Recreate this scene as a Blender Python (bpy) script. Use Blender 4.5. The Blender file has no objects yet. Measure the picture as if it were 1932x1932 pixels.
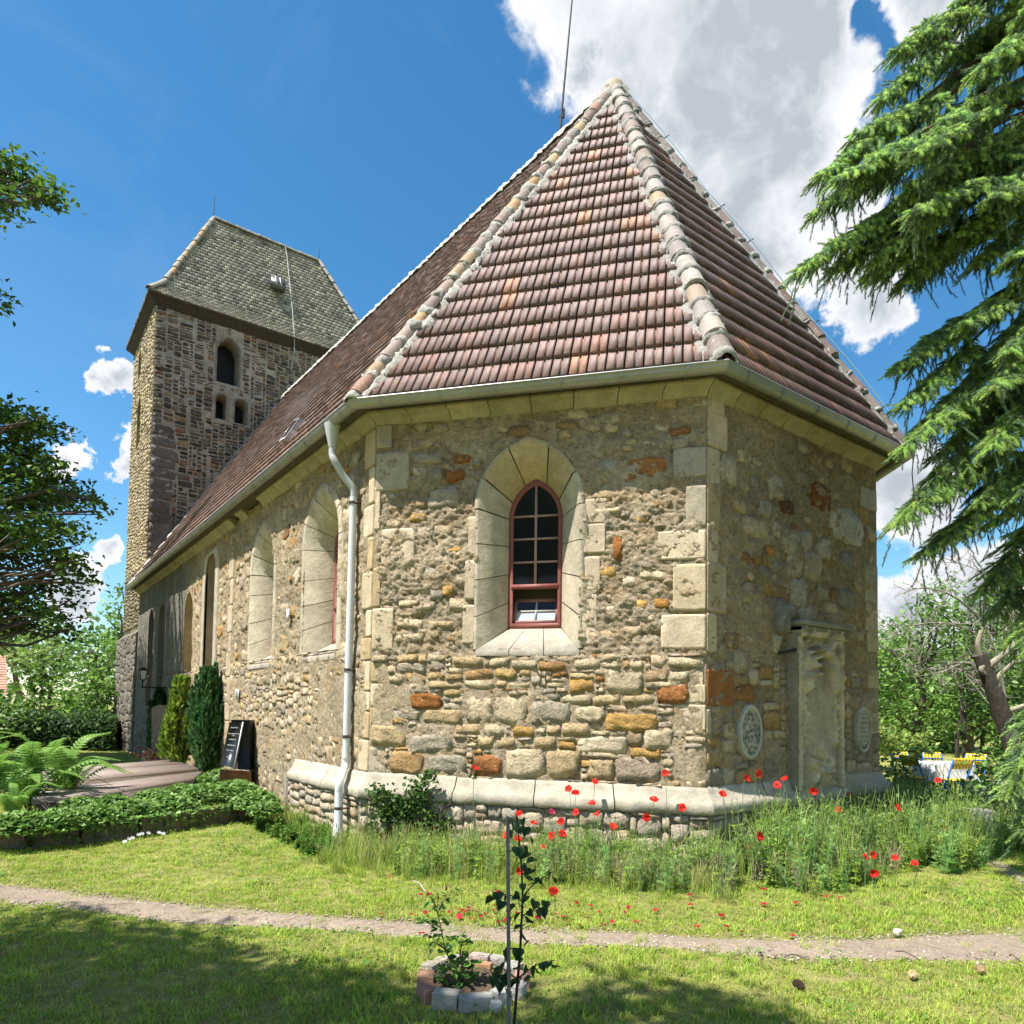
import bpy, math, random
import numpy as np
from mathutils import Matrix, Vector

rng = np.random.default_rng(7)
R_ = math.radians
sc = bpy.context.scene
COL = sc.collection

# ------------------------------------------------------------------ camera
# world: X = north, Y = west (along the nave, away), Z = up; origin = foot of the nearest corner of the apse
CAM = np.array([-6.461, -4.999, 1.75])
_y, _t, _r = R_(36.661), R_(2.61), R_(.801)
FPX, CYP = 1313.65, 1272.4                       # focal length and principal row of the photograph at 1932 px
_F0 = np.array([math.sin(_y), math.cos(_y), 0]); _R0 = np.array([math.cos(_y), -math.sin(_y), 0]); _U0 = np.array([0, 0, 1.])
CF = _F0 * math.cos(_t) + _U0 * math.sin(_t); _U1 = _U0 * math.cos(_t) - _F0 * math.sin(_t)
CR = _R0 * math.cos(_r) + _U1 * math.sin(_r); CU = _U1 * math.cos(_r) - _R0 * math.sin(_r)
cam = bpy.data.cameras.new('camera'); camo = bpy.data.objects.new('camera', cam); COL.objects.link(camo)
cam.lens = FPX / 1932 * 36; cam.sensor_width = 36; cam.shift_y = (CYP - 966) / 1932
cam.clip_start = .05; cam.clip_end = 2000
camo.matrix_world = Matrix(((CR[0], CU[0], -CF[0], CAM[0]), (CR[1], CU[1], -CF[1], CAM[1]), (CR[2], CU[2], -CF[2], CAM[2]), (0, 0, 0, 1)))
sc.camera = camo

def ray(px, py):
    return CF + CR * (px - 966) / FPX + CU * (CYP - py) / FPX
def hit(px, py, P, n):
    d = ray(px, py); P = np.array(P, float); n = np.array(n, float)
    return CAM + d * ((P - CAM) @ n) / (d @ n)
def gp(px, py, z=0.):                             # measured point of the photograph -> point on level z
    return hit(px, py, (0, 0, z), (0, 0, 1))
def dp(px, py, dist):                             # ... -> point at a given depth
    return CAM + ray(px, py) * dist
def proj(P):
    q = np.asarray(P, float) - CAM; w = q @ CF
    return 966 + FPX * (q @ CR) / w, CYP - FPX * (q @ CU) / w, w

# ------------------------------------------------------------------ light
SUN_EL, SUN_TO = 62.0, np.array([-math.cos(R_(7)), math.sin(R_(7)), 0])
TOSUN = np.array([SUN_TO[0] * math.cos(R_(SUN_EL)), SUN_TO[1] * math.cos(R_(SUN_EL)), math.sin(R_(SUN_EL))])
sl = bpy.data.lights.new('sun', 'SUN'); so = bpy.data.objects.new('sun', sl); COL.objects.link(so)
sl.energy = 5.0; sl.angle = R_(.55); sl.color = (1, .96, .885)
so.rotation_euler = Vector(TOSUN).to_track_quat('Z', 'Y').to_euler()
so.location = (-30, 0, 40)
sc.view_settings.view_transform = 'Standard'; sc.view_settings.look = 'None'
sc.view_settings.gamma = 1; sc.view_settings.exposure = 1.0
sc.view_settings.use_curve_mapping = False

# ------------------------------------------------------------------ sky
world = bpy.data.worlds.new('World'); sc.world = world; world.use_nodes = True
wt = world.node_tree; wn = wt.nodes; wl = wt.links
for n_ in list(wn): wn.remove(n_)
def nd(tree, typ, **kw):
    n = tree.nodes.new(typ)
    for k, v in kw.items(): setattr(n, k, v)
    return n
wout = nd(wt, 'ShaderNodeOutputWorld')
bg = nd(wt, 'ShaderNodeBackground'); bg.inputs['Strength'].default_value = .098
sky = nd(wt, 'ShaderNodeTexSky', sky_type='NISHITA'); sky.sun_disc = False
sky.sun_elevation = R_(SUN_EL); sky.sun_rotation = math.atan2(SUN_TO[0], SUN_TO[1])
sky.altitude = 200; sky.air_density = 1.0; sky.dust_density = .25; sky.ozone_density = 2.6
hs = nd(wt, 'ShaderNodeHueSaturation'); hs.inputs['Saturation'].default_value = 1.28; hs.inputs['Value'].default_value = 1.0; hs.inputs['Hue'].default_value = .49
wl.new(sky.outputs[0], hs.inputs['Color'])
tc = nd(wt, 'ShaderNodeTexCoord')
def vm(op, a, b=None):
    n = nd(wt, 'ShaderNodeVectorMath', operation=op)
    for i, x in enumerate((a, b)):
        if x is None: continue
        if hasattr(x, 'links') or hasattr(x, 'is_linked'): wl.new(x, n.inputs[i])
        elif isinstance(x, (int, float)): n.inputs[i].default_value = (x, x, x)
        else: n.inputs[i].default_value = tuple(x)
    return n
def mm(op, a, b=None, clamp=False):
    n = nd(wt, 'ShaderNodeMath', operation=op); n.use_clamp = clamp
    for i, x in enumerate((a, b)):
        if x is None: continue
        if hasattr(x, 'is_linked'): wl.new(x, n.inputs[i])
        else: n.inputs[i].default_value = x
    return n.outputs[0]
dirv = vm('NORMALIZE', tc.outputs['Generated']).outputs[0]
def wnoise(scale, detail, rough, vec=None, dist=0.):
    n = nd(wt, 'ShaderNodeTexNoise'); n.inputs['Scale'].default_value = scale; n.inputs['Detail'].default_value = detail
    n.inputs['Roughness'].default_value = rough; n.inputs['Distortion'].default_value = dist
    wl.new(vec if vec is not None else dirv, n.inputs['Vector']); return n
warp = wnoise(5.5, 6, .62)
wv = vm('MULTIPLY', vm('SUBTRACT', warp.outputs['Color'], (.5, .5, .5)).outputs[0], (.22, .22, .22)).outputs[0]
dw = vm('ADD', dirv, wv).outputs[0]
# cumulus: centre in the sky (as measured) and angular size
blobs = [(1190, 70, .10), (1260, 60, .15), (1400, 60, .145), (1450, 190, .105), (1330, 200, .16), (1200, 130, .09), (1490, 300, .11),
         (1400, 350, .14), (1300, 330, .1), (1460, 450, .12), (1420, 530, .09), (1540, 110, .055), (1100, 75, .035), (1075, 120, .025), (1560, 390, .06),
         (1240, -120, .2), (1780, 20, .05), (1620, 560, .05), (1720, 930, .075), (1680, 950, .06), (1760, 940, .04),
         (230, 747, .022), (200, 887, .022), (226, 868, .027), (214, 1034, .022), (108, 820, .026), (85, 838, .016), (198, 1145, .014),
         (1700, 1180, .07), (130, 1090, .05), (1850, 1120, .08)]
acc = None
for bx_, by_, br in blobs:
    c = ray(bx_, by_); c = c / np.linalg.norm(c)
    dd = vm('DISTANCE', dw, c).outputs['Value']
    v = mm('SUBTRACT', 1.0, mm('DIVIDE', dd, br * (.80 if br > .08 else 1.0)))
    acc = v if acc is None else mm('SMOOTH_MAX' if False else 'MAXIMUM', acc, v)
# the rest of the sky carries the same scattered cumulus
gen = wnoise(2.6, 3, .5)
front = vm('DOT_PRODUCT', dirv, tuple(CF / np.linalg.norm(CF))).outputs['Value']
away = mm('LESS_THAN', front, .30)
g2 = mm('SUBTRACT', mm('MULTIPLY', mm('SUBTRACT', gen.outputs['Fac'], .56), 4.0), mm('MULTIPLY', mm('SUBTRACT', 1.0, away), 6.0))
acc = mm('MAXIMUM', acc, g2)
fine = wnoise(16, 9, .62, dist=.4)
m1 = mm('ADD', acc, mm('MULTIPLY', mm('SUBTRACT', fine.outputs['Fac'], .5), .62))
mr = nd(wt, 'ShaderNodeMapRange'); mr.inputs['From Min'].default_value = -.04; mr.inputs['From Max'].default_value = .2
mr.interpolation_type = 'SMOOTHSTEP'; wl.new(m1, mr.inputs['Value'])
# cloud body: bright billows, blue-grey where it is thick
bil = wnoise(9, 7, .6, dist=.6); bil2 = wnoise(4.2, 4, .5, vec=dw)
thick = mm('MULTIPLY', acc, 1.35, True)
bv = mm('ADD', mm('MULTIPLY', bil.outputs['Fac'], .95), mm('MULTIPLY', bil2.outputs['Fac'], .75))
bv = mm('SUBTRACT', bv, mm('MULTIPLY', thick, .42))
cr = nd(wt, 'ShaderNodeValToRGB'); wl.new(bv, cr.inputs[0])
e = cr.color_ramp.elements; e[0].position = .38; e[0].color = (2.7, 2.95, 3.3, 1); e[1].position = .86; e[1].color = (5.7, 5.7, 5.75, 1)
el = cr.color_ramp.elements.new(.62); el.color = (4.3, 4.45, 4.75, 1)
wisp = wnoise(3.2, 8, .66, dist=1.2)
wm = nd(wt, 'ShaderNodeMapRange'); wm.inputs['From Min'].default_value = .52; wm.inputs['From Max'].default_value = .85; wm.inputs['To Max'].default_value = .10
wl.new(wisp.outputs['Fac'], wm.inputs['Value'])
mx0 = nd(wt, 'ShaderNodeMix', data_type='RGBA'); wl.new(wm.outputs[0], mx0.inputs[0]); wl.new(hs.outputs[0], mx0.inputs[6]); mx0.inputs[7].default_value = (3.6, 4.2, 5, 1)
mx = nd(wt, 'ShaderNodeMix', data_type='RGBA'); wl.new(mr.outputs[0], mx.inputs[0]); wl.new(mx0.outputs[2], mx.inputs[6]); wl.new(cr.outputs[0], mx.inputs[7])
wl.new(mx.outputs[2], bg.inputs['Color']); wl.new(bg.outputs[0], wout.inputs[0])

# ------------------------------------------------------------------ helpers
def H(a, b, c, s=0):
    h = (a.astype(np.int64) * 374761393 + b.astype(np.int64) * 668265263 + c.astype(np.int64) * 2147483647 + s * 974634777) & 0xffffffff
    h = ((h ^ (h >> 13)) * 1274126177) & 0xffffffff
    h = (h ^ (h >> 16)) & 0xffffff
    return h / float(0xffffff)
def vnoise(P, s=0):
    P = np.asarray(P, float); i = np.floor(P).astype(np.int64); f = P - i; f = f * f * (3 - 2 * f)
    x, y, z = i[..., 0], i[..., 1], i[..., 2]; fx, fy, fz = f[..., 0], f[..., 1], f[..., 2]
    def L(a, b, t): return a + (b - a) * t
    a = L(L(H(x, y, z, s), H(x + 1, y, z, s), fx), L(H(x, y + 1, z, s), H(x + 1, y + 1, z, s), fx), fy)
    b = L(L(H(x, y, z + 1, s), H(x + 1, y, z + 1, s), fx), L(H(x, y + 1, z + 1, s), H(x + 1, y + 1, z + 1, s), fx), fy)
    return L(a, b, fz)
def fbm(P, scale=1., octs=4, s=0, g=.5):
    P = np.asarray(P, float) * scale; o = 0; a = 1; t = 0
    for k in range(octs):
        o = o + a * vnoise(P + 17.3 * k, s + k); t += a; a *= g; P = P * 2.03
    return o / t

class MB:
    def __init__(self): self.v = []; self.f = []; self.c = []; self.n = 0; self.t = 0
    def add(self, V, F, c=(.5, .5, .5)):
        V = np.asarray(V, float).reshape(-1, 3); F = np.asarray(F, np.int64)
        if len(V) == 0 or len(F) == 0: return
        c = np.asarray(c, float)
        if c.ndim == 1: c = np.broadcast_to(c[:3], (len(V), 3))
        self.v.append(V); self.f.append(F + self.n); self.c.append(c); self.n += len(V)
    def mesh(self, name, m, smooth=False):
        V = np.concatenate(self.v); C = np.concatenate(self.c)
        me = bpy.data.meshes.new(name)
        me.vertices.add(len(V)); me.vertices.foreach_set('co', V.astype(np.float32).ravel())
        loops = np.concatenate([f.ravel() for f in self.f]); tot = np.concatenate([np.full(len(f), f.shape[1]) for f in self.f])
        me.loops.add(len(loops)); me.loops.foreach_set('vertex_index', loops.astype(np.int32))
        me.polygons.add(len(tot)); st = np.concatenate([[0], np.cumsum(tot)[:-1]])
        me.polygons.foreach_set('loop_start', st.astype(np.int32)); me.polygons.foreach_set('loop_total', tot.astype(np.int32))
        if smooth: me.polygons.foreach_set('use_smooth', np.ones(len(tot), bool))
        at = me.color_attributes.new('col', 'FLOAT_COLOR', 'POINT')
        at.data.foreach_set('color', np.c_[C, np.ones(len(C))].astype(np.float32).ravel())
        me.update(calc_edges=True)
        for x in (m if isinstance(m, (list, tuple)) else [m]): me.materials.append(x)
        return me
    def build(self, name, m, parent=None, smooth=False, **kw):
        o = bpy.data.objects.new(name, self.mesh(name, m, smooth)); COL.objects.link(o)
        if parent is not None: o.parent = parent
        tag(o, **kw); return o
def tag(o, label=None, cat=None, group=None, kind=None):
    if label: o['label'] = label
    if cat: o['category'] = cat
    if group: o['group'] = group
    if kind: o['kind'] = kind
    return o
def empty(name, loc=(0, 0, 0), **kw):
    o = bpy.data.objects.new(name, None); COL.objects.link(o); o.location = loc; o.empty_display_size = .2
    tag(o, **kw); return o
def dup(o, loc=None, rotz=None, scale=None, label=None, deep=True):
    c = o.copy(); COL.objects.link(c)
    if loc is not None: c.location = loc
    if rotz is not None: c.rotation_euler = (o.rotation_euler[0], o.rotation_euler[1], rotz)
    if scale is not None: c.scale = (scale,) * 3 if isinstance(scale, (int, float)) else scale
    if label: c['label'] = label
    for ch in list(o.children) if deep else []:
        d = ch.copy(); COL.objects.link(d); d.parent = c
        for g in ch.children:
            q = g.copy(); COL.objects.link(q); q.parent = d
    return c

def grid_faces(nx, ny):
    i = np.arange(nx - 1)[:, None] * ny + np.arange(ny - 1)[None]
    return np.stack([i, i + ny, i + ny + 1, i + 1], -1).reshape(-1, 4)
BOXF = np.array([[0, 1, 3, 2], [4, 6, 7, 5], [0, 4, 5, 1], [2, 3, 7, 6], [0, 2, 6, 4], [1, 5, 7, 3]])
def box(mb, c, s, col=(.5, .5, .5), rz=0., M=None):
    v = np.array([[x, y, z] for x in (-.5, .5) for y in (-.5, .5) for z in (-.5, .5)]) * np.array(s)
    if rz: k, q = math.cos(rz), math.sin(rz); v = v @ np.array([[k, q, 0], [-q, k, 0], [0, 0, 1]])
    if M is not None: v = v @ np.asarray(M).T
    mb.add(v + np.array(c), BOXF, col)
def bar(mb, a, b, w, h, col=(.5, .5, .5), up=(0, 0, 1)):
    a = np.array(a, float); b = np.array(b, float); d = b - a; L = np.linalg.norm(d); d /= L
    s = np.cross(d, up); s /= np.linalg.norm(s); u = np.cross(s, d)
    v = np.array([a + t * d * L + x * s * w / 2 + y * u * h / 2 for t in (0, 1) for x in (-1, 1) for y in (-1, 1)])
    mb.add(v, BOXF, col)
def tube(mb, pts, r, col=(.5, .5, .5), seg=8, cap=True, jit=0.):
    P = np.array(pts, float); n = len(P); r = np.broadcast_to(np.asarray(r, float), (n,))
    T = np.gradient(P, axis=0); T /= np.linalg.norm(T, axis=1)[:, None] + 1e-9
    ref = np.array([0, 0, 1.]) if abs(T[:, 2]).mean() < .8 else np.array([1., 0, 0])
    S = np.cross(T, ref); S /= np.linalg.norm(S, axis=1)[:, None] + 1e-9; U = np.cross(S, T)
    a = np.linspace(0, 2 * np.pi, seg, endpoint=False)
    rr = r[:, None] * (1 + jit * (rng.random((n, seg)) - .5))
    V = P[:, None] + rr[..., None] * (np.cos(a)[None, :, None] * S[:, None] + np.sin(a)[None, :, None] * U[:, None])
    V = V.reshape(-1, 3); i = np.arange(n - 1)[:, None] * seg; j = np.arange(seg)[None]; k = (j + 1) % seg
    F = np.stack([i + j, i + k, i + seg + k, i + seg + j], -1).reshape(-1, 4)
    mb.add(V, F, col)
    if cap:
        c0 = np.array([[0] + [1 + x, 1 + (x + 1) % seg] for x in range(seg)])
        for e0 in (0, n - 1): mb.add(np.vstack([P[e0], V[e0 * seg:(e0 + 1) * seg]]), c0, col)
def spline(pts, n=24):
    P = np.array(pts, float); t = np.linspace(0, len(P) - 1, n); out = []
    Q = np.vstack([2 * P[0] - P[1], P, 2 * P[-1] - P[-2]])
    for x in t:
        i = min(int(x), len(P) - 2); f = x - i; a, b, c, d = Q[i], Q[i + 1], Q[i + 2], Q[i + 3]
        out.append(.5 * (2 * b + (c - a) * f + (2 * a - 5 * b + 4 * c - d) * f * f + (3 * b - a - 3 * c + d) * f ** 3))
    return np.array(out)

# ------------------------------------------------------------------ materials
def mat(name, rough=.85, bumps=(), var=(), tint=None, rnd=0., spec=.3, metal=0., attr=True, color=None, trans=0., coat=0., hue=0., spots=()):
    """colour from the 'col' attribute (or a fixed one) broken up by noise; bumps = (scale, strength, distance)"""
    m = bpy.data.materials.new(name); m.use_nodes = True; t = m.node_tree; N = t.nodes; L = t.links
    b = N['Principled BSDF']; b.inputs['Roughness'].default_value = rough; b.inputs['Specular IOR Level'].default_value = spec; b.inputs['Metallic'].default_value = metal
    if coat: b.inputs['Coat Weight'].default_value = coat
    if attr: a = nd(t, 'ShaderNodeAttribute', attribute_name='col'); c = a.outputs['Color']
    else: a = nd(t, 'ShaderNodeRGB'); a.outputs[0].default_value = (*color, 1); c = a.outputs[0]
    tcn = nd(t, 'ShaderNodeTexCoord'); vec = tcn.outputs['Object']
    for (s, amt, *rest) in var:      # multiply brightness by 1 +- amt
        n = nd(t, 'ShaderNodeTexNoise'); n.inputs['Scale'].default_value = s; n.inputs['Detail'].default_value = 6; n.inputs['Roughness'].default_value = .62
        if rest: mp = nd(t, 'ShaderNodeMapping'); mp.inputs['Scale'].default_value = rest[0]; L.new(vec, mp.inputs[0]); L.new(mp.outputs[0], n.inputs['Vector'])
        else: L.new(vec, n.inputs['Vector'])
        r = nd(t, 'ShaderNodeMapRange'); r.inputs['From Min'].default_value = .3; r.inputs['From Max'].default_value = .7; r.inputs['To Min'].default_value = 1 - amt; r.inputs['To Max'].default_value = 1 + amt
        L.new(n.outputs['Fac'], r.inputs['Value'])
        x = nd(t, 'ShaderNodeVectorMath', operation='SCALE'); L.new(c, x.inputs[0]); L.new(r.outputs[0], x.inputs['Scale']); c = x.outputs[0]
    for (s, thr, wdt, col2, amt) in spots:
        n = nd(t, 'ShaderNodeTexNoise'); n.inputs['Scale'].default_value = s; n.inputs['Detail'].default_value = 5; n.inputs['Roughness'].default_value = .65; L.new(vec, n.inputs['Vector'])
        r = nd(t, 'ShaderNodeMapRange'); r.inputs['From Min'].default_value = thr; r.inputs['From Max'].default_value = thr + wdt; r.inputs['To Max'].default_value = amt
        L.new(n.outputs['Fac'], r.inputs['Value'])
        x = nd(t, 'ShaderNodeMix', data_type='RGBA'); L.new(r.outputs[0], x.inputs[0]); L.new(c, x.inputs[6]); x.inputs[7].default_value = (*col2, 1); c = x.outputs[2]
    if rnd:
        o = nd(t, 'ShaderNodeObjectInfo'); r = nd(t, 'ShaderNodeMapRange'); r.inputs['To Min'].default_value = 1 - rnd; r.inputs['To Max'].default_value = 1 + rnd
        L.new(o.outputs['Random'], r.inputs['Value'])
        h = nd(t, 'ShaderNodeHueSaturation'); L.new(c, h.inputs['Color']); L.new(r.outputs[0], h.inputs['Value'])
        r2 = nd(t, 'ShaderNodeMapRange'); r2.inputs['To Min'].default_value = .5 - hue; r2.inputs['To Max'].default_value = .5 + hue
        ml = nd(t, 'ShaderNodeMath', operation='FRACT'); m3 = nd(t, 'ShaderNodeMath', operation='MULTIPLY'); m3.inputs[1].default_value = 7.31
        L.new(o.outputs['Random'], m3.inputs[0]); L.new(m3.outputs[0], ml.inputs[0]); L.new(ml.outputs[0], r2.inputs['Value']); L.new(r2.outputs[0], h.inputs['Hue'])
        c = h.outputs[0]
    L.new(c, b.inputs['Base Color'])
    prev = None
    for (s, st, d, *rest) in bumps:
        n = nd(t, 'ShaderNodeTexNoise'); n.inputs['Scale'].default_value = s; n.inputs['Detail'].default_value = 7; n.inputs['Roughness'].default_value = .62
        if rest: mp = nd(t, 'ShaderNodeMapping'); mp.inputs['Scale'].default_value = rest[0]; L.new(vec, mp.inputs[0]); L.new(mp.outputs[0], n.inputs['Vector'])
        else: L.new(vec, n.inputs['Vector'])
        q = nd(t, 'ShaderNodeBump'); q.inputs['Strength'].default_value = st; q.inputs['Distance'].default_value = d
        L.new(n.outputs['Fac'], q.inputs['Height'])
        if prev is not None: L.new(prev, q.inputs['Normal'])
        prev = q.outputs[0]
    if prev is not None: L.new(prev, b.inputs['Normal'])
    if trans:
        tr = nd(t, 'ShaderNodeBsdfTranslucent'); L.new(c, tr.inputs[0]); ms = nd(t, 'ShaderNodeMixShader'); ms.inputs[0].default_value = trans
        L.new(b.outputs[0], ms.inputs[1]); L.new(tr.outputs[0], ms.inputs[2]); L.new(ms.outputs[0], N['Material Output'].inputs[0])
    return m
M_rubble = mat('rubble_stone', .92, [(12, 1., .035), (38, 1., .02), (120, .7, .005)], [(5, .16), (30, .25), (110, .18)], spots=[(14, .6, .08, (.10, .085, .06), .55), (22, .63, .05, (.55, .5, .38), .5)])
M_ashlar = mat('dressed_stone', .9, [(5, .5, .03), (28, .5, .012), (110, .5, .004)], [(1.7, .16), (7, .16), (40, .15)], spots=[(5, .58, .12, (.24, .20, .14), .5), (11, .62, .08, (.5, .36, .18), .35), (60, .69, .04, (.09, .07, .05), .7)])
M_mortar = mat('old_render', .95, [(13, 1.0, .06), (34, 1.0, .045), (100, 1., .014)], [(2.2, .18), (14, .28), (60, .3)], spots=[(9, .58, .08, (.5, .42, .27), .4), (26, .62, .05, (.10, .08, .05), .7)])
M_tower = mat('tower_stone', .9, [(6, .8, .04), (30, .7, .015)], [(3, .22), (16, .25)], spots=[(9, .62, .08, (.3, .26, .2), .4)])
M_tmortar = mat('tower_mortar', .95, [(8, .9, .04), (34, .9, .015)], [(2, .2), (12, .25)])
M_tile = mat('clay_tile', .62, [(40, .3, .003), (150, .3, .001)], [(6, .2), (45, .16), (22, .12, (1, 1, .15))], spots=[(5, .62, .1, (.33, .15, .08), .55), (11, .64, .06, (.17, .16, .1), .5), (60, .72, .03, (.4, .38, .3), .5)], spec=.4)
M_ridge = mat('ridge_tile_clay', .75, [(20, .3, .01), (90, .3, .003)], [(8, .18), (40, .14)], spots=[(10, .6, .08, (.5, .46, .4), .6)])
M_bed = mat('ridge_mortar', .95, [(14, 1, .03), (60, .8, .01)], [(6, .15), (30, .15)])
M_shingle = mat('tower_shingle', .85, [(12, .5, .01), (60, .5, .004)], [(1.3, .22), (25, .2)], spots=[(3.5, .58, .1, (.36, .34, .18), .6)])
M_zinc = mat('zinc', .42, [(10, .1, .01), (60, .15, .002)], [(2, .12), (20, .1)], metal=.55, spec=.5)
M_pipe = mat('pipe_grey', .45, [(60, .1, .002)], [(3, .06), (30, .04)], spec=.5)
M_dark = mat('dark_wood', .85, [(12, .4, .01)], [(6, .25)])
M_red = mat('red_paint', .6, [(40, .3, .003)], [(10, .15), (60, .15)], spots=[(35, .63, .05, (.3, .25, .22), .7)], spec=.4)
M_lead = mat('putty_bar', .7, [(50, .3, .002)], [(20, .15)])
M_iron = mat('black_iron', .55, [(60, .2, .002)], [(20, .1)], metal=.3)
M_gran = mat('polished_granite', .18, [], [(90, .25)], spec=.5)
M_bark = mat('bark', .95, [(14, 1, .03, (1, 1, .25)), (60, .8, .01)], [(8, .3), (40, .3)])
M_leaf = mat('leaf', .5, [], [(3, .12)], trans=.38, spec=.35)
M_leafd = mat('leaf_instanced', .5, [], [], trans=.35, spec=.3, rnd=.3, hue=.02)
M_grass = mat('grass_blade', .6, [], [], trans=.35, spec=.25, rnd=.28, hue=.02)
M_needle = mat('needle', .8, [], [], trans=.35, spec=.12, rnd=.22, hue=.015)
M_flower = mat('poppy_petal', .55, [], [(40, .12)], trans=.4, spec=.2)
M_plain = mat('plain', .6, [], [(20, .05)])
M_cloth = mat('cloth', .8, [], [(20, .04)])
M_brick = mat('brick', .9, [(20, .6, .01), (90, .6, .004)], [(8, .2), (50, .2)])
M_carve = mat('carved_sandstone', .93, [(10, .5, .02), (50, .6, .006)], [(4, .2), (25, .18)], spots=[(6, .6, .1, (.12, .11, .09), .45)])
def mk_glass():
    m = bpy.data.materials.new('window_glass'); m.use_nodes = True; b = m.node_tree.nodes['Principled BSDF']
    b.inputs['Base Color'].default_value = (.012, .014, .016, 1); b.inputs['Roughness'].default_value = .07; b.inputs['Specular IOR Level'].default_value = .3
    return m
M_glass = mk_glass()
# ------------------------------------------------------------------ ground
GK = [(-200, -200), (200, -200)]
def ground_h(x, y):
    P = np.stack([x, y, np.zeros_like(x)], -1)
    return (fbm(P, .35, 3, 5) - .5) * .10 + (fbm(P, 2.2, 3, 9) - .5) * .03
gx = np.concatenate([np.linspace(-400, -24, 12), np.linspace(-22, 22, 221), np.linspace(24, 400, 12)])
gy = np.concatenate([np.linspace(-400, -12, 8), np.linspace(-10, 32, 211), np.linspace(34, 600, 14)])
GX, GY = np.meshgrid(gx, gy, indexing='ij')
GZ = ground_h(GX, GY) - .02
# soil height shared by everything that stands on it
M_ground = mat('turf', .97, [(30, .8, .03), (140, .8, .01)], [(.9, .2), (7, .25), (50, .4)], spots=[(1.3, .55, .12, (.36, .30, .13), .6), (9, .56, .1, (.34, .27, .14), .5), (28, .58, .06, (.08, .10, .02), .7)])
mb = MB(); V = np.stack([GX, GY, GZ], -1).reshape(-1, 3)
mb.add(V, grid_faces(len(gx), len(gy))[:, ::-1], (.22, .225, .055)); mb.build('ground', M_ground, kind='structure', smooth=True)

def strip(name, top, bot, z, col, m, n=160, jag=.06):
    T = spline([gp(x, y)[:2].tolist() + [0] for x, y in top], n); B = spline([gp(x, y)[:2].tolist() + [0] for x, y in bot], n)
    k = 9; w = np.linspace(0, 1, k)[None, :, None]; G = T[:, None] * (1 - w) + B[:, None] * w
    for e_, s_ in ((0, 1), (k - 1, -1)):
        d = (B - T) / np.linalg.norm(B - T, axis=1)[:, None]
        G[:, e_] += d * s_ * ((fbm(G[:, e_], 9, 5, 3 + e_, .65) - .5) * jag * 7)[:, None]
    G[..., 2] = ground_h(G[..., 0], G[..., 1]) - .02 + z - .02 + .03 * np.sin(np.linspace(0, np.pi, k))[None] ** .5
    mb = MB(); mb.add(G.reshape(-1, 3), grid_faces(n, k)[:, ::-1], col); mb.build(name, m, kind='structure', smooth=True)
    return T, B
M_path = mat('trodden_path', .97, [(25, .8, .02), (120, .9, .01)], [(1.5, .12), (12, .15), (90, .3)], spots=[(40, .63, .05, (.42, .37, .3), .5), (70, .66, .04, (.12, .10, .08), .7)])
PT = [(-500, 1640), (0, 1660), (176, 1675), (352, 1694), (624, 1722), (860, 1738), (1060, 1752), (1475, 1764), (1700, 1757), (1932, 1747), (2500, 1715)]
PB = [(-500, 1680), (0, 1698), (176, 1712), (352, 1736), (624, 1752), (860, 1772), (1250, 1789), (1475, 1806), (1700, 1812), (1932, 1818), (2500, 1840)]
pathT, pathB = strip('path', PT, PB, .004, (.285, .225, .17), M_path)
P2T = [(1830, 1602), (1865, 1612), (1932, 1640), (2060, 1700), (2300, 1770)]
P2B = [(1828, 1606), (1846, 1622), (1896, 1644), (1980, 1700), (2150, 1775)]
strip('path', [(1700, 1560), (1800, 1590)] + P2T[:4], [(1690, 1566), (1790, 1598)] + P2B[:4], .004, (.285, .225, .17), M_path, 60, .03)

# ------------------------------------------------------------------ church: outline
church = empty('church', (0, 0, 0), label='old rubble stone church with tiled roof, polygonal apse and square west tower', cat='church')
WB, UJ, VJ, YT = 3.98, 3.2, -2.6, 21.44                # east wall, apse corner, tower
CORN = np.array([[VJ, YT], [VJ, UJ], [0, 0], [WB, 0], [WB - VJ, UJ], [WB - VJ, YT]], float)
def ring(o):
    out = []; n = len(CORN); D = np.diff(CORN, axis=0); D /= np.linalg.norm(D, axis=1)[:, None]; Nn = np.c_[D[:, 1], -D[:, 0]]
    for i in range(n):
        if i == 0: out.append(CORN[0] + Nn[0] * o)
        elif i == n - 1: out.append(CORN[-1] + Nn[-1] * o)
        else:
            a, b = Nn[i - 1], Nn[i]; out.append(CORN[i] + np.linalg.solve(np.array([a, b]), np.array([o, o])))
    return np.array(out)
def loft(mb, seg, t0, t1, prof, col, n=2, jit=0., closed=False, s=0):
    """profile [(offset, z)] run along outline segment seg between fractions t0..t1 (mitred at the corners)"""
    T = np.linspace(t0, t1, n); G = []
    for o, z in prof:
        r = ring(o); G.append([[*(r[seg] * (1 - t) + r[seg + 1] * t), z] for t in T])
    G = np.array(G).transpose(1, 0, 2)
    if jit: 
        q = (fbm(G, 9, 3, s) - .5) * jit
        G = G + np.stack([q, q, q], -1)
    mb.add(G.reshape(-1, 3), grid_faces(n, len(prof)), col)
    if closed:
        k = len(prof); c = G.mean(1)
        for e_ in (0, n - 1):
            mb.add(np.vstack([c[e_], G[e_]]), [[0, 1 + j, 1 + (j + 1) % k] for j in range(k)], col)

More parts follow.
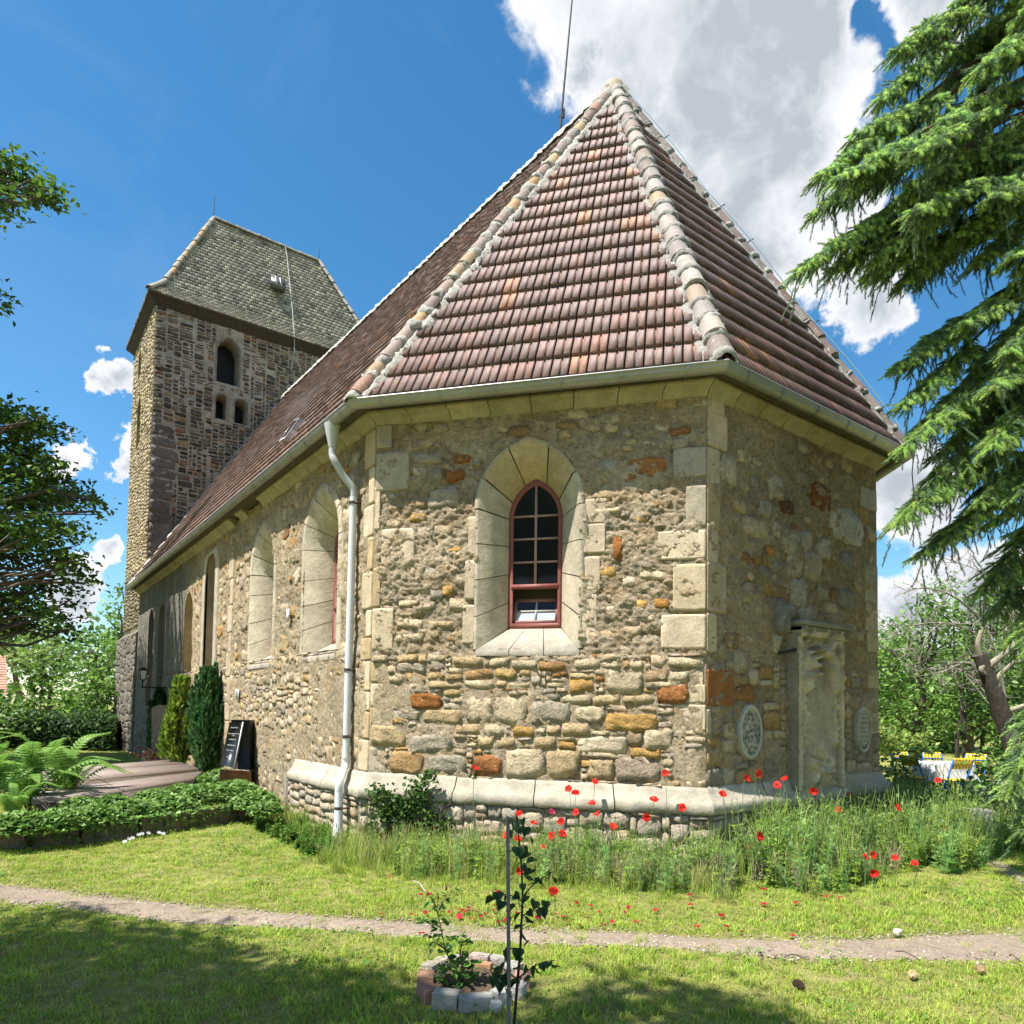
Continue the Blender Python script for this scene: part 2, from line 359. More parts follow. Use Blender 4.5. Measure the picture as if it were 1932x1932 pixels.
class Wall:
    def __init__(s, O, d, n): s.O = np.array([*O, 0.]); s.d = np.array([*d, 0.]); s.n = np.array([*n, 0.])
    def P(s, a, z, o=0.):
        a = np.asarray(a, float); z = np.asarray(z, float); o = np.broadcast_to(np.asarray(o, float), np.broadcast(a, z).shape)
        a, z = np.broadcast_arrays(a, z)
        return s.O + a[..., None] * s.d + o[..., None] * s.n + z[..., None] * np.array([0, 0, 1.])
    def at(s, px, py, o=0.):
        p = hit(px, py, s.O + s.n * o, s.n) - s.O; return float(p @ s.d), float(p[2])
LA = math.hypot(VJ, UJ)
WA = Wall((0, 0), (VJ / LA, UJ / LA), (-UJ / LA, VJ / LA))
WN = Wall((VJ, UJ), (0, 1), (-1, 0))
WE = Wall((0, 0), (1, 0), (0, -1))
TX0, TX1, TY0, TY1 = -2.43, 6.41, 21.44, 25.98
WTE = Wall((TX0, TY0), (1, 0), (0, -1))               # tower, side towards the nave
WTS = Wall((TX0, TY0), (0, 1), (-1, 0))               # tower, south side

def arch_pts(c, a, zs, zsp, za, n=10):
    """pointed opening: right jamb up, arch, left jamb down; returns outline points (s, z) from lower right to lower left"""
    h = za - zsp; R = (a * a + h * h) / (2 * a)
    if h < a: R = max(R, a)
    th = math.asin(min(1, h / R))
    right = [(c - (a - R + R * math.cos(t)), zsp + R * math.sin(t)) for t in np.linspace(0, th, n)]
    left = [(2 * c - x, z) for x, z in right[::-1]]
    return [(c - a, zs)] + right + left[1:] + [(c + a, zs)]
def inside_arch(S, Z, c, a, zs, zsp, za, grow=0.):
    a = a + grow; h = za + grow - zsp; R = (a * a + h * h) / (2 * a)
    dx = np.abs(S - c); low = (dx < a) & (Z <= zsp) & (Z > zs - grow)
    hi = (Z > zsp) & ((dx + (R - a)) ** 2 + (Z - zsp) ** 2 < R * R)
    return low | hi

def wall_sheet(mb, W, s0, s1, z0, z1, step, amp, holes, colf, seed, base=0.):
    ns = int((s1 - s0) / step) + 1; nz = int((z1 - z0) / step) + 1
    S, Z = np.meshgrid(np.linspace(s0, s1, ns), np.linspace(z0, z1, nz), indexing='ij')
    P = W.P(S, Z)
    ed = np.minimum(1, np.minimum(S - s0, s1 - S) / .08)
    A_ = amp(S, Z) if callable(amp) else amp
    D = (((fbm(P, 7, 4, seed, .6) - .5) * 1.5 + (.5 - np.abs(fbm(P, 13, 3, seed + 9, .6) - .5) * 4).clip(-1, .5) * .42 + (vnoise(P * 38, seed) - .5) * .35) * 1.5 * A_ + (fbm(P, 1.1, 2, seed + 5) - .5) * .05) * ed
    B_ = base(S, Z) if callable(base) else base
    P = W.P(S, Z, D + B_ * ed)
    F = grid_faces(ns, nz); cS = S.ravel()[F].mean(1); cZ = Z.ravel()[F].mean(1); ok = np.ones(len(F), bool)
    for h in holes: ok &= ~inside_arch(cS, cZ, *h)
    mb.add(P.reshape(-1, 3), F[ok], colf(P, S, Z, D).reshape(-1, 3))

# palette (albedo)
WARM = np.array((1.03, .93, .84))
def lerp(a, b, t): return a + (b - a) * t
PAL = [((.47, .40, .285), 5), ((.42, .36, .26), 4), ((.50, .43, .30), 4), ((.36, .33, .27), 3), ((.43, .33, .18), 2.2), ((.38, .26, .115), 1.2), ((.30, .16, .06), .5), ((.27, .25, .21), 1.6), ((.52, .47, .37), 2)]
_pw = np.array([w for _, w in PAL]); _pw = _pw / _pw.sum()
def pick(pal=PAL, w=_pw):
    c = np.array(pal[rng.choice(len(pal), p=w)][0]); return c * (1 + .16 * rng.standard_normal() * .6)
TP = [((.105, .088, .08), 5), ((.14, .118, .105), 4), ((.075, .066, .062), 4), ((.20, .165, .14), 2.5), ((.24, .12, .07), 1.3), ((.30, .21, .11), .9), ((.26, .225, .18), 1.6)]
_tw = np.array([w for _, w in TP]); _tw = _tw / _tw.sum()

def stone(W, s, z, w, h, proud, rough, col, dress=False, seed=None, rot=0., skirt=-.03, pull=None):
    """one block: a cushioned, uneven face standing proud of the bedding"""
    if dress: U = np.array([-1, -.985, -.9, -.3, .3, .9, .985, 1]); Vv = np.array([-1, -.98, -.85, 0, .85, .98, 1])
    else: U = np.array([-1, -.95, -.4, .3, .95, 1]); Vv = np.array([-1, -.92, -.1, .92, 1])
    if not dress and w * h > .05: U = np.array([-1, -.97, -.6, -.2, .25, .6, .97, 1]); Vv = np.array([-1, -.95, -.4, .1, .5, .95, 1])
    u, v = np.meshgrid(U, Vv, indexing='ij')
    pl = (.035 if dress else rng.uniform(.03, .15)) if pull is None else pull
    f = 1 - pl * (u * u) * (v * v)
    m = min(w, h)
    jx = rng.standard_normal(u.shape) * (.006 if dress else .05) * m; jz = rng.standard_normal(u.shape) * (.006 if dress else .05) * m
    if dress: jx *= .6; jz *= .6
    tilt = 0 if dress else rng.normal(0, .05)
    x = u * f * w / 2 + jx; y = v * f * h / 2 + jz + u * tilt * w * .5
    ring_ = (np.abs(u) == 1) | (np.abs(v) == 1)
    if not dress:   # lopsided outline
        x += v * rng.normal(0, .05) * w * .3; y += np.sin(u * 2 + rng.uniform(0, 6)) * .04 * h
    o = proud + rng.standard_normal(u.shape) * rough - .12 * proud * (np.abs(u) ** 5 * .5 + np.abs(v) ** 5 * .5) * (0 if dress else 1)
    o = np.where(ring_, skirt, o)
    if rot: k, q = math.cos(rot), math.sin(rot); x, y = x * k - y * q, x * q + y * k
    C = (np.asarray(col, float) * WARM)[None, None] * (1 + .10 * rng.standard_normal(u.shape)[..., None] * (0.4 if dress else 1))
    C = np.where(ring_[..., None], C * .8, C)
    return W.P(s + x, z + y, o).reshape(-1, 3), grid_faces(*u.shape), np.clip(C, .01, .9).reshape(-1, 3)

STONES = []          # (area in view, name, verts, faces, cols, material)
def put(name, W, s, z, w, h, proud=.03, rough=.006, col=None, dress=False, m=None, **k):
    V, F, C = stone(W, s, z, w, h, proud, rough, pick() if col is None else col, dress, **k)
    x, y, d = proj(V.mean(0)); n = W.n; view = V.mean(0) - CAM; cosv = abs(view @ n) / np.linalg.norm(view)
    ok = (-40 < x < 1972) and (0 < y < 1972)
    STONES.append(((w * h * cosv / d ** 2) * (1 if ok else .0), name, V, F, C, m or (M_ashlar if dress else M_rubble)))

class Occ:
    def __init__(s, s0, s1, z0, z1, c=.02):
        s.s0, s.z0, s.c = s0, z0, c; s.g = np.zeros((int((s1 - s0) / c) + 1, int((z1 - z0) / c) + 1), bool)
    def rect(s, a, z, w, h, val=True, pad=0.):
        i0 = max(0, int((a - w / 2 - pad - s.s0) / s.c + .5)); i1 = int((a + w / 2 + pad - s.s0) / s.c + .5); j0 = max(0, int((z - h / 2 - pad - s.z0) / s.c + .5)); j1 = int((z + h / 2 + pad - s.z0) / s.c + .5)
        if i1 > 0 and j1 > 0: s.g[i0:i1, j0:j1] = val
    def mask(s, f):
        i, j = np.meshgrid(np.arange(s.g.shape[0]), np.arange(s.g.shape[1]), indexing='ij'); s.g |= f(s.s0 + (i + .5) * s.c, s.z0 + (j + .5) * s.c)
    def fill(s, W, name, wr, hr, proud, rough, palf, joint=.012, m=None, keep=1., course=None, **k):
        g = s.g; nx, nz = g.shape; c = s.c; hcur = rng.uniform(*hr)
        for j in range(nz):
            i = 0
            if rng.random() < .15 / (np.mean(hr) / c) * 3: hcur = rng.uniform(*hr)
            while i < nx:
                if g[i, j]: i += 1; continue
                w = max(3, int(rng.triangular(wr[0], wr[0] * .6 + wr[1] * .4, wr[1]) / c)); h = max(2, int((hcur if rng.random() < .55 else rng.triangular(hr[0], hr[0], hr[1])) / c))
                r = 0
                while i + r < nx and r < w and not g[i + r, j]: r += 1
                if i + r >= nx or g[min(nx - 1, i + r), j]: pass
                rem = 0
                while i + r + rem < nx and rem < 3 and not g[i + r + rem, j]: rem += 1
                if rem < 3: r += rem
                q = 1
                while q < h and j + q < nz and not g[i:i + r, j + q].any(): q += 1
                g[i:i + r, j:j + q] = True
                ww, hh = r * c, q * c
                if ww > max(.035, wr[0] * .45) and hh > .025 and rng.random() < keep:
                    put(name, W, s.s0 + (i + r / 2) * c, s.z0 + (j + q / 2) * c, ww - joint, hh - joint, proud * rng.uniform(.6, 1.25), rough, palf(s.s0 + i * c, s.z0 + j * c), m=m, **k)
                i += r

# ------------------------------------------------------------------ church: core sheets of old render / mortar
WIN_A = (2.09, .625, 2.44, 4.18, 5.0)                   # centre, half width, sill, spring, apex (outer edge of the splay)
WIN_N1 = (5.02 - UJ, .68, 2.46, 4.16, 4.95); WIN_N2 = (7.84 - UJ, .66, 2.45, 4.16, 4.95)
NICHE3 = (11.66 - UJ, .44, 1.0, 4.7, 5.1); NICHE4 = (13.8 - UJ, .45, 2.5, 4.0, 4.5)
s5 = WN.at(283, 1250)[0]; s6 = WN.at(304, 1220)[0]
NICHE5 = (s6, .42, 1.6, 4.15, 4.6); NICHE6 = (s5, .42, 1.6, 4.15, 4.6)
z_up = 5.5
def col_render(light, dark, warm, sat=1.):
    def f(P, S, Z, D):
        t = np.clip(fbm(P, 1.6, 4, 31) * 2.2 - .6, 0, 1)[..., None]; w = np.clip(fbm(P, 4.5, 3, 44) * 3 - 1.35, 0, 1)[..., None]
        c = lerp(np.array(light), np.array(dark), t); c = lerp(c, np.array(warm), w * .6)
        c = c * np.array((1.0, .925, .845)); return c * (1 + np.clip(D, -.05, .05)[..., None] * 7) * (.93 + .14 * fbm(P, 30, 2, 3)[..., None])  # hollows tinted darker, bumps lighter: pit shade painted into the colour
    return f
mb = MB()
wall_sheet(mb, WA, 0, LA, -.3, 5.47, .02, lambda S, Z: np.where(Z > 2.3, .036, .014), [WIN_A], col_render((.52, .455, .345), (.41, .35, .26), (.48, .35, .185)), 1, lambda S, Z: np.where(Z < 2.36, .014, 0))
mb.build('apse_wall', M_mortar, church, True)
mb = MB()
wall_sheet(mb, WE, 0, WB, -.3, 5.47, .025, .032, [], col_render((.47, .395, .29), (.36, .30, .22), (.42, .30, .16)), 2)
mb.build('apse_wall', M_mortar, church, True)
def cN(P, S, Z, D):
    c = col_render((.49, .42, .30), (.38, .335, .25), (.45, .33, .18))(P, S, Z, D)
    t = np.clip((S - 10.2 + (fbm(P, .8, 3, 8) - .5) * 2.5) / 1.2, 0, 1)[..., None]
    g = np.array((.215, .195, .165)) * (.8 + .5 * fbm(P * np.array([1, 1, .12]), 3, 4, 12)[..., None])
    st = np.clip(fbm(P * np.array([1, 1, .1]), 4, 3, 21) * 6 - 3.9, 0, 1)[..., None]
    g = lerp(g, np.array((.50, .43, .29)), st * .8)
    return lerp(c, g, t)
mb = MB()
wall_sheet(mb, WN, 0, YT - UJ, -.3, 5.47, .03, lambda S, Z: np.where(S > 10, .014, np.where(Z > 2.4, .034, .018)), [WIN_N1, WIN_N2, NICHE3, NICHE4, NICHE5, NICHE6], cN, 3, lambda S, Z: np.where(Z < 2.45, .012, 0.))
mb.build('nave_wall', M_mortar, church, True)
mb = MB()   # hidden north side, west end and floor close the building
for s_ in (3, 4): loft(mb, s_, 0, 1, [(0, -.3), (0, 5.5)], (.4, .35, .26), 6)
mb.build('nave_wall', M_mortar, church)
mb = MB()   # inner leaf: keeps the inside dark
for s_ in range(5): loft(mb, s_, 0, 1, [(-.75, -.2), (-.75, 5.6)], (.25, .22, .18), 2)
mb.build('inner_wall', M_plain, church)

# ---- hand-measured blocks of the apse wall: (x0, y0, x1, y1) on the photograph, colour, dressed
pale, grey, tan_, och, rust, dk, wht = (.50, .44, .32), (.36, .335, .275), (.46, .37, .23), (.44, .29, .10), (.30, .125, .035), (.17, .10, .06), (.56, .50, .39)
def c6(l): return [(624 + .3247 * a, 1304.6 + .3247 * b, 624 + .3247 * c, 1304.6 + .3247 * d, *r) for a, b, c, d, *r in l]
def c4(l): return [(624 + .3523 * a, 737.4 + .3523 * b, 624 + .3523 * c, 737.4 + .3523 * d, *r) for a, b, c, d, *r in l]
def c8(l): return [(1049.4 + .3117 * a, 1049.4 + .3117 * b, 1049.4 + .3117 * c, 1049.4 + .3117 * d, *r) for a, b, c, d, *r in l]
blocks = c6([(458, 10, 655, 102, rust, 0), (535, 105, 775, 185, tan_, 0), (785, 30, 945, 178, pale, 0), (952, 28, 1145, 188, pale, 0), (1163, 55, 1395, 190, grey, 0),
    (1418, 85, 1592, 175, pale, 0), (1597, 128, 1900, 228, och, 0), (365, 110, 525, 175, grey, 0), (355, 158, 450, 190, och, 0), (245, 192, 450, 312, tan_, 0),
    (455, 248, 712, 355, grey, 0), (725, 188, 878, 248, tan_, 0), (885, 188, 1020, 258, pale, 0), (1055, 200, 1188, 262, och, 0), (1195, 210, 1248, 245, pale, 0),
    (1253, 195, 1338, 248, tan_, 0), (1345, 185, 1510, 255, tan_, 0), (860, 255, 955, 325, tan_, 0), (968, 262, 1080, 330, tan_, 0), (1090, 285, 1170, 335, tan_, 0),
    (1178, 258, 1312, 335, tan_, 0), (1320, 290, 1425, 338, och, 0), (1430, 262, 1728, 358, wht, 0), (1725, 218, 1812, 328, dk if 0 else (.26, .2, .13), 0), (1818, 220, 1990, 335, pale, 0),
    (345, 345, 550, 472, (.40, .27, .13), 0), (565, 368, 795, 480, grey, 0), (832, 368, 1002, 488, (.33, .15, .055), 0), (1018, 338, 1248, 500, pale, 0), (1255, 335, 1448, 502, tan_, 0),
    (1645, 385, 1915, 518, (.36, .31, .25), 0), (1500, 395, 1642, 510, tan_, 0), (1740, 332, 1920, 388, och, 0), (1450, 358, 1725, 385, pale, 0), (1455, 400, 1530, 445, och, 0)])
blocks += c8([(77, 742, 232, 828, och, 0), (80, 705, 235, 745, tan_, 0), (303, 683, 530, 828, pale, 0), (540, 690, 680, 758, (.30, .22, .14), 0), (688, 690, 798, 765, pale, 0),
    (603, 780, 808, 890, (.34, .15, .05), 0), (535, 760, 700, 800, pale, 0), (30, 838, 215, 895, pale, 0), (222, 840, 390, 900, tan_, 0), (398, 840, 595, 890, tan_, 0),
    (668, 612, 885, 672, pale, 0), (275, 628, 395, 680, pale, 0), (110, 620, 268, 678, pale, 0), (472, 262, 555, 335, och, 0), (592, 250, 682, 325, (.38, .2, .05), 0),
    (262, 62, 358, 140, och, 0), (505, 85, 675, 150, pale, 0), (210, 445, 400, 520, tan_, 0), (400, 420, 520, 480, pale, 0), (250, 300, 460, 350, pale, 0), (395, 120, 490, 185, wht, 0), (512, 352, 600, 400, pale, 0)])
blocks += c4([(420, 655, 515, 705, och, 0), (610, 835, 710, 875, och, 0), (600, 1040, 655, 1100, och, 0), (1635, 668, 1702, 708, och, 0), (1510, 775, 1560, 915, rust, 0), (1440, 940, 1530, 1010, och, 0),
    (1520, 0, 1521, 1, rust, 0), (350, 1220, 500, 1275, pale, 0), (520, 1230, 660, 1268, tan_, 0), (490, 1130, 560, 1170, wht, 0), (345, 1300, 500, 1345, pale, 0), (360, 1120, 470, 1160, pale, 0),
    (655, 340, 750, 390, rust, 0), (615, 420, 720, 488, rust, 0), (525, 515, 688, 632, grey, 0), (510, 410, 600, 500, (.3, .26, .2), 0), (455, 580, 520, 632, (.32, .25, .15), 0), (440, 330, 600, 395, grey, 0),
    (950, 180, 1070, 250, (.28, .19, .1), 0), (1200, 160, 1330, 210, (.32, .23, .12), 0), (1400, 525, 1570, 590, tan_, 0), (1590, 350, 1800, 470, (.36, .17, .06), 0), (1430, 360, 1550, 450, grey, 0), (1560, 290, 1615, 325, tan_, 0),
    (1395, 620, 1560, 665, pale, 0), (1810, 190, 1935, 240, (.3, .15, .06), 0), (1380, 1290, 1555, 1370, tan_, 0), (720, 1490, 875, 1545, (.38, .25, .13), 0), (880, 1485, 1000, 1538, (.40, .30, .13), 0), (965, 1440, 1110, 1490, pale, 0),
    (1110, 1445, 1260, 1500, (.36, .22, .1), 0), (850, 1430, 960, 1475, pale, 0), (650, 1420, 820, 1475, tan_, 0), (520, 1555, 710, 1590, tan_, 0), (720, 1545, 885, 1590, pale, 0), (890, 1550, 950, 1585, tan_, 0)])
occ = Occ(0, LA, .86, 5.4)
quoinsJ = c4([(200, 510, 268, 755, wht, 1), (268, 730, 455, 940, wht, 1), (165, 945, 268, 1165, tan_, 1), (200, 1160, 340, 1395, pale, 1), (205, 1455, 308, 1560, tan_, 1), (210, 1568, 415, 1690, wht, 1), (190, 1700, 318, 1782, tan_, 1), (215, 1790, 413, 1898, tan_, 1), (220, 320, 425, 545, grey, 1), (205, 180, 330, 315, grey, 1)]) \
    + c6([(200, 325, 316, 468, (.42, .39, .33), 1)])
quoinsK = c4([(1750, 740, 2015, 910, wht, 1), (1830, 920, 2015, 1185, pale, 1), (1765, 1192, 2015, 1385, wht, 1), (1840, 1680, 2010, 1820, wht, 1), (1838, 1572, 2010, 1672, pale, 1), (1900, 500, 2022, 735, grey, 1), (1830, 295, 2022, 470, grey, 1)]) \
    + c6([(1990, 340, 2160, 500, (.42, .36, .28), 1)]) + c8([(668, 612, 895, 672, pale, 1), (820, 685, 890, 892, pale, 1), (712, 898, 888, 1055, wht, 1)])
occ.mask(lambda S, Z: inside_arch(S, Z, *WIN_A, grow=.14))
used = []
def place_blocks(W, lst, occ, name, off=.0, clip=(0, 99)):
    for x0, y0, x1, y1, c, dr in lst:
        a0, z0 = W.at(x0, y1); a1, z1 = W.at(x1, y0); a0, a1 = min(a0, a1), max(a0, a1)
        a0 = max(a0, clip[0]); a1 = min(a1, clip[1])
        if a1 - a0 < .03 or z1 - z0 < .02: continue
        w, h, s_, z_ = a1 - a0, z1 - z0, (a0 + a1) / 2, (z0 + z1) / 2
        occ.rect(s_, z_, w, h, True, .004)
        up = z_ > 2.35
        put(name, W, s_, z_, w - .004, h - .004, (.013 if dr else (.014 if up else .034)), (.0015 if dr else (.006 if up else .009)), np.array(c), bool(dr))
place_blocks(WA, quoinsJ, occ, 'quoin', clip=(0, LA - .0)); place_blocks(WA, quoinsK, occ, 'quoin', clip=(.0, 99))
place_blocks(WA, blocks, occ, 'stone')
# coursed rubble below the sill, scattered stones in the render above
g_keep = occ.g.copy()
upz = int((2.36 - .86) / .02)
low = Occ(0, LA, .86, 2.36); low.g[:, :upz] |= g_keep[:low.g.shape[0], :upz]
low.fill(WA, 'stone', (.12, .42), (.06, .16), .030, .009, lambda s, z: pick(), joint=.006)
for s_ in [0, 1]:
    pass
for _ in range(500):
    a, z = rng.uniform(.1, LA - .1), rng.uniform(2.35, 5.35); w = rng.uniform(.06, .26); h = w * rng.uniform(.4, .75)
    i0, i1, j0, j1 = int((a - w / 2) / .02), int((a + w / 2) / .02), int((z - h / 2 - .86) / .02), int((z + h / 2 - .86) / .02)
    if i0 < 0 or j1 >= occ.g.shape[1] or i1 >= occ.g.shape[0] or occ.g[i0:i1 + 1, j0:j1 + 1].any(): continue
    occ.g[i0 - 1:i1 + 2, j0 - 1:j1 + 2] = True
    put('stone', WA, a, z, w * 1.25, h * 1.3, rng.uniform(.0, .014), .006, pick() * (1 if rng.random() < .8 else .8), rot=rng.normal(0, .12))
# east wall
occE = Occ(0, WB, .86, 5.4)
def cB(l): return [(1247.9 + .3523 * a, 680.7 + .3523 * b, 1247.9 + .3523 * c, 680.7 + .3523 * d, *r) for a, b, c, d, *r in l]
gb, gg = (.44, .38, .29), (.37, .35, .31)
qE = cB([(245, 200, 335, 290, gb, 1), (245, 300, 350, 455, gb, 1), (238, 480, 310, 660, gb, 1), (236, 665, 312, 875, (.38, .31, .2), 1), (234, 880, 300, 1080, gb, 1), (233, 1090, 345, 1345, (.36, .31, .24), 1),
    (230, 1352, 293, 1560, gb, 1), (222, 1655, 385, 1850, (.27, .115, .04), 1), (220, 1865, 262, 2000, gb, 1), (1085, 1100, 1160, 1300, gg, 1), (1090, 1310, 1162, 1450, gb, 1), (1098, 1455, 1166, 1560, gb, 1), (1100, 1660, 1166, 1755, (.42, .35, .24), 1), (1060, 700, 1150, 780, gg, 1), (1090, 1880, 1170, 2000, gb, 1)])
place_blocks(WE, qE, occE, 'quoin', clip=(0, WB))
bE = cB([(797, 680, 905, 785, (.21, .085, .03), 0), (632, 760, 708, 808, (.14, .07, .035), 0), (1050, 790, 1105, 850, och, 0), (895, 832, 1078, 960, (.46, .46, .43), 0), (650, 915, 740, 1025, (.38, .36, .31), 0), (748, 915, 800, 1020, gg, 0),
    (835, 955, 905, 1055, (.40, .38, .33), 0), (668, 1030, 755, 1155, gg, 0), (762, 1035, 848, 1175, (.38, .35, .29), 0), (955, 1030, 1020, 1115, (.26, .26, .25), 0), (693, 1165, 775, 1310, gg, 0), (735, 1315, 812, 1405, gg, 0), (945, 1235, 1035, 1330, (.24, .23, .21), 0),
    (563, 990, 603, 1038, (.38, .2, .06), 0), (430, 1030, 470, 1075, (.24, .15, .07), 0), (537, 1045, 570, 1100, (.3, .19, .08), 0), (490, 1040, 530, 1085, (.3, .19, .08), 0), (545, 1190, 600, 1250, (.36, .24, .08), 0), (605, 1215, 688, 1280, (.26, .18, .1), 0), (590, 1465, 640, 1560, (.5, .46, .38), 0),
    (572, 630, 655, 735, (.42, .38, .31), 0), (312, 520, 405, 650, (.42, .38, .31), 0), (430, 860, 565, 925, (.42, .37, .27), 0), (330, 1450, 410, 1540, (.24, .17, .1), 0), (385, 755, 455, 800, tan_, 0), (905, 1220, 945, 1275, (.24, .16, .09), 0)])
place_blocks(WE, bE, occE, 'stone')
lowE = Occ(0, WB, .86, 2.3); k_ = int((2.3 - .86) / .02); lowE.g[:, :k_] |= occE.g[:lowE.g.shape[0], :k_]
EP = (1.60, 3.02, .70, 2.90)                          # epitaph footprint
lowE.rect((EP[0] + EP[1]) / 2, 1.8, EP[1] - EP[0], 2.3)
for cx_ in (.79, 3.46): lowE.rect(cx_, 1.49, .56, .7)
lowE.fill(WE, 'stone', (.14, .5), (.08, .26), .016, .007, lambda s, z: pick() * .88, keep=.8, joint=.01)
for _ in range(200):
    a, z = rng.uniform(.1, WB - .1), rng.uniform(2.3, 5.3); w = rng.uniform(.06, .26); h = w * rng.uniform(.5, .9)
    i0, i1, j0, j1 = int((a - w / 2) / .02), int((a + w / 2) / .02), int((z - h / 2 - .86) / .02), int((z + h / 2 - .86) / .02)
    if i0 < 1 or j1 >= occE.g.shape[1] or i1 >= occE.g.shape[0] or occE.g[i0:i1 + 1, j0:j1 + 1].any(): continue
    occE.g[i0 - 1:i1 + 2, j0 - 1:j1 + 2] = True
    put('stone', WE, a, z, w * 1.25, h * 1.3, rng.uniform(.0, .012), .006, pick() * .9, rot=rng.normal(0, .12))
# nave wall: rubble low down, render with stones above, dressed quoin strips
LN = YT - UJ
occN = Occ(0, LN, -.05, 5.4, .03)
for wdw in (WIN_N1, WIN_N2): occN.mask(lambda S, Z, w_=wdw: inside_arch(S, Z, *w_, grow=.13))
occN.mask(lambda S, Z: inside_arch(S, Z, *NICHE3, grow=.3)); occN.mask(lambda S, Z: inside_arch(S, Z, *NICHE4, grow=.02))
occN.mask(lambda S, Z: (S > 10.6) & (Z > .8)); occN.mask(lambda S, Z: (S < 2.62) & (Z < .86))
def qn(s, z, w, h, c=pale): put('quoin', WN, s, z, w - .01, h - .01, .02, .0015, np.array(c) * rng.uniform(.92, 1.06), True); occN.rect(s, z, w, h)
zz = .88
for k, hh in enumerate([.42, .36, .25, .4, .3, .36, .5, .45, .42, .5, .5]):       # corner to the apse
    w_ = (.30, .16)[k % 2]
    if zz + hh < 5.35: qn(w_ / 2 + .002, zz + hh / 2, w_, hh, (pale, tan_, wht)[k % 3])
    zz += hh
zz = 1.0
for k in range(9):
    hh = rng.uniform(.32, .6); w_ = .34 if k % 2 else .22
    if zz + hh < 4.9: qn(9.75 - UJ - .0 + w_ / 2, zz + hh / 2, w_, hh, (.47, .41, .31))
    zz += hh
lowN = Occ(0, LN, -.05, 2.5, .03); k_ = int(2.55 / .03); lowN.g[:, :k_] |= occN.g[:lowN.g.shape[0], :k_]
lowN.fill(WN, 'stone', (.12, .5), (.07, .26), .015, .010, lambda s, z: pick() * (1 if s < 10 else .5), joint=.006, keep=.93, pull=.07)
for _ in range(900):
    a, z = rng.uniform(.1, 13.5), rng.uniform(2.4, 5.3); w = rng.uniform(.08, .34); h = w * rng.uniform(.45, .8)
    i0, i1, j0, j1 = int((a - w / 2) / .03), int((a + w / 2) / .03), int((z - h / 2 + .05) / .03), int((z + h / 2 + .05) / .03)
    if i0 < 1 or j1 >= occN.g.shape[1] or i1 >= occN.g.shape[0] or occN.g[i0:i1 + 1, j0:j1 + 1].any(): continue
    occN.g[i0 - 1:i1 + 2, j0 - 1:j1 + 2] = True
    c_ = pick(); c_ = np.array((.46, .25, .07)) if rng.random() < .07 else c_
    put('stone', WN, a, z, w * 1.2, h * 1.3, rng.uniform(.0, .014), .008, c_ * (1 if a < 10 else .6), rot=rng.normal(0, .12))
# rubble filling the broken niche
o4 = Occ(NICHE4[0] - .45, NICHE4[0] + .45, 2.5, 3.9)
W4 = Wall(WN.O[:2] - WN.n[:2] * .28, WN.d[:2], WN.n[:2])
o4.fill(W4, 'stone', (.12, .4), (.06, .16), .07, .015, lambda s, z: pick() * .95)
# far end: larger dark blocks
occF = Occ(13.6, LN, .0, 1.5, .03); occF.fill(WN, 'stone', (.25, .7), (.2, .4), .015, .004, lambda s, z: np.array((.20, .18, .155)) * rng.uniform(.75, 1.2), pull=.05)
# ------------------------------------------------------------------ plinth with its moulded ledge
PLW = Wall
for seg, (t0, t1), L_ in ((0, (1 - 2.6 / LN, 1), LN), (1, (0, 1), LA), (2, (0, 1), WB)):
    W_ = (WN, WA, WE)[seg]
    n = max(2, int(L_ * (t1 - t0) / .95)); cuts = np.linspace(t0, t1, n + 1); cuts[1:-1] += rng.uniform(-.2, .2, n - 1) * (t1 - t0) / n
    for a, b in zip(cuts[:-1], cuts[1:]):
        mb = MB(); g = .006 / L_; sh = .72 if seg == 2 else 1
        c = np.array((.41, .365, .285)) * rng.uniform(.85, 1.07)
        zj = rng.normal(0, .006)
        loft(mb, seg, a + (g if a > t0 else 0), b - (g if b < t1 else 0), [(-.03, .885 + zj), (.03, .875 + zj), (.05, .83 + zj), (.085, .765), (.14, .71), (.165, .685), (.17, .60), (.15, .575), (.09, .57)], c, 12, .035, s=int(a * 40))
        mb.build('ledge_stone', M_ashlar, church, True)
    mb = MB(); loft(mb, seg, t0, t1, [(.115, .60), (.115, -.2)], (.36, .33, .26), 60, .05); mb.build('plinth', M_mortar, church, True)
    d0 = (W_.O + W_.n * .115)
    Wp = Wall(d0[:2], W_.d[:2], W_.n[:2])
    sa, sb = {0: (.05, 2.55), 1: (-.04, LA + .04), 2: (-.04, WB + .05)}[seg]
    o_ = Occ(sa, sb, -.08, .57, .025); o_.fill(Wp, 'stone', (.14, .5), (.09, .24), .03, .009, lambda s, z: lerp(pick(), np.array((.40, .38, .33)), .55))
# end of the plinth on the nave side
mb = MB(); box(mb, (VJ - .08, UJ + 2.6, .25), (.2, .1, .8), (.45, .41, .33)); mb.build('plinth', M_mortar, church)

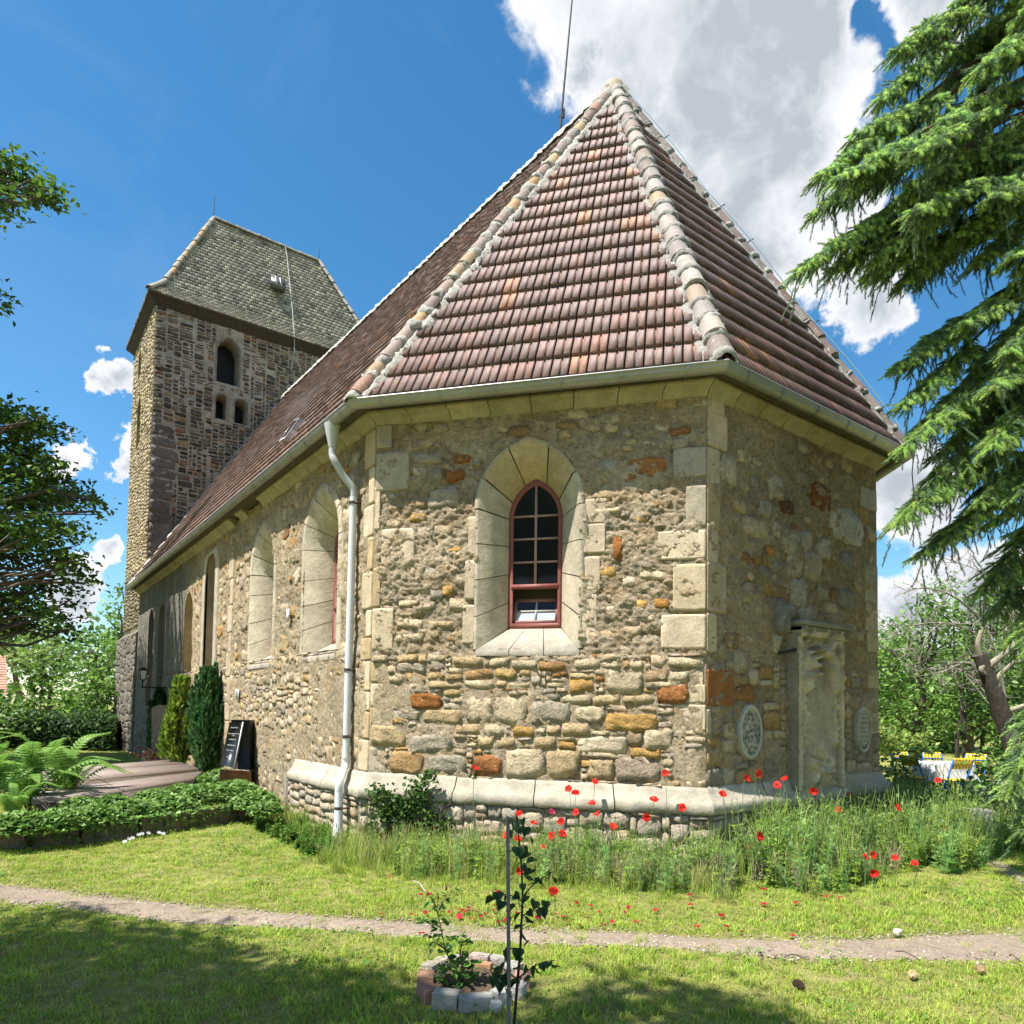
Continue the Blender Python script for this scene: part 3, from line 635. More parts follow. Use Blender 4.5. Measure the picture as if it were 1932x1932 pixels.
# ------------------------------------------------------------------ windows and niches
def opening(W, outer, inner, depth, name, col, joints=True, margin=.05, sillcol=(.38, .335, .27), gap=.005):
    c, a, zs, zsp, za = outer; O = arch_pts(c, a, zs, zsp, za); I = arch_pts(*inner)
    n = len(O); O = np.array(O); I = np.array(I)
    cen = np.array([c, (zs + za) / 2])
    def ringpt(t, k):      # t along outline 0..n-1, k: 0 margin edge, 1 outer arris, 2 inner edge
        i = min(int(t), n - 2); f = t - i; o = O[i] * (1 - f) + O[i + 1] * f; q = I[i] * (1 - f) + I[i + 1] * f
        d = o - np.array([c, min(max(o[1], zs), zsp)]); d = d / (np.linalg.norm(d) + 1e-9)
        return o, q, d
    def patch(t0, t1, mg, mb, colr, back=0.):
        T = np.linspace(t0, t1, max(3, int((t1 - t0) * 2) + 2)); rows = []
        for t in T:
            o, q, d = ringpt(t, 0)
            e0 = o + d * mg; rows.append([W.P(e0[0], e0[1], -.03), W.P(e0[0], e0[1], .014 - back), W.P(o[0], o[1], .016 - back), W.P(q[0], q[1], -depth - back), W.P(q[0], q[1], -depth - .06)])
        G = np.array(rows); mb.add(G.reshape(-1, 3), grid_faces(len(T), 5), colr)
    mb = MB(); patch(0, n - 1, .03, mb, (.20, .165, .11), .02); mb.build('reveal', M_mortar, church)
    cuts = [0] ; za_ = outer[3] - zs
    jr = np.cumsum(rng.uniform(.8, 1.25, 4)); jr = jr / jr[-1]
    cuts += [x * 1.0 for x in jr[:-1]] + [1.0]
    m_ = n - 3; cuts += [1 + m_ * f for f in (.17, .38, .62, .83)] + [n - 2.0] + [n - 2 + x for x in (1 - jr[:-1])[::-1]] + [n - 1.0]
    for k, (t0, t1) in enumerate(zip(cuts[:-1], cuts[1:])):
        arch = 1 <= t0 and t1 <= n - 2
        L0 = (za_ if not arch else .12); g = gap / za_ * rng.uniform(.8, 1.8) if not arch else rng.uniform(.05, .16)
        mb = MB(); patch(t0 + g, t1 - g, (margin + rng.uniform(0, .02)) if arch else margin * rng.uniform(.9, 1.1) + (.12 * rng.random() if t0 < 1 else 0), mb, np.array(col) * rng.uniform(.84, 1.06) * ((1.0, .9, .66) if arch and 4 < k < 8 and name == 'A' else (1, 1, .97)))
        mb.build('voussoir' if arch else 'jamb_stone', M_ashlar, church)
    # sill
    for k in range(3):
        f0, f1 = k / 3 + .004, (k + 1) / 3 - .004
        def L3(p, q, f): return p * (1 - f) + q * f
        ol, orr = np.array([c + a + .02, zs - .01]), np.array([c - a - .02, zs - .01]); il, ir = I[-1], I[0]
        o0, o1, i0, i1 = L3(ol, orr, f0), L3(ol, orr, f1), L3(il, ir, f0), L3(il, ir, f1)
        G = [[W.P(o0[0], o0[1] - .07, .02), W.P(o1[0], o1[1] - .07, .02)], [W.P(*o0, .03), W.P(*o1, .03)], [W.P(*i0, -depth), W.P(*i1, -depth)], [W.P(i0[0], i0[1], -depth - .08), W.P(i1[0], i1[1], -depth - .08)]]
        mb = MB(); mb.add(np.array(G).reshape(-1, 3), grid_faces(4, 2), np.array(sillcol) * rng.uniform(.92, 1.05)); mb.build('sill', M_ashlar, church)
    return O, I

def frame_window(W, inner, depth, opened=True):
    c, a, zs, zsp, za = inner; d = depth + .02
    wdo = MB(); O = np.array(arch_pts(c, a + .005, zs, zsp, za)); I = np.array(arch_pts(c, a - .055, zs + .07, zsp, za - .075))
    rows = [[W.P(*o, -d - .05), W.P(*o, -d + .02), W.P(*i, -d + .02), W.P(*i, -d - .05)] for o, i in zip(O, I)]
    rows.append(rows[0]); G = np.array(rows); wdo.add(G.reshape(-1, 3), grid_faces(len(G), 4), (.22, .065, .05))
    w = wdo.build('window', M_red, church)
    zt = zs + (zsp - zs) * .38                                  # transom
    f = MB(); bar(f, W.P(c - a + .04, zt, -d), W.P(c + a - .04, zt, -d), .05, .06, (.22, .065, .05)); f.build('transom', M_red, w)
    zz = [zt + .02, zt + (zsp - zt) * .36, zt + (zsp - zt) * .70, zsp + .03]
    f = MB(); bar(f, W.P(c, zt, -d - .005), W.P(c, za - .07, -d - .005), .03, .026, (.36, .22, .19), up=W.n); f.build('muntin', M_red, w)
    for z in zz[1:]:
        f = MB(); bar(f, W.P(c - a + .04, z, -d - .005), W.P(c + a - .04, z, -d - .005), .028, .024, (.36, .22, .19)); f.build('muntin', M_red, w)
    aa = a - .05
    for k in range(4):
        z0 = zz[k] + .008; z1 = zz[k + 1] - .008 if k < 3 else za - .08
        for s_ in (-1, 1):
            if k < 3: pts = [(0.012, z0), (aa, z0), (aa, z1), (.012, z1)]
            else:
                h = za - .08 - zsp; R = (aa * aa + h * h) / (2 * aa); th0 = math.asin(min(1, (z0 - zsp) / R)); th1 = math.asin(min(1, h / R))
                pts = [(.012, z0)] + [(aa - R + R * math.cos(t), zsp + R * math.sin(t)) for t in np.linspace(th0, th1, 7)]
                pts = [(max(x, .012), z) for x, z in pts]
            ti = rng.normal(0, .004)
            V = [W.P(c + s_ * x, z, -d - .012 + ti * (x / aa)) for x, z in pts]; V2 = [v - W.n * .004 for v in V]; q = len(V)
            p = MB(); p.add(np.array(V), [list(range(q))]); p.add(np.array(V2), [list(range(q))]); p.build('pane', M_glass, w)
    # lower light: a hopper sash tilted inwards
    t = .33 if opened else 0.; zb = zs + .09; hh = zt - zb - .14; pw = a - .075
    def S(x, y, o=0.): return W.P(c + x, zb + y * math.cos(t) - o * math.sin(t) * 0, -d - .03 - y * math.sin(t) + o)
    sh = MB()
    for (p0, p1, wd) in (((-pw, 0), (pw, 0), .04), ((-pw, hh), (pw, hh), .045), ((-pw, 0), (-pw, hh), .04), ((pw, 0), (pw, hh), .04)):
        bar(sh, S(*p0), S(*p1), wd, .03, (.25, .12, .1), up=W.n)
    so_ = sh.build('sash', M_red, w)
    sh = MB(); bar(sh, S(0, 0), S(0, hh), .022, .02, (.45, .43, .4), up=W.n); bar(sh, S(-pw, hh * .5), S(pw, hh * .5), .022, .02, (.45, .43, .4), up=W.n); sh.build('muntin', M_lead, w)
    for i in (0, 1):
        for j in (0, 1):
            x0, x1 = (-pw + .02, -.01) if i == 0 else (.01, pw - .02); y0, y1 = j * hh * .5 + .012, (j + 1) * hh * .5 - .012
            p = MB(); p.add(np.array([S(x0, y0, -.004), S(x1, y0, -.004), S(x1, y1, -.004), S(x0, y1, -.004)]), [[0, 1, 2, 3]]); p.build('pane', M_glassb if j == 0 else M_glass, w)
    return w
M_glassb = bpy.data.materials.new('bright_glass'); M_glassb.use_nodes = True
_b = M_glassb.node_tree.nodes['Principled BSDF']; _b.inputs['Base Color'].default_value = (.42, .46, .5, 1); _b.inputs['Roughness'].default_value = .12

IN_A = (2.065, .345, 2.72, 4.12, 4.62)
opening(WA, WIN_A, IN_A, .30, 'A', (.46, .395, .30), margin=.045); frame_window(WA, IN_A, .30)
# the weathered jamb stones reach further into the wall on the right
for (s_, z_, w_, h_) in ((1.33, 2.78, .17, .62), (1.31, 3.33, .2, .42), (1.28, 3.75, .26, .36), (1.27, 4.08, .25, .3)):
    put('jamb_stone', WA, s_, z_, w_, h_, .014, .001, (.52, .46, .36), True)
for (s_, z_, w_, h_) in ((2.83, 2.75, .15, .5), (2.82, 3.3, .13, .5), (2.80, 3.85, .10, .5)):
    put('jamb_stone', WA, s_, z_, w_, h_, .014, .001, (.50, .44, .34), True)
for wo in (WIN_N1, WIN_N2):
    inn = (wo[0], .38, wo[2] + .22, wo[3] - .02, wo[4] - .36); opening(WN, wo, inn, .36, 'N', (.49, .42, .32), margin=.10); frame_window(WN, inn, .36, False)
def niche(W, o, depth, col, name='niche'):
    O = np.array(arch_pts(*o)); mb = MB()
    rows = [[W.P(p[0], p[1], .012), W.P(p[0], p[1], -depth)] for p in O]; mb.add(np.array(rows).reshape(-1, 3), grid_faces(len(O), 2), np.array(col) * .95)
    V = np.array([W.P(p[0], p[1], -depth) for p in O]); q = len(V); mb.add(V, [list(range(q))], col)
    mb.add(np.array([W.P(O[0][0], O[0][1], .0), W.P(O[-1][0], O[-1][1], .0), W.P(O[-1][0], O[-1][1], -depth), W.P(O[0][0], O[0][1], -depth)]), [[0, 1, 2, 3]], col)
    mb.build(name, M_ashlar, church)
    return O
niche(WN, NICHE3, .42, (.36, .28, .19)); niche(WN, NICHE4, .3, (.42, .32, .17)); niche(WN, NICHE5, .3, (.17, .15, .125)); niche(WN, NICHE6, .3, (.15, .13, .11))
O = np.array(arch_pts(*NICHE3)); O2 = np.array(arch_pts(NICHE3[0], NICHE3[1] + .26, NICHE3[2], NICHE3[3], NICHE3[4] + .1)); mb = MB()   # smooth render band
rows = [[WN.P(*b, -.02), WN.P(*b, .026), WN.P(*a, .028), WN.P(*a, -.03)] for a, b in zip(O, O2)]; mb.add(np.array(rows).reshape(-1, 3), grid_faces(len(O), 4), (.46, .40, .30)); mb.build('render_band', M_ashlar, church)

# ------------------------------------------------------------------ cornice, eaves, gutter
for seg, L_ in ((0, LN), (1, LA), (2, WB), (3, LA)):
    n = int(L_ / .46); cuts = np.linspace(0, 1, n + 1)
    for a, b in zip(cuts[:-1], cuts[1:]):
        g = .005 / L_; dz = rng.normal(0, .006)
        if seg == 0 and .58 < a < .72 and rng.random() < .6: continue      # lost stones
        mb = MB(); c = np.array((.39, .34, .26)) * rng.uniform(.86, 1.1)
        loft(mb, seg, a + g, b - g, [(-.02, 5.345 + dz), (.03, 5.35 + dz), (.045, 5.38 + dz), (.075, 5.41), (.13, 5.435), (.17, 5.445), (.17, 5.50), (-.02, 5.50)], c, 4, .012, True, s=int(a * 99))
        mb.build('cornice_stone', M_ashlar, church)
mb = MB()
for seg in range(5): loft(mb, seg, 0, 1, [(.0, 5.503), (.31, 5.508), (.33, 5.53)], (.10, .085, .065), 2)
mb.build('soffit', M_dark, church)
GZ = 5.52
def gut_prof(r=.078, cx=.372):
    out = [(cx - r * math.cos(t), GZ - r * 1.15 * math.sin(t)) for t in np.linspace(0, np.pi, 11)]
    out += [(cx + r + .012, GZ + .004), (cx + r + .010, GZ + .018), (cx + r - .006, GZ + .016)]
    return out
for seg in range(5):
    mb = MB(); loft(mb, seg, 0, 1, gut_prof(), (.34, .34, .34), 30 if seg in (0, 1) else 14, .004); mb.build('gutter', M_zinc, church, True)
    L_ = np.linalg.norm(CORN[seg + 1] - CORN[seg]); n = int(L_ / .62)
    for k in range(n):
        t = (k + .5) / n + rng.normal(0, .04) / n; mb = MB(); w = .012 / L_
        loft(mb, seg, t - w, t + w, [(cx_ * 1.0, z_) for cx_, z_ in [(.372 - .084 * math.cos(q), GZ - .086 * 1.15 * math.sin(q)) for q in np.linspace(.2, np.pi, 9)]] + [(.455, GZ + .02)], (.30, .30, .29), 2)
        if seg < 4: mb.build('gutter_bracket', M_zinc, church)
# downpipe at the corner of nave and apse
g0 = WN.O + WN.n * .372
dpth = .372
fy = WN.at(627, 800, .372)[0]; pys = WN.at(661, 1100, .10)[0]; low_s = WN.at(640, 1540, .26)[0]
mb = MB()
tube(mb, [WN.P(fy, GZ - .05, .372), WN.P(fy, GZ - .12, .372), WN.P(fy, GZ - .36, .36)], [.105, .095, .052], (.50, .50, .49), 14)
pp = spline([WN.P(fy, GZ - .34, .36), WN.P(fy, GZ - .46, .36), WN.P(fy - .03, GZ - .55, .335), WN.P(lerp(fy, pys, .5), GZ - .72, .22), WN.P(pys, GZ - .88, .10), WN.P(pys, GZ - 1.0, .085)], 22)
tube(mb, pp, .047, (.44, .45, .46), 14)
ppz = [WN.P(pys, GZ - 1.0, .085), WN.P(pys, 1.02, .10)]; tube(mb, ppz, .049, (.62, .63, .645), 16)
pl = spline([WN.P(pys, 1.04, .10), WN.P(pys, .95, .105), WN.P(lerp(pys, low_s, .4) , .86, .17), WN.P(low_s, .76, .26), WN.P(low_s, .62, .27)], 18); tube(mb, pl, .051, (.66, .67, .68), 14)
tube(mb, [WN.P(low_s, .64, .27), WN.P(low_s, .2, .27), WN.P(low_s, .16, .27), WN.P(low_s, .02, .27)], [.054, .054, .066, .066], (.66, .67, .68), 16)
dpo = mb.build('downpipe', M_pipe, church, True)
for z_, s_, o_ in ((4.44, pys, .09), (2.2, pys, .1), (1.32, pys, .1), (.42, low_s, .27), (1.05, pys, .1), (.66, low_s, .27)):
    b_ = MB(); dkc = (.06, .055, .05) if z_ not in (1.05, .66) else (.6, .6, .6); tube(b_, [WN.P(s_, z_ - .018, o_), WN.P(s_, z_ + .018, o_)], .056, dkc, 14)
    if dkc[0] < .1: bar(b_, WN.P(s_ - .05, z_, o_), WN.P(s_ - .06, z_, 0), .02, .02, (.09, .05, .03))
    b_.build('pipe_clamp', M_iron if dkc[0] < .1 else M_pipe, dpo)

# ------------------------------------------------------------------ roofs
AP = np.array([1.99, 3.54, 12.72]); RT = np.array([1.99, YT, 13.33])
RO = .345; RZ = 5.555
rr = ring(RO); EV = [np.array([*p, RZ]) for p in rr]
NP, JP, KP, LP, MP, NN = EV
TW_, TL_ = .215, .385
prof_x = np.array([0.03, .06, .12, .39, .42, .50, .53, .60, .92, .97])
prof_h = np.array([.002, .026, .020, .022, .003, .003, .024, .019, .022, .002])
TILES = []
def tile_cols():
    b = np.array((.19, .118, .098)); r = rng.random()
    if r < .02: b = np.array((.28, .14, .10))
    elif r < .045: b = np.array((.36, .18, .11))
    elif r < .5: b = np.array((.195, .125, .105))
    elif r < .6: b = np.array((.22, .125, .10))
    return b * rng.uniform(.85, 1.18)
def roof_face(E0, E1, R0, R1, single=True, name='roof', parapet=0, moss=0., tl=TL_, tw=TW_, patchy=0.):
    """tiles on the surface between eave E0-E1 and ridge R0-R1 (R0=R1 for a hip end)"""
    e = E1 - E0; L = np.linalg.norm(e); eu = e / L; mid = (R0 + R1) / 2 - E0; up = mid - eu * (mid @ eu); SL = np.linalg.norm(up); uu = up / SL
    nn = np.cross(eu, uu); nn = nn if nn[2] > 0 else -nn
    r0, r1 = (R0 - E0) @ eu, (R1 - E0) @ eu
    hs_ = [(R0 - E0), (R1 - E0)]; nrow = int(round(SL / tl)); tl = SL / nrow
    mb = MB(); mb.add(np.array([E0, E1, R1, R0]) - nn * .03, [[0, 1, 2, 3]], (.05, .035, .03)); mb.build(name, M_dark, church)
    lift = lambda a, g: 0.
    sag = (R1 - R0) @ np.array([0, 0, 1.])
    for i in range(nrow):
        g0, g1 = i * tl, (i + 1) * tl
        xl0, xr0 = r0 * g0 / SL, L + (r1 - L) * g0 / SL; xl1, xr1 = r0 * min(g1, SL) / SL, L + (r1 - L) * min(g1, SL) / SL
        k0 = int(math.floor(min(xl0, xl1) / tw)); k1 = int(math.ceil(max(xr0, xr1) / tw))
        for k in range(k0, k1):
            a = k * tw; c_ = a + tw / 2; gm = (g0 + g1) / 2; l_, r_ = r0 * gm / SL, L + (r1 - L) * gm / SL
            if c_ < l_ - .06 or c_ > r_ + .06: continue
            x = a + prof_x * tw; lo = np.clip(x, xl0, xr0); hi = np.clip(x, xl1, xr1)
            jz, jr_ = rng.normal(0, .004), rng.normal(0, .004)
            def pt(xx, g, h):
                P = E0 + np.outer(xx, eu) + uu * g + np.outer(h, nn)
                if sag: P[:, 2] += ((xx - r0 * g / SL) / (L + (r1 - L) * g / SL - r0 * g / SL + 1e-6) - .5) * sag * (g / SL)
                return P
            Vt = np.vstack([pt(hi, g1 + .02, prof_h * 1. + .004), pt(lo, g0 + jr_, prof_h + .046 + jz), pt(lo, g0 + jr_, prof_h + .008 + jz)])
            q = len(x); F = grid_faces(3, q); col = tile_cols()
            gl = fbm(Vt.mean(0)[None], .9, 3, 77)[0]
            if rng.random() < .5: col = col * (.8 + .45 * gl)
            if i < 3 and rng.random() < .4: col = lerp(col, np.array((.28, .145, .11)), rng.uniform(.1, .7))
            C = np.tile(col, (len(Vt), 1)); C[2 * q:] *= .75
            ctr = Vt.mean(0); px_, py_, d_ = proj(ctr); vw = ctr - CAM; cosv = abs(vw @ nn) / np.linalg.norm(vw)
            TILES.append((cosv / d_ ** 2 * (1 if single and -20 < px_ < 1950 else 0), Vt, F, C))
roof_face(KP, JP, AP, AP, name='apse_roof'); roof_face(LP, KP, AP, AP, name='apse_roof'); roof_face(MP, LP, AP, AP, name='apse_roof')
roof_face(JP, NP, AP, RT, name='nave_roof', single=False)
mb = MB(); mb.add(np.array([MP, NN, RT, AP]), [[0, 1, 2, 3]], (.15, .10, .08)); mb.build('nave_roof', M_tile, church)
TILES.sort(key=lambda t: -t[0])
for t in TILES[:300]:
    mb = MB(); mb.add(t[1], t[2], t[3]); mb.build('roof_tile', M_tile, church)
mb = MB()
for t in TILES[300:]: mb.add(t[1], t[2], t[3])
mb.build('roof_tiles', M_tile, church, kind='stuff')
del TILES
# hips and ridge: half-round tiles bedded in white mortar
ocs = [(.38, .24, .12), (.32, .225, .14), (.25, .185, .145), (.21, .165, .14), (.40, .28, .15), (.22, .155, .125), (.30, .17, .115), (.27, .215, .175)]
mbed = MB()
def ridge_run(a, b, r=.105, ln=.36, lift=.05, cols=ocs, mort=1., name='ridge_tile', greyed=0., single=True, bed=(.40, .375, .33), up=None):
    a = np.array(a, float); b = np.array(b, float); d = b - a; L = np.linalg.norm(d); d /= L; up = np.array([0, 0, 1.]) if up is None else up
    s = np.cross(d, up); s /= np.linalg.norm(s); u = np.cross(s, d); n = int(L / ln); ln = L / n; res = []
    for k in range(n):
        t0, t1 = k * ln, (k + 1) * ln + .03; th = np.linspace(-.12, np.pi + .12, 9); rows = []
        j = rng.normal(0, .008, 2)
        for t, q in ((t0 - .0, 1.13), (t0 + .03, 1.10), (t1, .92)):
            rows.append(a + d * t + (s * j[0] + u * (lift - .05 + j[1]))[None] + r * q * (np.cos(th)[:, None] * s + np.sin(th)[:, None] * u * .95))
        rows.insert(0, a + d * (t0) + u * (lift - .05) + r * .95 * (np.cos(th)[:, None] * s + np.sin(th)[:, None] * u * .95))
        G = np.array(rows); c = lerp(np.array(cols[rng.integers(len(cols))]), np.array((.34, .33, .31)), greyed * rng.random()) * rng.uniform(.85, 1.1)
        mb = MB(); mb.add(G.reshape(-1, 3), grid_faces(4, 9), c); res.append(mb.build(name, M_ridge, church, True))
        if mort:   # lumpy collar at each joint
            th2 = np.linspace(-.3, np.pi + .3, 13); rows = []
            wob = np.interp(np.arange(13), [0, 3, 6, 9, 12], rng.normal(0, .028, 5)) * mort; wd_ = rng.uniform(.6, 1.5)
            for t, q in ((-.075, .9), (-.05, 1.12), (-.0, 1.19), (.04, 1.12), (.06, .9)):
                jj = 1 + rng.normal(0, .045, 13); tt = t0 + t * mort * wd_ + wob + rng.normal(0, .012, 13) * mort
                rows.append(a + np.outer(tt, d) + u * (lift - .05) + (r * q * jj)[:, None] * (np.cos(th2)[:, None] * s + np.sin(th2)[:, None] * u * .93))
            mbed.add(np.array(rows).reshape(-1, 3), grid_faces(5, 13), np.array(bed) * rng.uniform(.85, 1.1))
    m_ = int(L / .07)
    if mort:
        for sd in (-1, 1):
            T = np.linspace(0, L, m_); rows = []
            for w, h in ((.07, .0), (.11, .045), (.165, .045), (.20, -.05)):
                ww = w * (r / .105) + rng.normal(0, .026, m_) * (w > .08) * mort; hh = h + rng.normal(0, .01, m_)
                rows.append(a + np.outer(T, d) + np.outer(ww * sd, s) + np.outer(hh + lift - .05 - ww * .42, u))
            mbed.add(np.array(rows).reshape(-1, 3), grid_faces(4, m_), np.array(bed) * .93)
    return res
U_ = np.array([0, 0, .03])
ridge_run(JP + U_, AP + U_, r=.112, mort=1.05); ridge_run(KP + U_ + np.array([0, 0, .01]), AP + U_, r=.13, cols=[ocs[1], ocs[3], ocs[3], ocs[2], ocs[5], (.33, .24, .155), (.27, .2, .16)], mort=.8, greyed=.7, bed=(.34, .32, .285))
ridge_run(LP + U_, AP + U_, cols=[(.17, .11, .09), (.2, .14, .12), (.15, .12, .11), (.2, .17, .15)], mort=.5, bed=(.34, .33, .29)); ridge_run(MP, AP, mort=0)
ridge_run(AP + U_, RT + U_, cols=[(.2, .14, .11), (.25, .16, .12)], mort=.8, ln=.4, bed=(.46, .45, .40))
mbed.build('bedding_mortar', M_bed, church, True)
mb = MB(); th = np.linspace(0, 2 * np.pi, 12, endpoint=False)      # cap over the meeting hips
for k, (r_, z_) in enumerate(((.2, -.12), (.17, .03), (.11, .10))):
    pass
V = np.array([[AP[0] + r_ * math.cos(t) * (1 + rng.normal(0, .05)), AP[1] + .02 + r_ * math.sin(t), AP[2] + z_] for r_, z_ in ((.21, -.10), (.19, .05), (.12, .14), (.03, .165)) for t in th])
F = [[i * 12 + j, i * 12 + (j + 1) % 12, (i + 1) * 12 + (j + 1) % 12, (i + 1) * 12 + j] for i in range(3) for j in range(12)]
mb.add(V, F, (.34, .28, .2)); mb.build('hip_cap', M_ridge, church, True)
# mortar fillet where the nave roof meets the tower
mb = MB(); n_ = 60; T = np.linspace(0, 1, n_)[:, None]; base = NP + np.array([0, -.0, .04]) + T * (RT - NP)
rows = [base + np.array([0, -.02, .10]) + rng.normal(0, .012, (n_, 3)), base + np.array([0, -.12, .07]) + rng.normal(0, .012, (n_, 3)), base + np.array([0, -.2, .0]) + rng.normal(0, .01, (n_, 3))]
mb.add(np.array(rows).reshape(-1, 3), grid_faces(3, n_), (.42, .41, .36)); mb.build('mortar_fillet', M_bed, church, True)
# skylight lying in the nave roof
def on_nave(px, py):
    n = np.cross(JP - NP, RT - NP); n /= np.linalg.norm(n); return hit(px, py, NP, n)
q4 = [on_nave(*p) for p in ((536, 842), (548, 836), (576, 796), (566, 800))]
qn_ = np.cross(JP - NP, RT - NP); qn_ /= np.linalg.norm(qn_); qn_ = qn_ * (1 if qn_[2] > 0 else -1)
mb = MB(); Q = np.array(q4); mb.add(np.vstack([Q + qn_ * .12, Q - qn_ * .02]), [[0, 1, 2, 3], [0, 1, 5, 4], [1, 2, 6, 5], [2, 3, 7, 6], [3, 0, 4, 7]], (.6, .62, .64)); skl = mb.build('skylight', M_zinc, church)
mb = MB(); cQ = Q.mean(0); mb.add(cQ + (Q - cQ) * .78 + qn_ * .124, [[0, 1, 2, 3]]); mb.build('pane', M_glass, skl)
# lightning rod on the ridge, conductor wires
mb = MB(); rb = AP + (RT - AP) * .085; tube(mb, [rb, rb + (dp(1083, -40, np.dot(rb - CAM, CF)) - rb)], [.022, .014], (.05, .05, .05), 6)
tube(mb, [rb + np.array([.1, 0, .55]), rb + np.array([.1, 0, .72])], .03, (.04, .04, .04), 6); bar(mb, rb + np.array([0, 0, .5]), rb + np.array([.1, 0, .6]), .015, .015, (.05, .05, .05))
mb.build('lightning_rod', M_iron, church)
mb = MB(); hd = AP - LP; T = np.linspace(0, 1, 40)[:, None]; out = np.array([.62, -.35, .5]); out /= np.linalg.norm(out)
wire = LP + T * hd + out * (.17 + .06 * np.abs(np.sin(T * 9.4))) ; tube(mb, wire, .009, (.30, .42, .46), 5)
tube(mb, spline([LP + out * .2, LP + np.array([.22, 0, -.25]), LP + np.array([.12, -.02, -.75]), np.array([WB + .1, .02, 4.35]), np.array([WB + .02, .03, 4.1]), np.array([WB + .01, .05, 3.2])], 20), .008, (.2, .24, .26), 5)
for t_ in (.09, .3, .52, .62, .83): p = LP + hd * t_; bar(mb, p + out * .05, p + out * .27, .014, .014, (.06, .06, .05))
mb.build('lightning_wire', M_iron, church)
# ------------------------------------------------------------------ tower
TZ = 15.6
def tw_open(x0, x1, ytop, ybot, W=WTE, pointed=.5):
    a0, zb = W.at(x0, ybot); a1, _ = W.at(x1, ybot); c = (a0 + a1) / 2; _, zt = W.at((x0 + x1) / 2, ytop); a = abs(a1 - a0) / 2
    return (c, a, zb, zt - a * (1.0 if pointed < 1 else 1.35), zt)
TO1 = tw_open(408, 451, 637, 719, pointed=1); TO2 = tw_open(406, 428, 744, 790); TO3 = tw_open(441, 466, 754, 795)
LT = TX1 - TX0
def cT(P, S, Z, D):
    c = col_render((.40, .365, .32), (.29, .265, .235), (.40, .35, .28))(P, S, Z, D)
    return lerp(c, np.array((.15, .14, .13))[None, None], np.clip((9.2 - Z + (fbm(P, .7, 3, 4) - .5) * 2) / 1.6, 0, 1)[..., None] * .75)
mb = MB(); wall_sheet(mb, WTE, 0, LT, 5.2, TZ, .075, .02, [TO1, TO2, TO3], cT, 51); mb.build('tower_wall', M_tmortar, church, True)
TS1 = (.0 + 2.35, .36, 13.1, 14.3, 14.8)
ts = WTS.at(262, 800)[0]; TS2 = (ts, .42, WTS.at(262, 838)[1], WTS.at(262, 775)[1], WTS.at(262, 755)[1]); TS1 = (WTS.at(264, 690)[0], .3, WTS.at(264, 712)[1], WTS.at(266, 672)[1], WTS.at(266, 660)[1])
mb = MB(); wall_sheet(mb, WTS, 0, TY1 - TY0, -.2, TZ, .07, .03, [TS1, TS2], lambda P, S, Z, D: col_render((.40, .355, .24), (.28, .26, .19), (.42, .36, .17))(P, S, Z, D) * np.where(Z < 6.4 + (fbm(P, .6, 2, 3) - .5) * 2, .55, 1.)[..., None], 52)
wall_sheet(mb, Wall((TX0, TY1), (1, 0), (0, 1)), 0, LT, 0, TZ, .4, .02, [], cT, 53); wall_sheet(mb, Wall((TX1, TY0), (0, 1), (1, 0)), 0, TY1 - TY0, 0, TZ, .4, .02, [], cT, 54)
mb.build('tower_wall', M_tmortar, church, True)
W0 = Wall((TX0 - .16, TY0 + .5), (0, 1), (-1, 0)); mb = MB(); wall_sheet(mb, W0, 0, TY1 - TY0 + .1, -.2, 4.1, .09, .03, [], lambda P, S, Z, D: np.array((.20, .185, .155)) * (.7 + .5 * fbm(P * np.array([1, 1, .15]), 3, 4, 12)[..., None]) + np.clip(fbm(P * np.array([1, 1, .1]), 4, 3, 21) * 6 - 3.9, 0, 1)[..., None] * .15, 55)
loftv = [W0.P(0, -.2, -.2), W0.P(0, -.2, 0), W0.P(0, 4.1, 0), W0.P(0, 4.1, -.2)]; mb.add(np.array(loftv), [[0, 1, 2, 3]], (.2, .18, .15)); e5 = W0.P(TY1 - TY0 + .1, 0); 
mb.add(np.array([W0.P(0, 4.1, 0), W0.P(TY1 - TY0 + .1, 4.1, 0), W0.P(TY1 - TY0 + .1, 4.3, -.2), W0.P(0, 4.3, -.2)]), [[0, 1, 2, 3]], (.2, .18, .15)); mb.build('tower_wall', M_tmortar, church, True)
def tp(s, z):
    c = np.array(TP[rng.choice(len(TP), p=_tw)][0]) * rng.uniform(.6, 1.1)
    if s > 3.4 and z > 8.5 and z < 13.5 and rng.random() < .3: c = lerp(c, np.array((.28, .2, .11)), .6)
    return c
oT = Occ(0, LT, 5.4, TZ - .12, .03)
for o in (TO1, TO2, TO3): oT.mask(lambda S, Z, w_=o: inside_arch(S, Z, *w_, grow=.1))
oT.mask(lambda S, Z: Z < 5.4 + (S) * 1.28 - .9)          # under the nave roof nobody sees it
zz = 6.0
while zz < 11:
    hh = rng.uniform(.3, .55); w_ = rng.uniform(.6, .95); put('quoin', WTE, w_ / 2, zz + hh / 2, w_ - .03, hh - .03, .02, .006, np.array((.145, .132, .125)) * rng.uniform(.85, 1.15), m=M_tower, pull=.05); oT.rect(w_ / 2, zz + hh / 2, w_, hh); zz += hh
oT.fill(WTE, 'stone', (.2, .62), (.10, .26), .03, .014, tp, joint=.05, m=M_tower, keep=.93)
oS = Occ(0, TY1 - TY0, 4.4, TZ - .1, .035)
for o in (TS1, TS2): oS.mask(lambda S, Z, w_=o: inside_arch(S, Z, *w_, grow=.12))
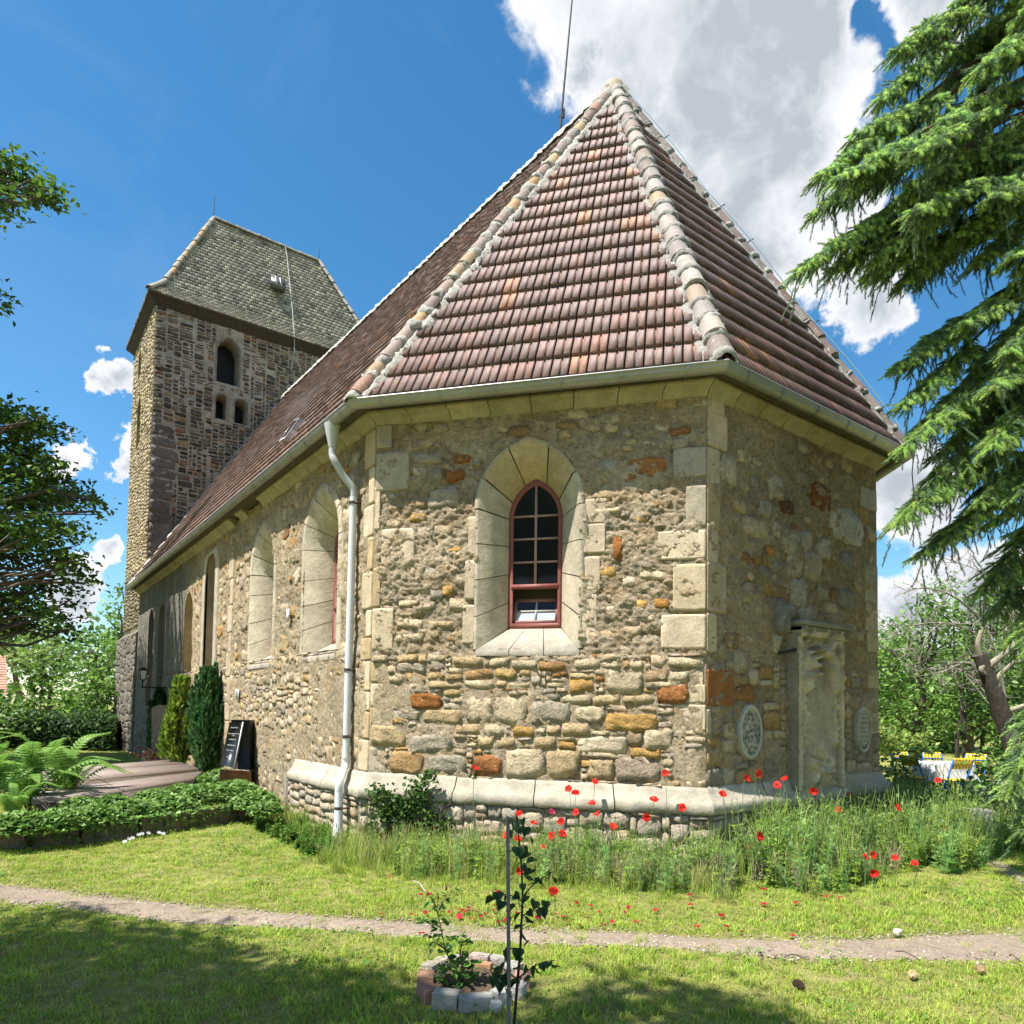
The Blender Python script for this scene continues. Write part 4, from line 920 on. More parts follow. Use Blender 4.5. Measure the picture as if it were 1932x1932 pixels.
oS.fill(WTS, 'stone', (.16, .5), (.10, .22), .035, .014, lambda s, z: lerp(np.array(((.40, .36, .26), (.33, .30, .22), (.42, .37, .2), (.3, .28, .23))[rng.integers(4)]), np.array((.3, .27, .2)), rng.random() * .5) * (1 if z > 6.4 else .6), joint=.03, m=M_tower)
o_ = Occ(.0, TY1 - TY0 + .1, 0, 4.1, .04); o_.fill(W0, 'stone', (.3, .75), (.22, .45), .02, .006, lambda s, z: np.array((.165, .15, .13)) * rng.uniform(.8, 1.25), m=M_tower, pull=.05)
for o, nm in ((TO1, 1), (TO2, 2), (TO3, 3)):
    O = np.array(arch_pts(*o)); I = np.array(arch_pts(o[0], o[1] * .97, o[2], o[3], o[4] - .02)); mb = MB()
    rows = [[WTE.P(p[0] + (p[0] - o[0]) * .12, p[1] + .05 * (p[1] > o[3] - .1), .02), WTE.P(*p, .03), WTE.P(*q, -.7)] for p, q in zip(O, I)]
    mb.add(np.array(rows).reshape(-1, 3), grid_faces(len(O), 3), (.22, .19, .155)); mb.build('opening_surround', M_tower, church)
    mb = MB(); V = np.array([WTE.P(p[0], p[1], -.69) for p in I]); mb.add(V, [list(range(len(V)))], (.008, .008, .01)); mb.build('louvre', M_plain, church)
for o in (TS1, TS2):
    niche(WTS, o, .35, (.30, .25, .13))
# roof with bell-cast eaves
TE = .283; ez, rz_ = 15.83, 20.86; RS, RN = np.array([-.17, 23.7]), np.array([4.14, 23.7])
def fz(t): return np.where(t < .22, .62 * t, .1364 + (t - .22) * (.8636 / .78))
def tface(E0, E1, R0, R1, rows, sw, name='tower_roof', tilesout=None):
    E0, E1, R0, R1 = [np.array(q, float) for q in (E0, E1, R0, R1)]
    def P(f, t):
        a = E0 + (E1 - E0) * f; b = R0 + (R1 - R0) * f; xy = a * (1 - t) + b * t; return np.array([xy[0], xy[1], ez + (rz_ - ez) * float(fz(np.array(t)))])
    mb = MB(); T = np.linspace(0, 1, 14); G = np.array([[P(f, t) for f in (0, .5, 1)] for t in T]); G[..., 2] -= .03; mb.add(G.reshape(-1, 3), grid_faces(14, 3), (.12, .11, .09)); mb.build(name, M_dark, church)
    e = E1 - E0; L = np.linalg.norm(e); eu = e / L; r0 = (R0 - E0) @ eu; r1 = (R1 - E0) @ eu
    up = np.cross(np.array([*eu, 0]), np.array([0, 0, 1.])); dpt = abs((R0 - E0) @ np.array([up[0], up[1]])); 
    sgn = np.sign((R0 - E0) @ up[:2]); inn = up[:2] * sgn
    for i in range(rows):
        t0, t1 = i / rows, (i + 1) / rows; g0, g1 = t0 * dpt, t1 * dpt; z0, z1 = [ez + (rz_ - ez) * float(fz(np.array(t))) for t in (t0, t1)]
        sl_ = np.array([*(inn * (g1 - g0)), z1 - z0]); sl_ /= np.linalg.norm(sl_); nn = np.cross(np.array([*eu, 0]), sl_); nn *= np.sign(nn[2])
        l_, r_ = r0 * (t0 + t1) / 2, L + (r1 - L) * (t0 + t1) / 2; off = (i % 2) * sw / 2
        for k in range(int((l_ - off) / sw) - 1, int((r_ - off) / sw) + 2):
            c = off + (k + .5) * sw
            if c < l_ or c > r_: continue
            w = sw * .47; j = rng.normal(0, .006)
            def Q(x, g, h): x = min(max(x, r0 * g / dpt - .04), L + (r1 - L) * g / dpt + .04); z = z0 + (z1 - z0) * (g - g0) / (g1 - g0); return np.array([*(E0 + eu * x + inn * g), z]) + nn * h
            dg = g1 - g0; lo = .032; dn = j
            V = np.array([Q(c - w, g1 + dg * .1, .004), Q(c + w, g1 + dg * .1, .004), Q(c + w, g0 + .28 * dg, lo), Q(c + w * .55, g0 + dn, lo + .004), Q(c - w * .55, g0 + dn, lo + .004), Q(c - w, g0 + .28 * dg, lo), Q(c + w, g0 + .28 * dg, 0), Q(c + w * .55, g0 + dn, 0.), Q(c - w * .55, g0 + dn, 0.), Q(c - w, g0 + .28 * dg, 0)])
            col = lerp(np.array((.27, .245, .20)), np.array((.43, .385, .28)), rng.random()) * rng.uniform(.75, 1.15)
            if rng.random() < .1: col = col * .55
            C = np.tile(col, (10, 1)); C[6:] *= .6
            p0, p1, d_ = proj(V[3]); tilesout.append((1 / d_ ** 2 * (0 < p0 < 1932) * abs((V[3] - CAM) @ nn), V, [[0, 1, 2, 5], [5, 2, 3, 4], [5, 4, 8, 9], [4, 3, 7, 8], [3, 2, 6, 7]], C))
SH = []
e00, e10, e11, e01 = (TX0 - TE, TY0 - TE), (TX1 + TE, TY0 - TE), (TX1 + TE, TY1 + TE), (TX0 - TE, TY1 + TE)
tface(e00, e10, RS, RN, 34, .19, tilesout=SH); tface(e01, e00, RS, RS, 34, .19, tilesout=SH)
mb = MB()
for a_, b_, c_, d_ in ((e10, e11, RN, RN), (e11, e01, RN, RS)): mb.add(np.array([[*a_, ez], [*b_, ez], [*d_, rz_], [*c_, rz_]]), [[0, 1, 2, 3]], (.25, .23, .17))
mb.build('tower_roof', M_shingle, church)
SH.sort(key=lambda t: -t[0])
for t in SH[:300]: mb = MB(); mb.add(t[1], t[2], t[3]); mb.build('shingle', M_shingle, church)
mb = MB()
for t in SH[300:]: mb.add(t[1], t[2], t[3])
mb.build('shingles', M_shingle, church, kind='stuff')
gc = [(.36, .27, .15), (.3, .26, .2), (.27, .25, .2), (.38, .24, .12)]
def hipline(e, r):
    T = np.linspace(0, 1, 9); return [np.array([*(np.array(e) * (1 - t) + np.array(r) * t), ez + (rz_ - ez) * float(fz(np.array(t))) + .03]) for t in T]
for e_, r_, cc in ((e00, RS, gc), (e10, RN, [(.3, .28, .24), (.34, .32, .28)])):
    hp = hipline(e_, r_)
    for a, b in zip(hp[:-1], hp[1:]): ridge_run(a, b, r=.11, ln=.33, cols=cc, mort=0)
ridge_run((RS[0], RS[1], rz_ + .02), (RN[0], RN[1], rz_ + .02), r=.12, cols=[(.24, .22, .18), (.3, .28, .22)], mort=.6, ln=.4, bed=(.33, .31, .26))
# boxed eaves in dark wood, spikes, white cable, vent
mb = MB()
q = np.array([[*e00], [*e10], [*e11], [*e01]], float); qi = np.array([[TX0 + .02, TY0 + .02], [TX1 - .02, TY0 + .02], [TX1 - .02, TY1 - .02], [TX0 + .02, TY1 - .02]])
for k in range(4):
    a, b, c, d = q[k], q[(k + 1) % 4], qi[(k + 1) % 4], qi[k]
    mb.add(np.array([[*a, ez - .02], [*b, ez - .02], [*c, TZ - .12], [*d, TZ - .12]]), [[0, 1, 2, 3]], (.06, .045, .035)); mb.add(np.array([[*a, ez - .05], [*b, ez - .05], [*b, ez + .01], [*a, ez + .01]]), [[0, 1, 2, 3]], (.09, .06, .04))
    mb.add(np.array([[*d, TZ - .12], [*c, TZ - .12], [*c, TZ + .2], [*d, TZ + .2]]), [[0, 1, 2, 3]], (.08, .06, .045))
mb.build('eaves_board', M_dark, church)
mb = MB(); box(mb, (2, 23.7, TZ + .12), (LT - .2, 4.3, .06), (.05, .05, .05)); mb.build('ceiling_board', M_dark, church)
for p_, h_ in ((RS, .95), (RN, .6)):
    mb = MB(); tube(mb, [(p_[0], p_[1], rz_), (p_[0], p_[1], rz_ + .25), (p_[0] + .02, p_[1], rz_ + h_)], [.02, .02, .012], (.06, .08, .1), 6); mb.build('spike', M_iron, church)
nE = np.array([0, -(rz_ - ez), (23.7 - TY0 + TE)]); nE /= np.linalg.norm(nE)
def on_troof(px, py, off=.1):
    P0 = np.array([TX0, TY0 - TE, ez]); return hit(px, py, P0 + nE * off, nE)
mb = MB(); tube(mb, spline([on_troof(537, 462), on_troof(541, 480), on_troof(546, 530), on_troof(552, 590), np.array(WTE.P(WTE.at(553, 640, .15)[0], 15.4, .34)), WTE.P(WTE.at(551, 660, .1)[0], 14.6, .06)], 24), .014, (.45, .45, .42), 5); mb.build('cable', M_plain, church)
vx = on_troof(522, 541, .06); mb = MB(); Mx = np.column_stack([(1, 0, 0), np.cross(nE, (1, 0, 0)), nE])
box(mb, vx + nE * .12, (.52, .55, .26), (.13, .13, .12), M=Mx); vb = mb.build('roof_vent', M_zinc, church)
for s_ in (-.1, .08): mb = MB(); box(mb, vx + nE * .26 + np.array([s_, 0, 0]), (.035, .5, .02), (.6, .6, .58), M=Mx); mb.build('rib', M_plain, vb)

# ------------------------------------------------------------------ stones: the largest in view as pieces, the rest joined
kinds = {}
for t in STONES: kinds.setdefault(t[1], []).append(t)
rest = {}
for nm, L in kinds.items():
    L.sort(key=lambda t: -t[0])
    for k, t in enumerate(L):
        if k < 300 and t[0] > 0: mb = MB(); mb.add(t[2], t[3], t[4]); mb.build(nm, t[5], church)
        else: rest.setdefault((nm, t[5].name), [t[5]]).append(t)
for (nm, _), L in rest.items():
    mb = MB()
    for t in L[1:]: mb.add(t[2], t[3], t[4])
    mb.build({'stone': 'rubble_stones'}.get(nm, nm + 's'), L[0], church, kind='stuff')
del STONES, kinds, rest

# ------------------------------------------------------------------ things fixed to the church
def relief(W, s0, s1, z0, z1, base, f, step, col, m, name, parent, thick=None):
    ns, nz = int((s1 - s0) / step) + 1, int((z1 - z0) / step) + 1
    S, Z = np.meshgrid(np.linspace(s0, s1, ns), np.linspace(z0, z1, nz), indexing='ij'); U = (S - s0) / (s1 - s0) * 2 - 1; V = (Z - z0) / (z1 - z0)
    D = f(U, V, S, Z); P = W.P(S, Z, base + D); mb = MB()
    dark_top = np.clip((fbm(P, 4, 4, 9) - .45) * 6, 0, 1) * np.clip((V - .55) * 3, 0, 1); C = np.array(col) * (1 + np.clip(D[..., None] * 9 - .12, -.6, .3)); C = lerp(C, np.array((.09, .088, .085)), dark_top[..., None] * .75); C = np.broadcast_to(C, P.shape)  # recesses painted darker, raised carving lighter, top darkened, for stronger shade contrast
    mb.add(P.reshape(-1, 3), grid_faces(ns, nz), C.reshape(-1, 3))
    rim = np.concatenate([P[:, 0], P[-1, 1:], P[::-1, -1][1:], P[0, ::-1][1:]]); b = rim - W.n * (base + .25)
    n = len(rim); mb.add(np.vstack([rim, b]), [[i, (i + 1) % n, n + (i + 1) % n, n + i] for i in range(n)], np.array(col) * .8)
    return mb.build(name, m, parent, True)
def G_(U, V, u, v, su, sv, h, rot=0):
    k, q = math.cos(rot), math.sin(rot); a = (U - u) * k + (V - v) * q * 3; b = -(U - u) * q / 3 + (V - v) * k
    return h * np.exp(-(a / su) ** 2 - (b / sv) ** 2)
er = np.random.default_rng(3)
def frelief(U, V, S, Z):
    P = np.stack([S, Z, S * 0], -1); D = np.zeros_like(U)
    tab = (np.abs(U) < .52) & (V > .2) & (V < .62); D += (fbm(P, 9, 4, 2) - .5) * .02
    edge = np.abs(U) > .84; D += np.where(edge, .03, 0)
    for s in (-1, 1):       # side garlands hanging from brackets, with scroll drops
        D += G_(U, V, .66 * s, .70, .13, .045, .11) + G_(U, V, .66 * s, .63, .10, .03, .09) + G_(U, V, .64 * s, .80, .12, .05, .06)
        for k in range(7): D += G_(U, V, (.66 + .05 * math.sin(k * 2)) * s, .56 - k * .045, .10, .02, .05 * er.uniform(.6, 1.2))
        D += G_(U, V, .40 * s, .16, .14, .04, .06, .4 * s) + G_(U, V, .22 * s, .07, .16, .03, .05, -.6 * s)
    D += G_(U, V, 0, .86, .3, .06, .07) - G_(U, V, 0, .80, .12, .03, .04)
    for k in range(26): D += G_(U, V, er.uniform(-.6, .6), er.uniform(.7, .93), er.uniform(.04, .1), er.uniform(.008, .02), er.choice([-.05, .06, .07]), er.uniform(-1, 1))
    D += G_(U, V, 0, .27, .12, .035, .06) + G_(U, V, -.25, .23, .08, .02, .05) + G_(U, V, .2, .23, .1, .03, .05)
    for k in range(16): D += G_(U, V, er.uniform(-.55, .55), er.uniform(.03, .3), er.uniform(.04, .09), er.uniform(.008, .02), er.choice([-.04, .055, .06]), er.uniform(-1, 1))
    D = D * 1.5 - .01 * (fbm(P, 18, 3, 7) > .55); D = np.where(V > .945, .10 + .02 * np.sin(U * 20) + (fbm(P, 22, 2, 4) - .5) * .05, D); D = np.where(tab, D * .25 + .012, D)
    return D
ep = empty('epitaph', WE.P(2.3, .72, .2), label='tall weathered sandstone epitaph with carved garlands on the shaded church wall', cat='epitaph')
def local(o, root): o.parent = root; o.location = -root.location; return o
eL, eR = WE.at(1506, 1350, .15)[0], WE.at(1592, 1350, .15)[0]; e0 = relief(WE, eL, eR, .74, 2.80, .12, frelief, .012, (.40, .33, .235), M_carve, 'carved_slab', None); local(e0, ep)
mb = MB(); box(mb, ((eL + eR) / 2, -.15, 2.85), (eR - eL + .06, .22, .06), (.25, .235, .2)); box(mb, ((eL + eR) / 2, -.14, 2.79), (eR - eL, .18, .06), (.22, .2, .17)); o = mb.build('cornice', M_carve); local(o, ep)
mb = MB(); Vv = WE.P(np.array([1.5, 1.62, 1.8, 1.86, 1.8, 1.66, 1.52]), np.array([2.72, 2.66, 2.66, 2.85, 3.02, 3.1, 2.95]), .0); 
put_v = stone(WE, eL - .12, 2.92, .3, .42, .09, .03, (.22, .22, .215), False); mb.add(*put_v); o = mb.build('console', M_carve); local(o, ep)
mb = MB(); tube(mb, [WE.P(eL - .2, 2.46, .0), WE.P(eL - .12, 2.48, .08), WE.P(eL + .0, 2.51, .12)], .022, (.03, .03, .03), 6); o = mb.build('iron_clamp', M_iron); local(o, ep)
def oval(c, z, rx, rz, label, dark):
    t = empty('oval_plaque', WE.P(c, z - rz, .1), label=label, cat='plaque')
    th = np.linspace(0, 2 * np.pi, 36, endpoint=False); mb = MB(); prev = None; rings = [(1.10, -.02), (1.10, .04), (1.06, .055), (1.0, .06), (.96, .05), (.9, .045)]
    V = np.array([WE.P(c + rx * k * np.cos(a), z + rz * k * np.sin(a) * (1 + (.09 if (not dark and a > 3.9 and a < 5.5) else 0)), o) for k, o in rings for a in th]); F = [[i * 36 + j, i * 36 + (j + 1) % 36, (i + 1) * 36 + (j + 1) % 36, (i + 1) * 36 + j] for i in range(len(rings) - 1) for j in range(36)]
    mb.add(V, F, (.42, .40, .33)); o = mb.build('rim', M_carve, None, True); local(o, t)
    n = 44; S, Z = np.meshgrid(np.linspace(-1, 1, n), np.linspace(-1, 1, n), indexing='ij'); rr_ = np.sqrt(S ** 2 + Z ** 2)
    k = np.minimum(1, 1 / np.maximum(rr_, 1e-6)); S2, Z2 = S * np.where(rr_ > 1, k, 1), Z * np.where(rr_ > 1, k, 1)
    P = np.stack([S2 * 1, Z2 * 1.4, S2 * 0], -1); line = (np.sin(Z2 * 26) > .2) & (np.abs(S2) < .75 * np.sqrt(1 - np.clip(Z2, -1, 1) ** 2)) & (fbm(P, 14, 2, 3) > .45)
    D = .04 + .015 * (1 - rr_.clip(0, 1) ** 2) - np.where(line, .006, 0)
    lich = fbm(P, 6, 4, 9) > .52
    C = np.where(lich[..., None] & dark, np.array((.17, .16, .135)), np.array((.38, .35, .285))); C = np.where(line[..., None], C * .62, C)
    mb = MB(); mb.add(WE.P(c + S2 * rx * .9, z + Z2 * rz * .9, D).reshape(-1, 3), grid_faces(n, n), C.reshape(-1, 3)); o = mb.build('inscribed_face', M_carve, None, True); local(o, t)
oval(.79, 1.48, .20, .30, 'oval stone plaque with dark lichen and worn lettering, between wall corner and epitaph', True)
oval(3.47, 1.50, .185, .29, 'plain pale oval stone plaque right of the epitaph', False)
# wall lantern on the nave
ly = WN.at(268, 1270, .7)[0]; lz = WN.at(262, 1268, .7)[1]
t = empty('wall_lantern', WN.P(ly, lz - .4), label='black wall lantern with tapered glass panes on a bracket near the tower', cat='lantern')
mb = MB(); a_ = WN.P(ly, lz - .42, 0); tube(mb, [a_ + np.array([0, 0, .25]), a_ - np.array([0, 0, .3])], .03, (.02, .02, .02), 6); tube(mb, [a_, a_ + WN.n * .72], .022, (.02, .02, .02), 6); tube(mb, [a_ + WN.n * .68, a_ + WN.n * .68 + np.array([0, 0, .22])], .02, (.02, .02, .02), 6); o = mb.build('bracket', M_iron); local(o, t)
cx = a_ + WN.n * .68 + np.array([0, 0, .2]); mb = MB()
def sq(r, z): return np.array([[cx[0] + r * x, cx[1] + r * y, cx[2] + z] for x, y in ((-1, -1), (1, -1), (1, 1), (-1, 1))])
for i in range(4): bar(mb, sq(.055, 0)[i], sq(.09, .25)[i], .016, .016, (.02, .02, .02)); bar(mb, sq(.055, 0)[i], sq(.055, 0)[(i + 1) % 4], .016, .016, (.02, .02, .02)); bar(mb, sq(.09, .25)[i], sq(.09, .25)[(i + 1) % 4], .018, .018, (.02, .02, .02))
o = mb.build('cage', M_iron); local(o, t)
mb = MB(); mb.add(np.vstack([sq(.115, .26), sq(.025, .33)]), [[0, 1, 5, 4], [1, 2, 6, 5], [2, 3, 7, 6], [3, 0, 4, 7], [4, 5, 6, 7], [3, 2, 1, 0]], (.02, .02, .02)); o = mb.build('cap', M_iron); local(o, t)
for i in range(4):
    mb = MB(); mb.add(np.array([sq(.055, .005)[i], sq(.055, .005)[(i + 1) % 4], sq(.088, .245)[(i + 1) % 4], sq(.088, .245)[i]]), [[0, 1, 2, 3]], (.45, .46, .46)); o = mb.build('pane', M_plain); local(o, t)
# little white plate with a blue-black emblem, and a second one higher up
for px_, py_, w_, h_, lab in ((448, 1310, .17, .2, 'small white enamel plate on the rubble wall above the black gravestone'), (561 + 2, 1128 - 60, .10, .2, 'narrow white number plate high on the wall between the two nave windows')):
    a, z = WN.at(px_ if h_ == .2 and w_ == .17 else 543, py_ if w_ == .17 else 1161, .05); t = empty('wall_plate', WN.P(a, z - .1, .05), label=lab, cat='plate')
    mb = MB(); box(mb, WN.P(a, z, .05), (.02, w_, h_), (.72, .72, .70)); o = mb.build('plate', M_plain); local(o, t)
    if w_ > .15: mb = MB(); mb.add(np.array([WN.P(a + x, z + y, .0625) for x, y in ((0, .07), (.045, .045), (.035, -.03), (0, -.075), (-.035, -.03), (-.045, .045))]), [[0, 1, 2, 3, 4, 5]], (.03, .05, .2)); o = mb.build('emblem', M_plain); local(o, t)
# ------------------------------------------------------------------ scattering of one small mesh over many points (stuff only)
def scatter(name, src_mb_list, pts, rots, scls, m, parent=None, **kw):
    """src_mb_list: meshes; every point carries its own rotation and size; geometry nodes draws them"""
    pts = np.asarray(pts, float); n = len(pts); pickv = rng.integers(0, len(src_mb_list), n); out = []
    for k, s in enumerate(src_mb_list):
        sel = pickv == k
        if not sel.any(): continue
        src = bpy.data.objects.new(name + '_piece', s.mesh(name + '_piece', m))
        me = bpy.data.meshes.new(name); P = pts[sel]; me.vertices.add(len(P)); me.vertices.foreach_set('co', P.astype(np.float32).ravel())
        a = me.attributes.new('rot', 'FLOAT_VECTOR', 'POINT'); a.data.foreach_set('vector', np.asarray(rots, float)[sel].astype(np.float32).ravel())
        a = me.attributes.new('scl', 'FLOAT', 'POINT'); a.data.foreach_set('value', np.asarray(scls, float)[sel].astype(np.float32).ravel())
        me.update(); me.materials.append(m)
        o = bpy.data.objects.new(name, me); COL.objects.link(o); tag(o, kind='stuff', **kw)
        if parent is not None: o.parent = parent; o.location = -parent.location
        g = bpy.data.node_groups.new(name, 'GeometryNodeTree'); g.interface.new_socket('Geometry', in_out='INPUT', socket_type='NodeSocketGeometry'); g.interface.new_socket('Geometry', in_out='OUTPUT', socket_type='NodeSocketGeometry')
        gi, go, ip, oi = g.nodes.new('NodeGroupInput'), g.nodes.new('NodeGroupOutput'), g.nodes.new('GeometryNodeInstanceOnPoints'), g.nodes.new('GeometryNodeObjectInfo')
        oi.inputs[0].default_value = src; oi.inputs['As Instance'].default_value = True
        r = g.nodes.new('GeometryNodeInputNamedAttribute'); r.data_type = 'FLOAT_VECTOR'; r.inputs[0].default_value = 'rot'
        er_ = g.nodes.new('FunctionNodeEulerToRotation'); q = g.nodes.new('GeometryNodeInputNamedAttribute'); q.data_type = 'FLOAT'; q.inputs[0].default_value = 'scl'
        L = g.links; L.new(gi.outputs[0], ip.inputs['Points']); L.new(oi.outputs['Geometry'], ip.inputs['Instance']); L.new(r.outputs['Attribute'], er_.inputs[0]); L.new(er_.outputs[0], ip.inputs['Rotation']); L.new(q.outputs['Attribute'], ip.inputs['Scale']); L.new(ip.outputs[0], go.inputs[0])
        md = o.modifiers.new('scatter', 'NODES'); md.node_group = g; out.append(o)
    return out
def dir_euler(D, roll):
    D = D / np.linalg.norm(D, axis=1)[:, None]; return np.stack([roll, -np.arcsin(np.clip(D[:, 2], -1, 1)), np.arctan2(D[:, 1], D[:, 0])], -1)
def blade_tuft(n, h, r, w, cols, lean=.5, seg=3, head=None):
    mb = MB()
    for _ in range(n):
        a = rng.uniform(0, 2 * np.pi); rr = r * math.sqrt(rng.random()); x0 = np.array([rr * math.cos(a), rr * math.sin(a), -.01]); hh = h * rng.uniform(.55, 1.15); d = rng.uniform(0, 2 * np.pi); ln = lean * rng.uniform(.1, 1) * hh
        sd = np.array([-math.sin(d), math.cos(d), 0]) * w / 2; c = np.array(cols[rng.integers(len(cols))]) * rng.uniform(.8, 1.2); V = []; C = []
        for k in range(seg + 1):
            t = k / seg; p = x0 + np.array([math.cos(d) * ln * t * t, math.sin(d) * ln * t * t, hh * t * (1 - .18 * t * lean)])
            ww = (1 - t * .85) if k < seg else .02
            V += [p - sd * ww, p + sd * ww]; C += [c * (.7 + .45 * t)] * 2
        mb.add(V, [[2 * k, 2 * k + 1, 2 * k + 3, 2 * k + 2] for k in range(seg)], np.array(C))
        if head is not None and rng.random() < head[0]:
            p = V[-1]; q = np.array([math.cos(d) * .3, math.sin(d) * .3, 1.]); q /= np.linalg.norm(q)
            for s_ in (sd * 1.6, np.cross(sd, q) * 1.6): mb.add([p - q * .01, p + s_ * 1.2 + q * .03, p + q * .075, p - s_ * 1.2 + q * .03], [[0, 1, 2, 3]], head[1])
    return mb
def leaves(mb, C, size, cols, up=.35, aspect=.62, jitter=.35, fold=.18):
    """one folded leaf (two triangles pairs) per centre"""
    C = np.asarray(C, float); n = len(C)
    if n == 0: return
    N = rng.standard_normal((n, 3)); N[:, 2] = np.abs(N[:, 2]) * (1 + up) + up; N /= np.linalg.norm(N, axis=1)[:, None]
    T = np.cross(N, rng.standard_normal((n, 3))); T /= np.linalg.norm(T, axis=1)[:, None]; S = np.cross(N, T)
    sz = (np.asarray(size) * (1 + jitter * (rng.random(n) - .5) * 2))[:, None]
    a, tip = C - T * sz * .5, C + T * sz * .5 - N * sz * .08; l, r = C + S * sz * aspect * .5 + N * sz * fold * .5, C - S * sz * aspect * .5 + N * sz * fold * .5
    V = np.stack([a, l, tip, r], 1).reshape(-1, 3); i = np.arange(n)[:, None] * 4; F = np.concatenate([i + [0, 1, 2], i + [0, 2, 3]])
    cl = np.asarray(cols, float); cc = cl[rng.integers(0, len(cl), n)] * (1 + .25 * (rng.random((n, 1)) - .5) * 2)
    mb.add(V, F, np.repeat(cc, 4, 0))
def clumps(blobs, per_m3=6, leaves_per=12, spread=.28, shell=.5, flat=.7):
    """leaf positions: twig ends inside each (centre, radius) blob, a handful of leaves around each"""
    out = []
    for c, r in blobs:
        n = max(3, int(per_m3 * r ** 2 * 6)); u = rng.standard_normal((n, 3)); u /= np.linalg.norm(u, axis=1)[:, None]
        R = r * (shell + (1 - shell) * rng.random(n) ** .6) * (.75 + .5 * vnoise(u * 2.2 + np.asarray(c) * 1.7, 5)); T = np.asarray(c) + u * R[:, None] * np.array([1, 1, flat])
        k = leaves_per; o = rng.standard_normal((n, k, 3)) * spread * np.array([1, 1, .55]); out.append((T[:, None] + o).reshape(-1, 3))
    return np.concatenate(out)
def limb(mb, a, b, r0, r1, col, bend=.1, n=8, seg=7):
    a, b = np.array(a, float), np.array(b, float); L = np.linalg.norm(b - a); P = [a]
    for k in (1, 2, 3): P.append(a + (b - a) * k / 4 + rng.standard_normal(3) * L * bend * .35 + np.array([0, 0, L * bend * .3]))
    P.append(b); P = spline(P, n); tube(mb, P, np.linspace(r0, r1, n), col, seg, cap=False, jit=.18); return P
BARK = (.12, .095, .07)
def tree(name, label, base, top, r0, blobs, lsize, cols, per=6, lper=12, spread=.28, cat='tree', group=None, bark=BARK, shell=.45, twigs=2, m=None, flat=.75, aspect=.62):
    base = np.array(base, float); top = np.array(top, float); t = empty(name, base, label=label, cat=cat, group=group); off = -base
    mb = MB(); P = limb(mb, base + off, top + off, r0, r0 * .35, bark, .06, 14, 9); 
    for c, r in blobs:
        c = np.array(c, float); k = int(np.clip(((c[2] - base[2]) / (top[2] - base[2] + 1e-6) - .25) * 13, 2, 12)); q = limb(mb, P[k], c + off, r0 * .35, r0 * .06, bark, .15, 7, 5)
        for _ in range(twigs): u = rng.standard_normal(3); u /= np.linalg.norm(u); limb(mb, q[4], c + off + u * r * .8, r0 * .10, .012, bark, .12, 5, 4)
    mb.build('trunk', M_bark, t, True)
    mb = MB(); leaves(mb, clumps([(np.array(c) + off, r) for c, r in blobs], per, lper, spread, shell, flat), lsize, cols, aspect=aspect); mb.build('crown', m or M_leaf, t); return t

# ------------------------------------------------------------------ lawn
GR = [(.30, .46, .045), (.38, .51, .06), (.21, .38, .035), (.46, .48, .10), (.48, .42, .2)]
def in_poly(x, y, T, B):
    P = np.vstack([T[:, :2], B[::-1, :2]]); ins = np.zeros(len(x), bool); j = len(P) - 1
    for i in range(len(P)):
        xi, yi, xj, yj = *P[i], *P[j]; c = ((yi > y) != (yj > y)) & (x < (xj - xi) * (y - yi) / (yj - yi + 1e-12) + xi); ins ^= c; j = i
    return ins
def in_church(x, y, g=.0):
    return (x > -2.6 - g) & (x < 6.6 + g) & (y > (-g)) & (y < 27 + g) & ((x + y * .8125 > -.487 - g * 1.28)) 
BED_C = np.mean([gp(785, 1868)[:2], gp(1000, 1868)[:2], gp(895, 1812)[:2], gp(880, 1895)[:2]], 0)
def wall_dist(x, y):
    q = np.array([x - 0, y]); d = (WA.n[0] * x + WA.n[1] * y); s = (WA.d[0] * x + WA.d[1] * y)
    dA = np.where((s > -.1) & (s < LA + .2), d, 99); dB = np.where((x > -.1) & (x < WB + .5), -y, 99); dB = np.where(dB < -.2, 99, dB); dA = np.where(dA < -.2, 99, dA)
    dN = np.where((y > UJ - .2) & (y < 6.4), -2.6 - x, 99); dK = np.hypot(x, y); dJ = np.hypot(x + 2.6, y - 3.2); dL = np.hypot(x - WB, y)
    return np.minimum.reduce([dA, dB, np.where(dN < -.2, 99, dN), dK, dJ, dL])
def sample_ground(dens_near, d0, dmax, xr=(-40, 1990), yr=None, falloff=1.0):
    """points on the lawn; thinner with distance from the viewer"""
    xs, ys = [], []; x0, x1, y0, y1 = -8.5, 14, -5, 30
    n = int(dens_near * (x1 - x0) * (y1 - y0)); x, y = rng.uniform(x0, x1, n), rng.uniform(y0, y1, n)
    px, py, w = proj(np.stack([x, y, x * 0], -1)); keep = (w > 1.5) & (px > xr[0]) & (px < xr[1]) & (py < 2050) & (w < dmax); x, y, w = x[keep], y[keep], w[keep]
    k2 = rng.random(len(x)) < np.clip((d0 / w) ** falloff, 0, 1); return x[k2], y[k2], w[k2]
x, y, w = sample_ground(620, 5.5, 26, falloff=1.45)
inp = in_poly(x, y, pathT, pathB); bed = np.hypot(x - BED_C[0], y - BED_C[1]) < .40
edge_n = fbm(np.stack([x, y, x * 0], -1), 1.7, 3, 4); worn = (edge_n > .60) & (rng.random(len(x)) < .5)
pn = fbm(np.stack([x, y, x * 0], -1), 6, 3, 41); ok = (~inp | ((pn > .62) & (rng.random(len(x)) < .5))) & ~bed & ~in_church(x, y) & ~worn; gx_, gy_ = x[ok], y[ok]
x2, y2, w2 = sample_ground(22, 9, 16); i2 = in_poly(x2, y2, pathT, pathB)
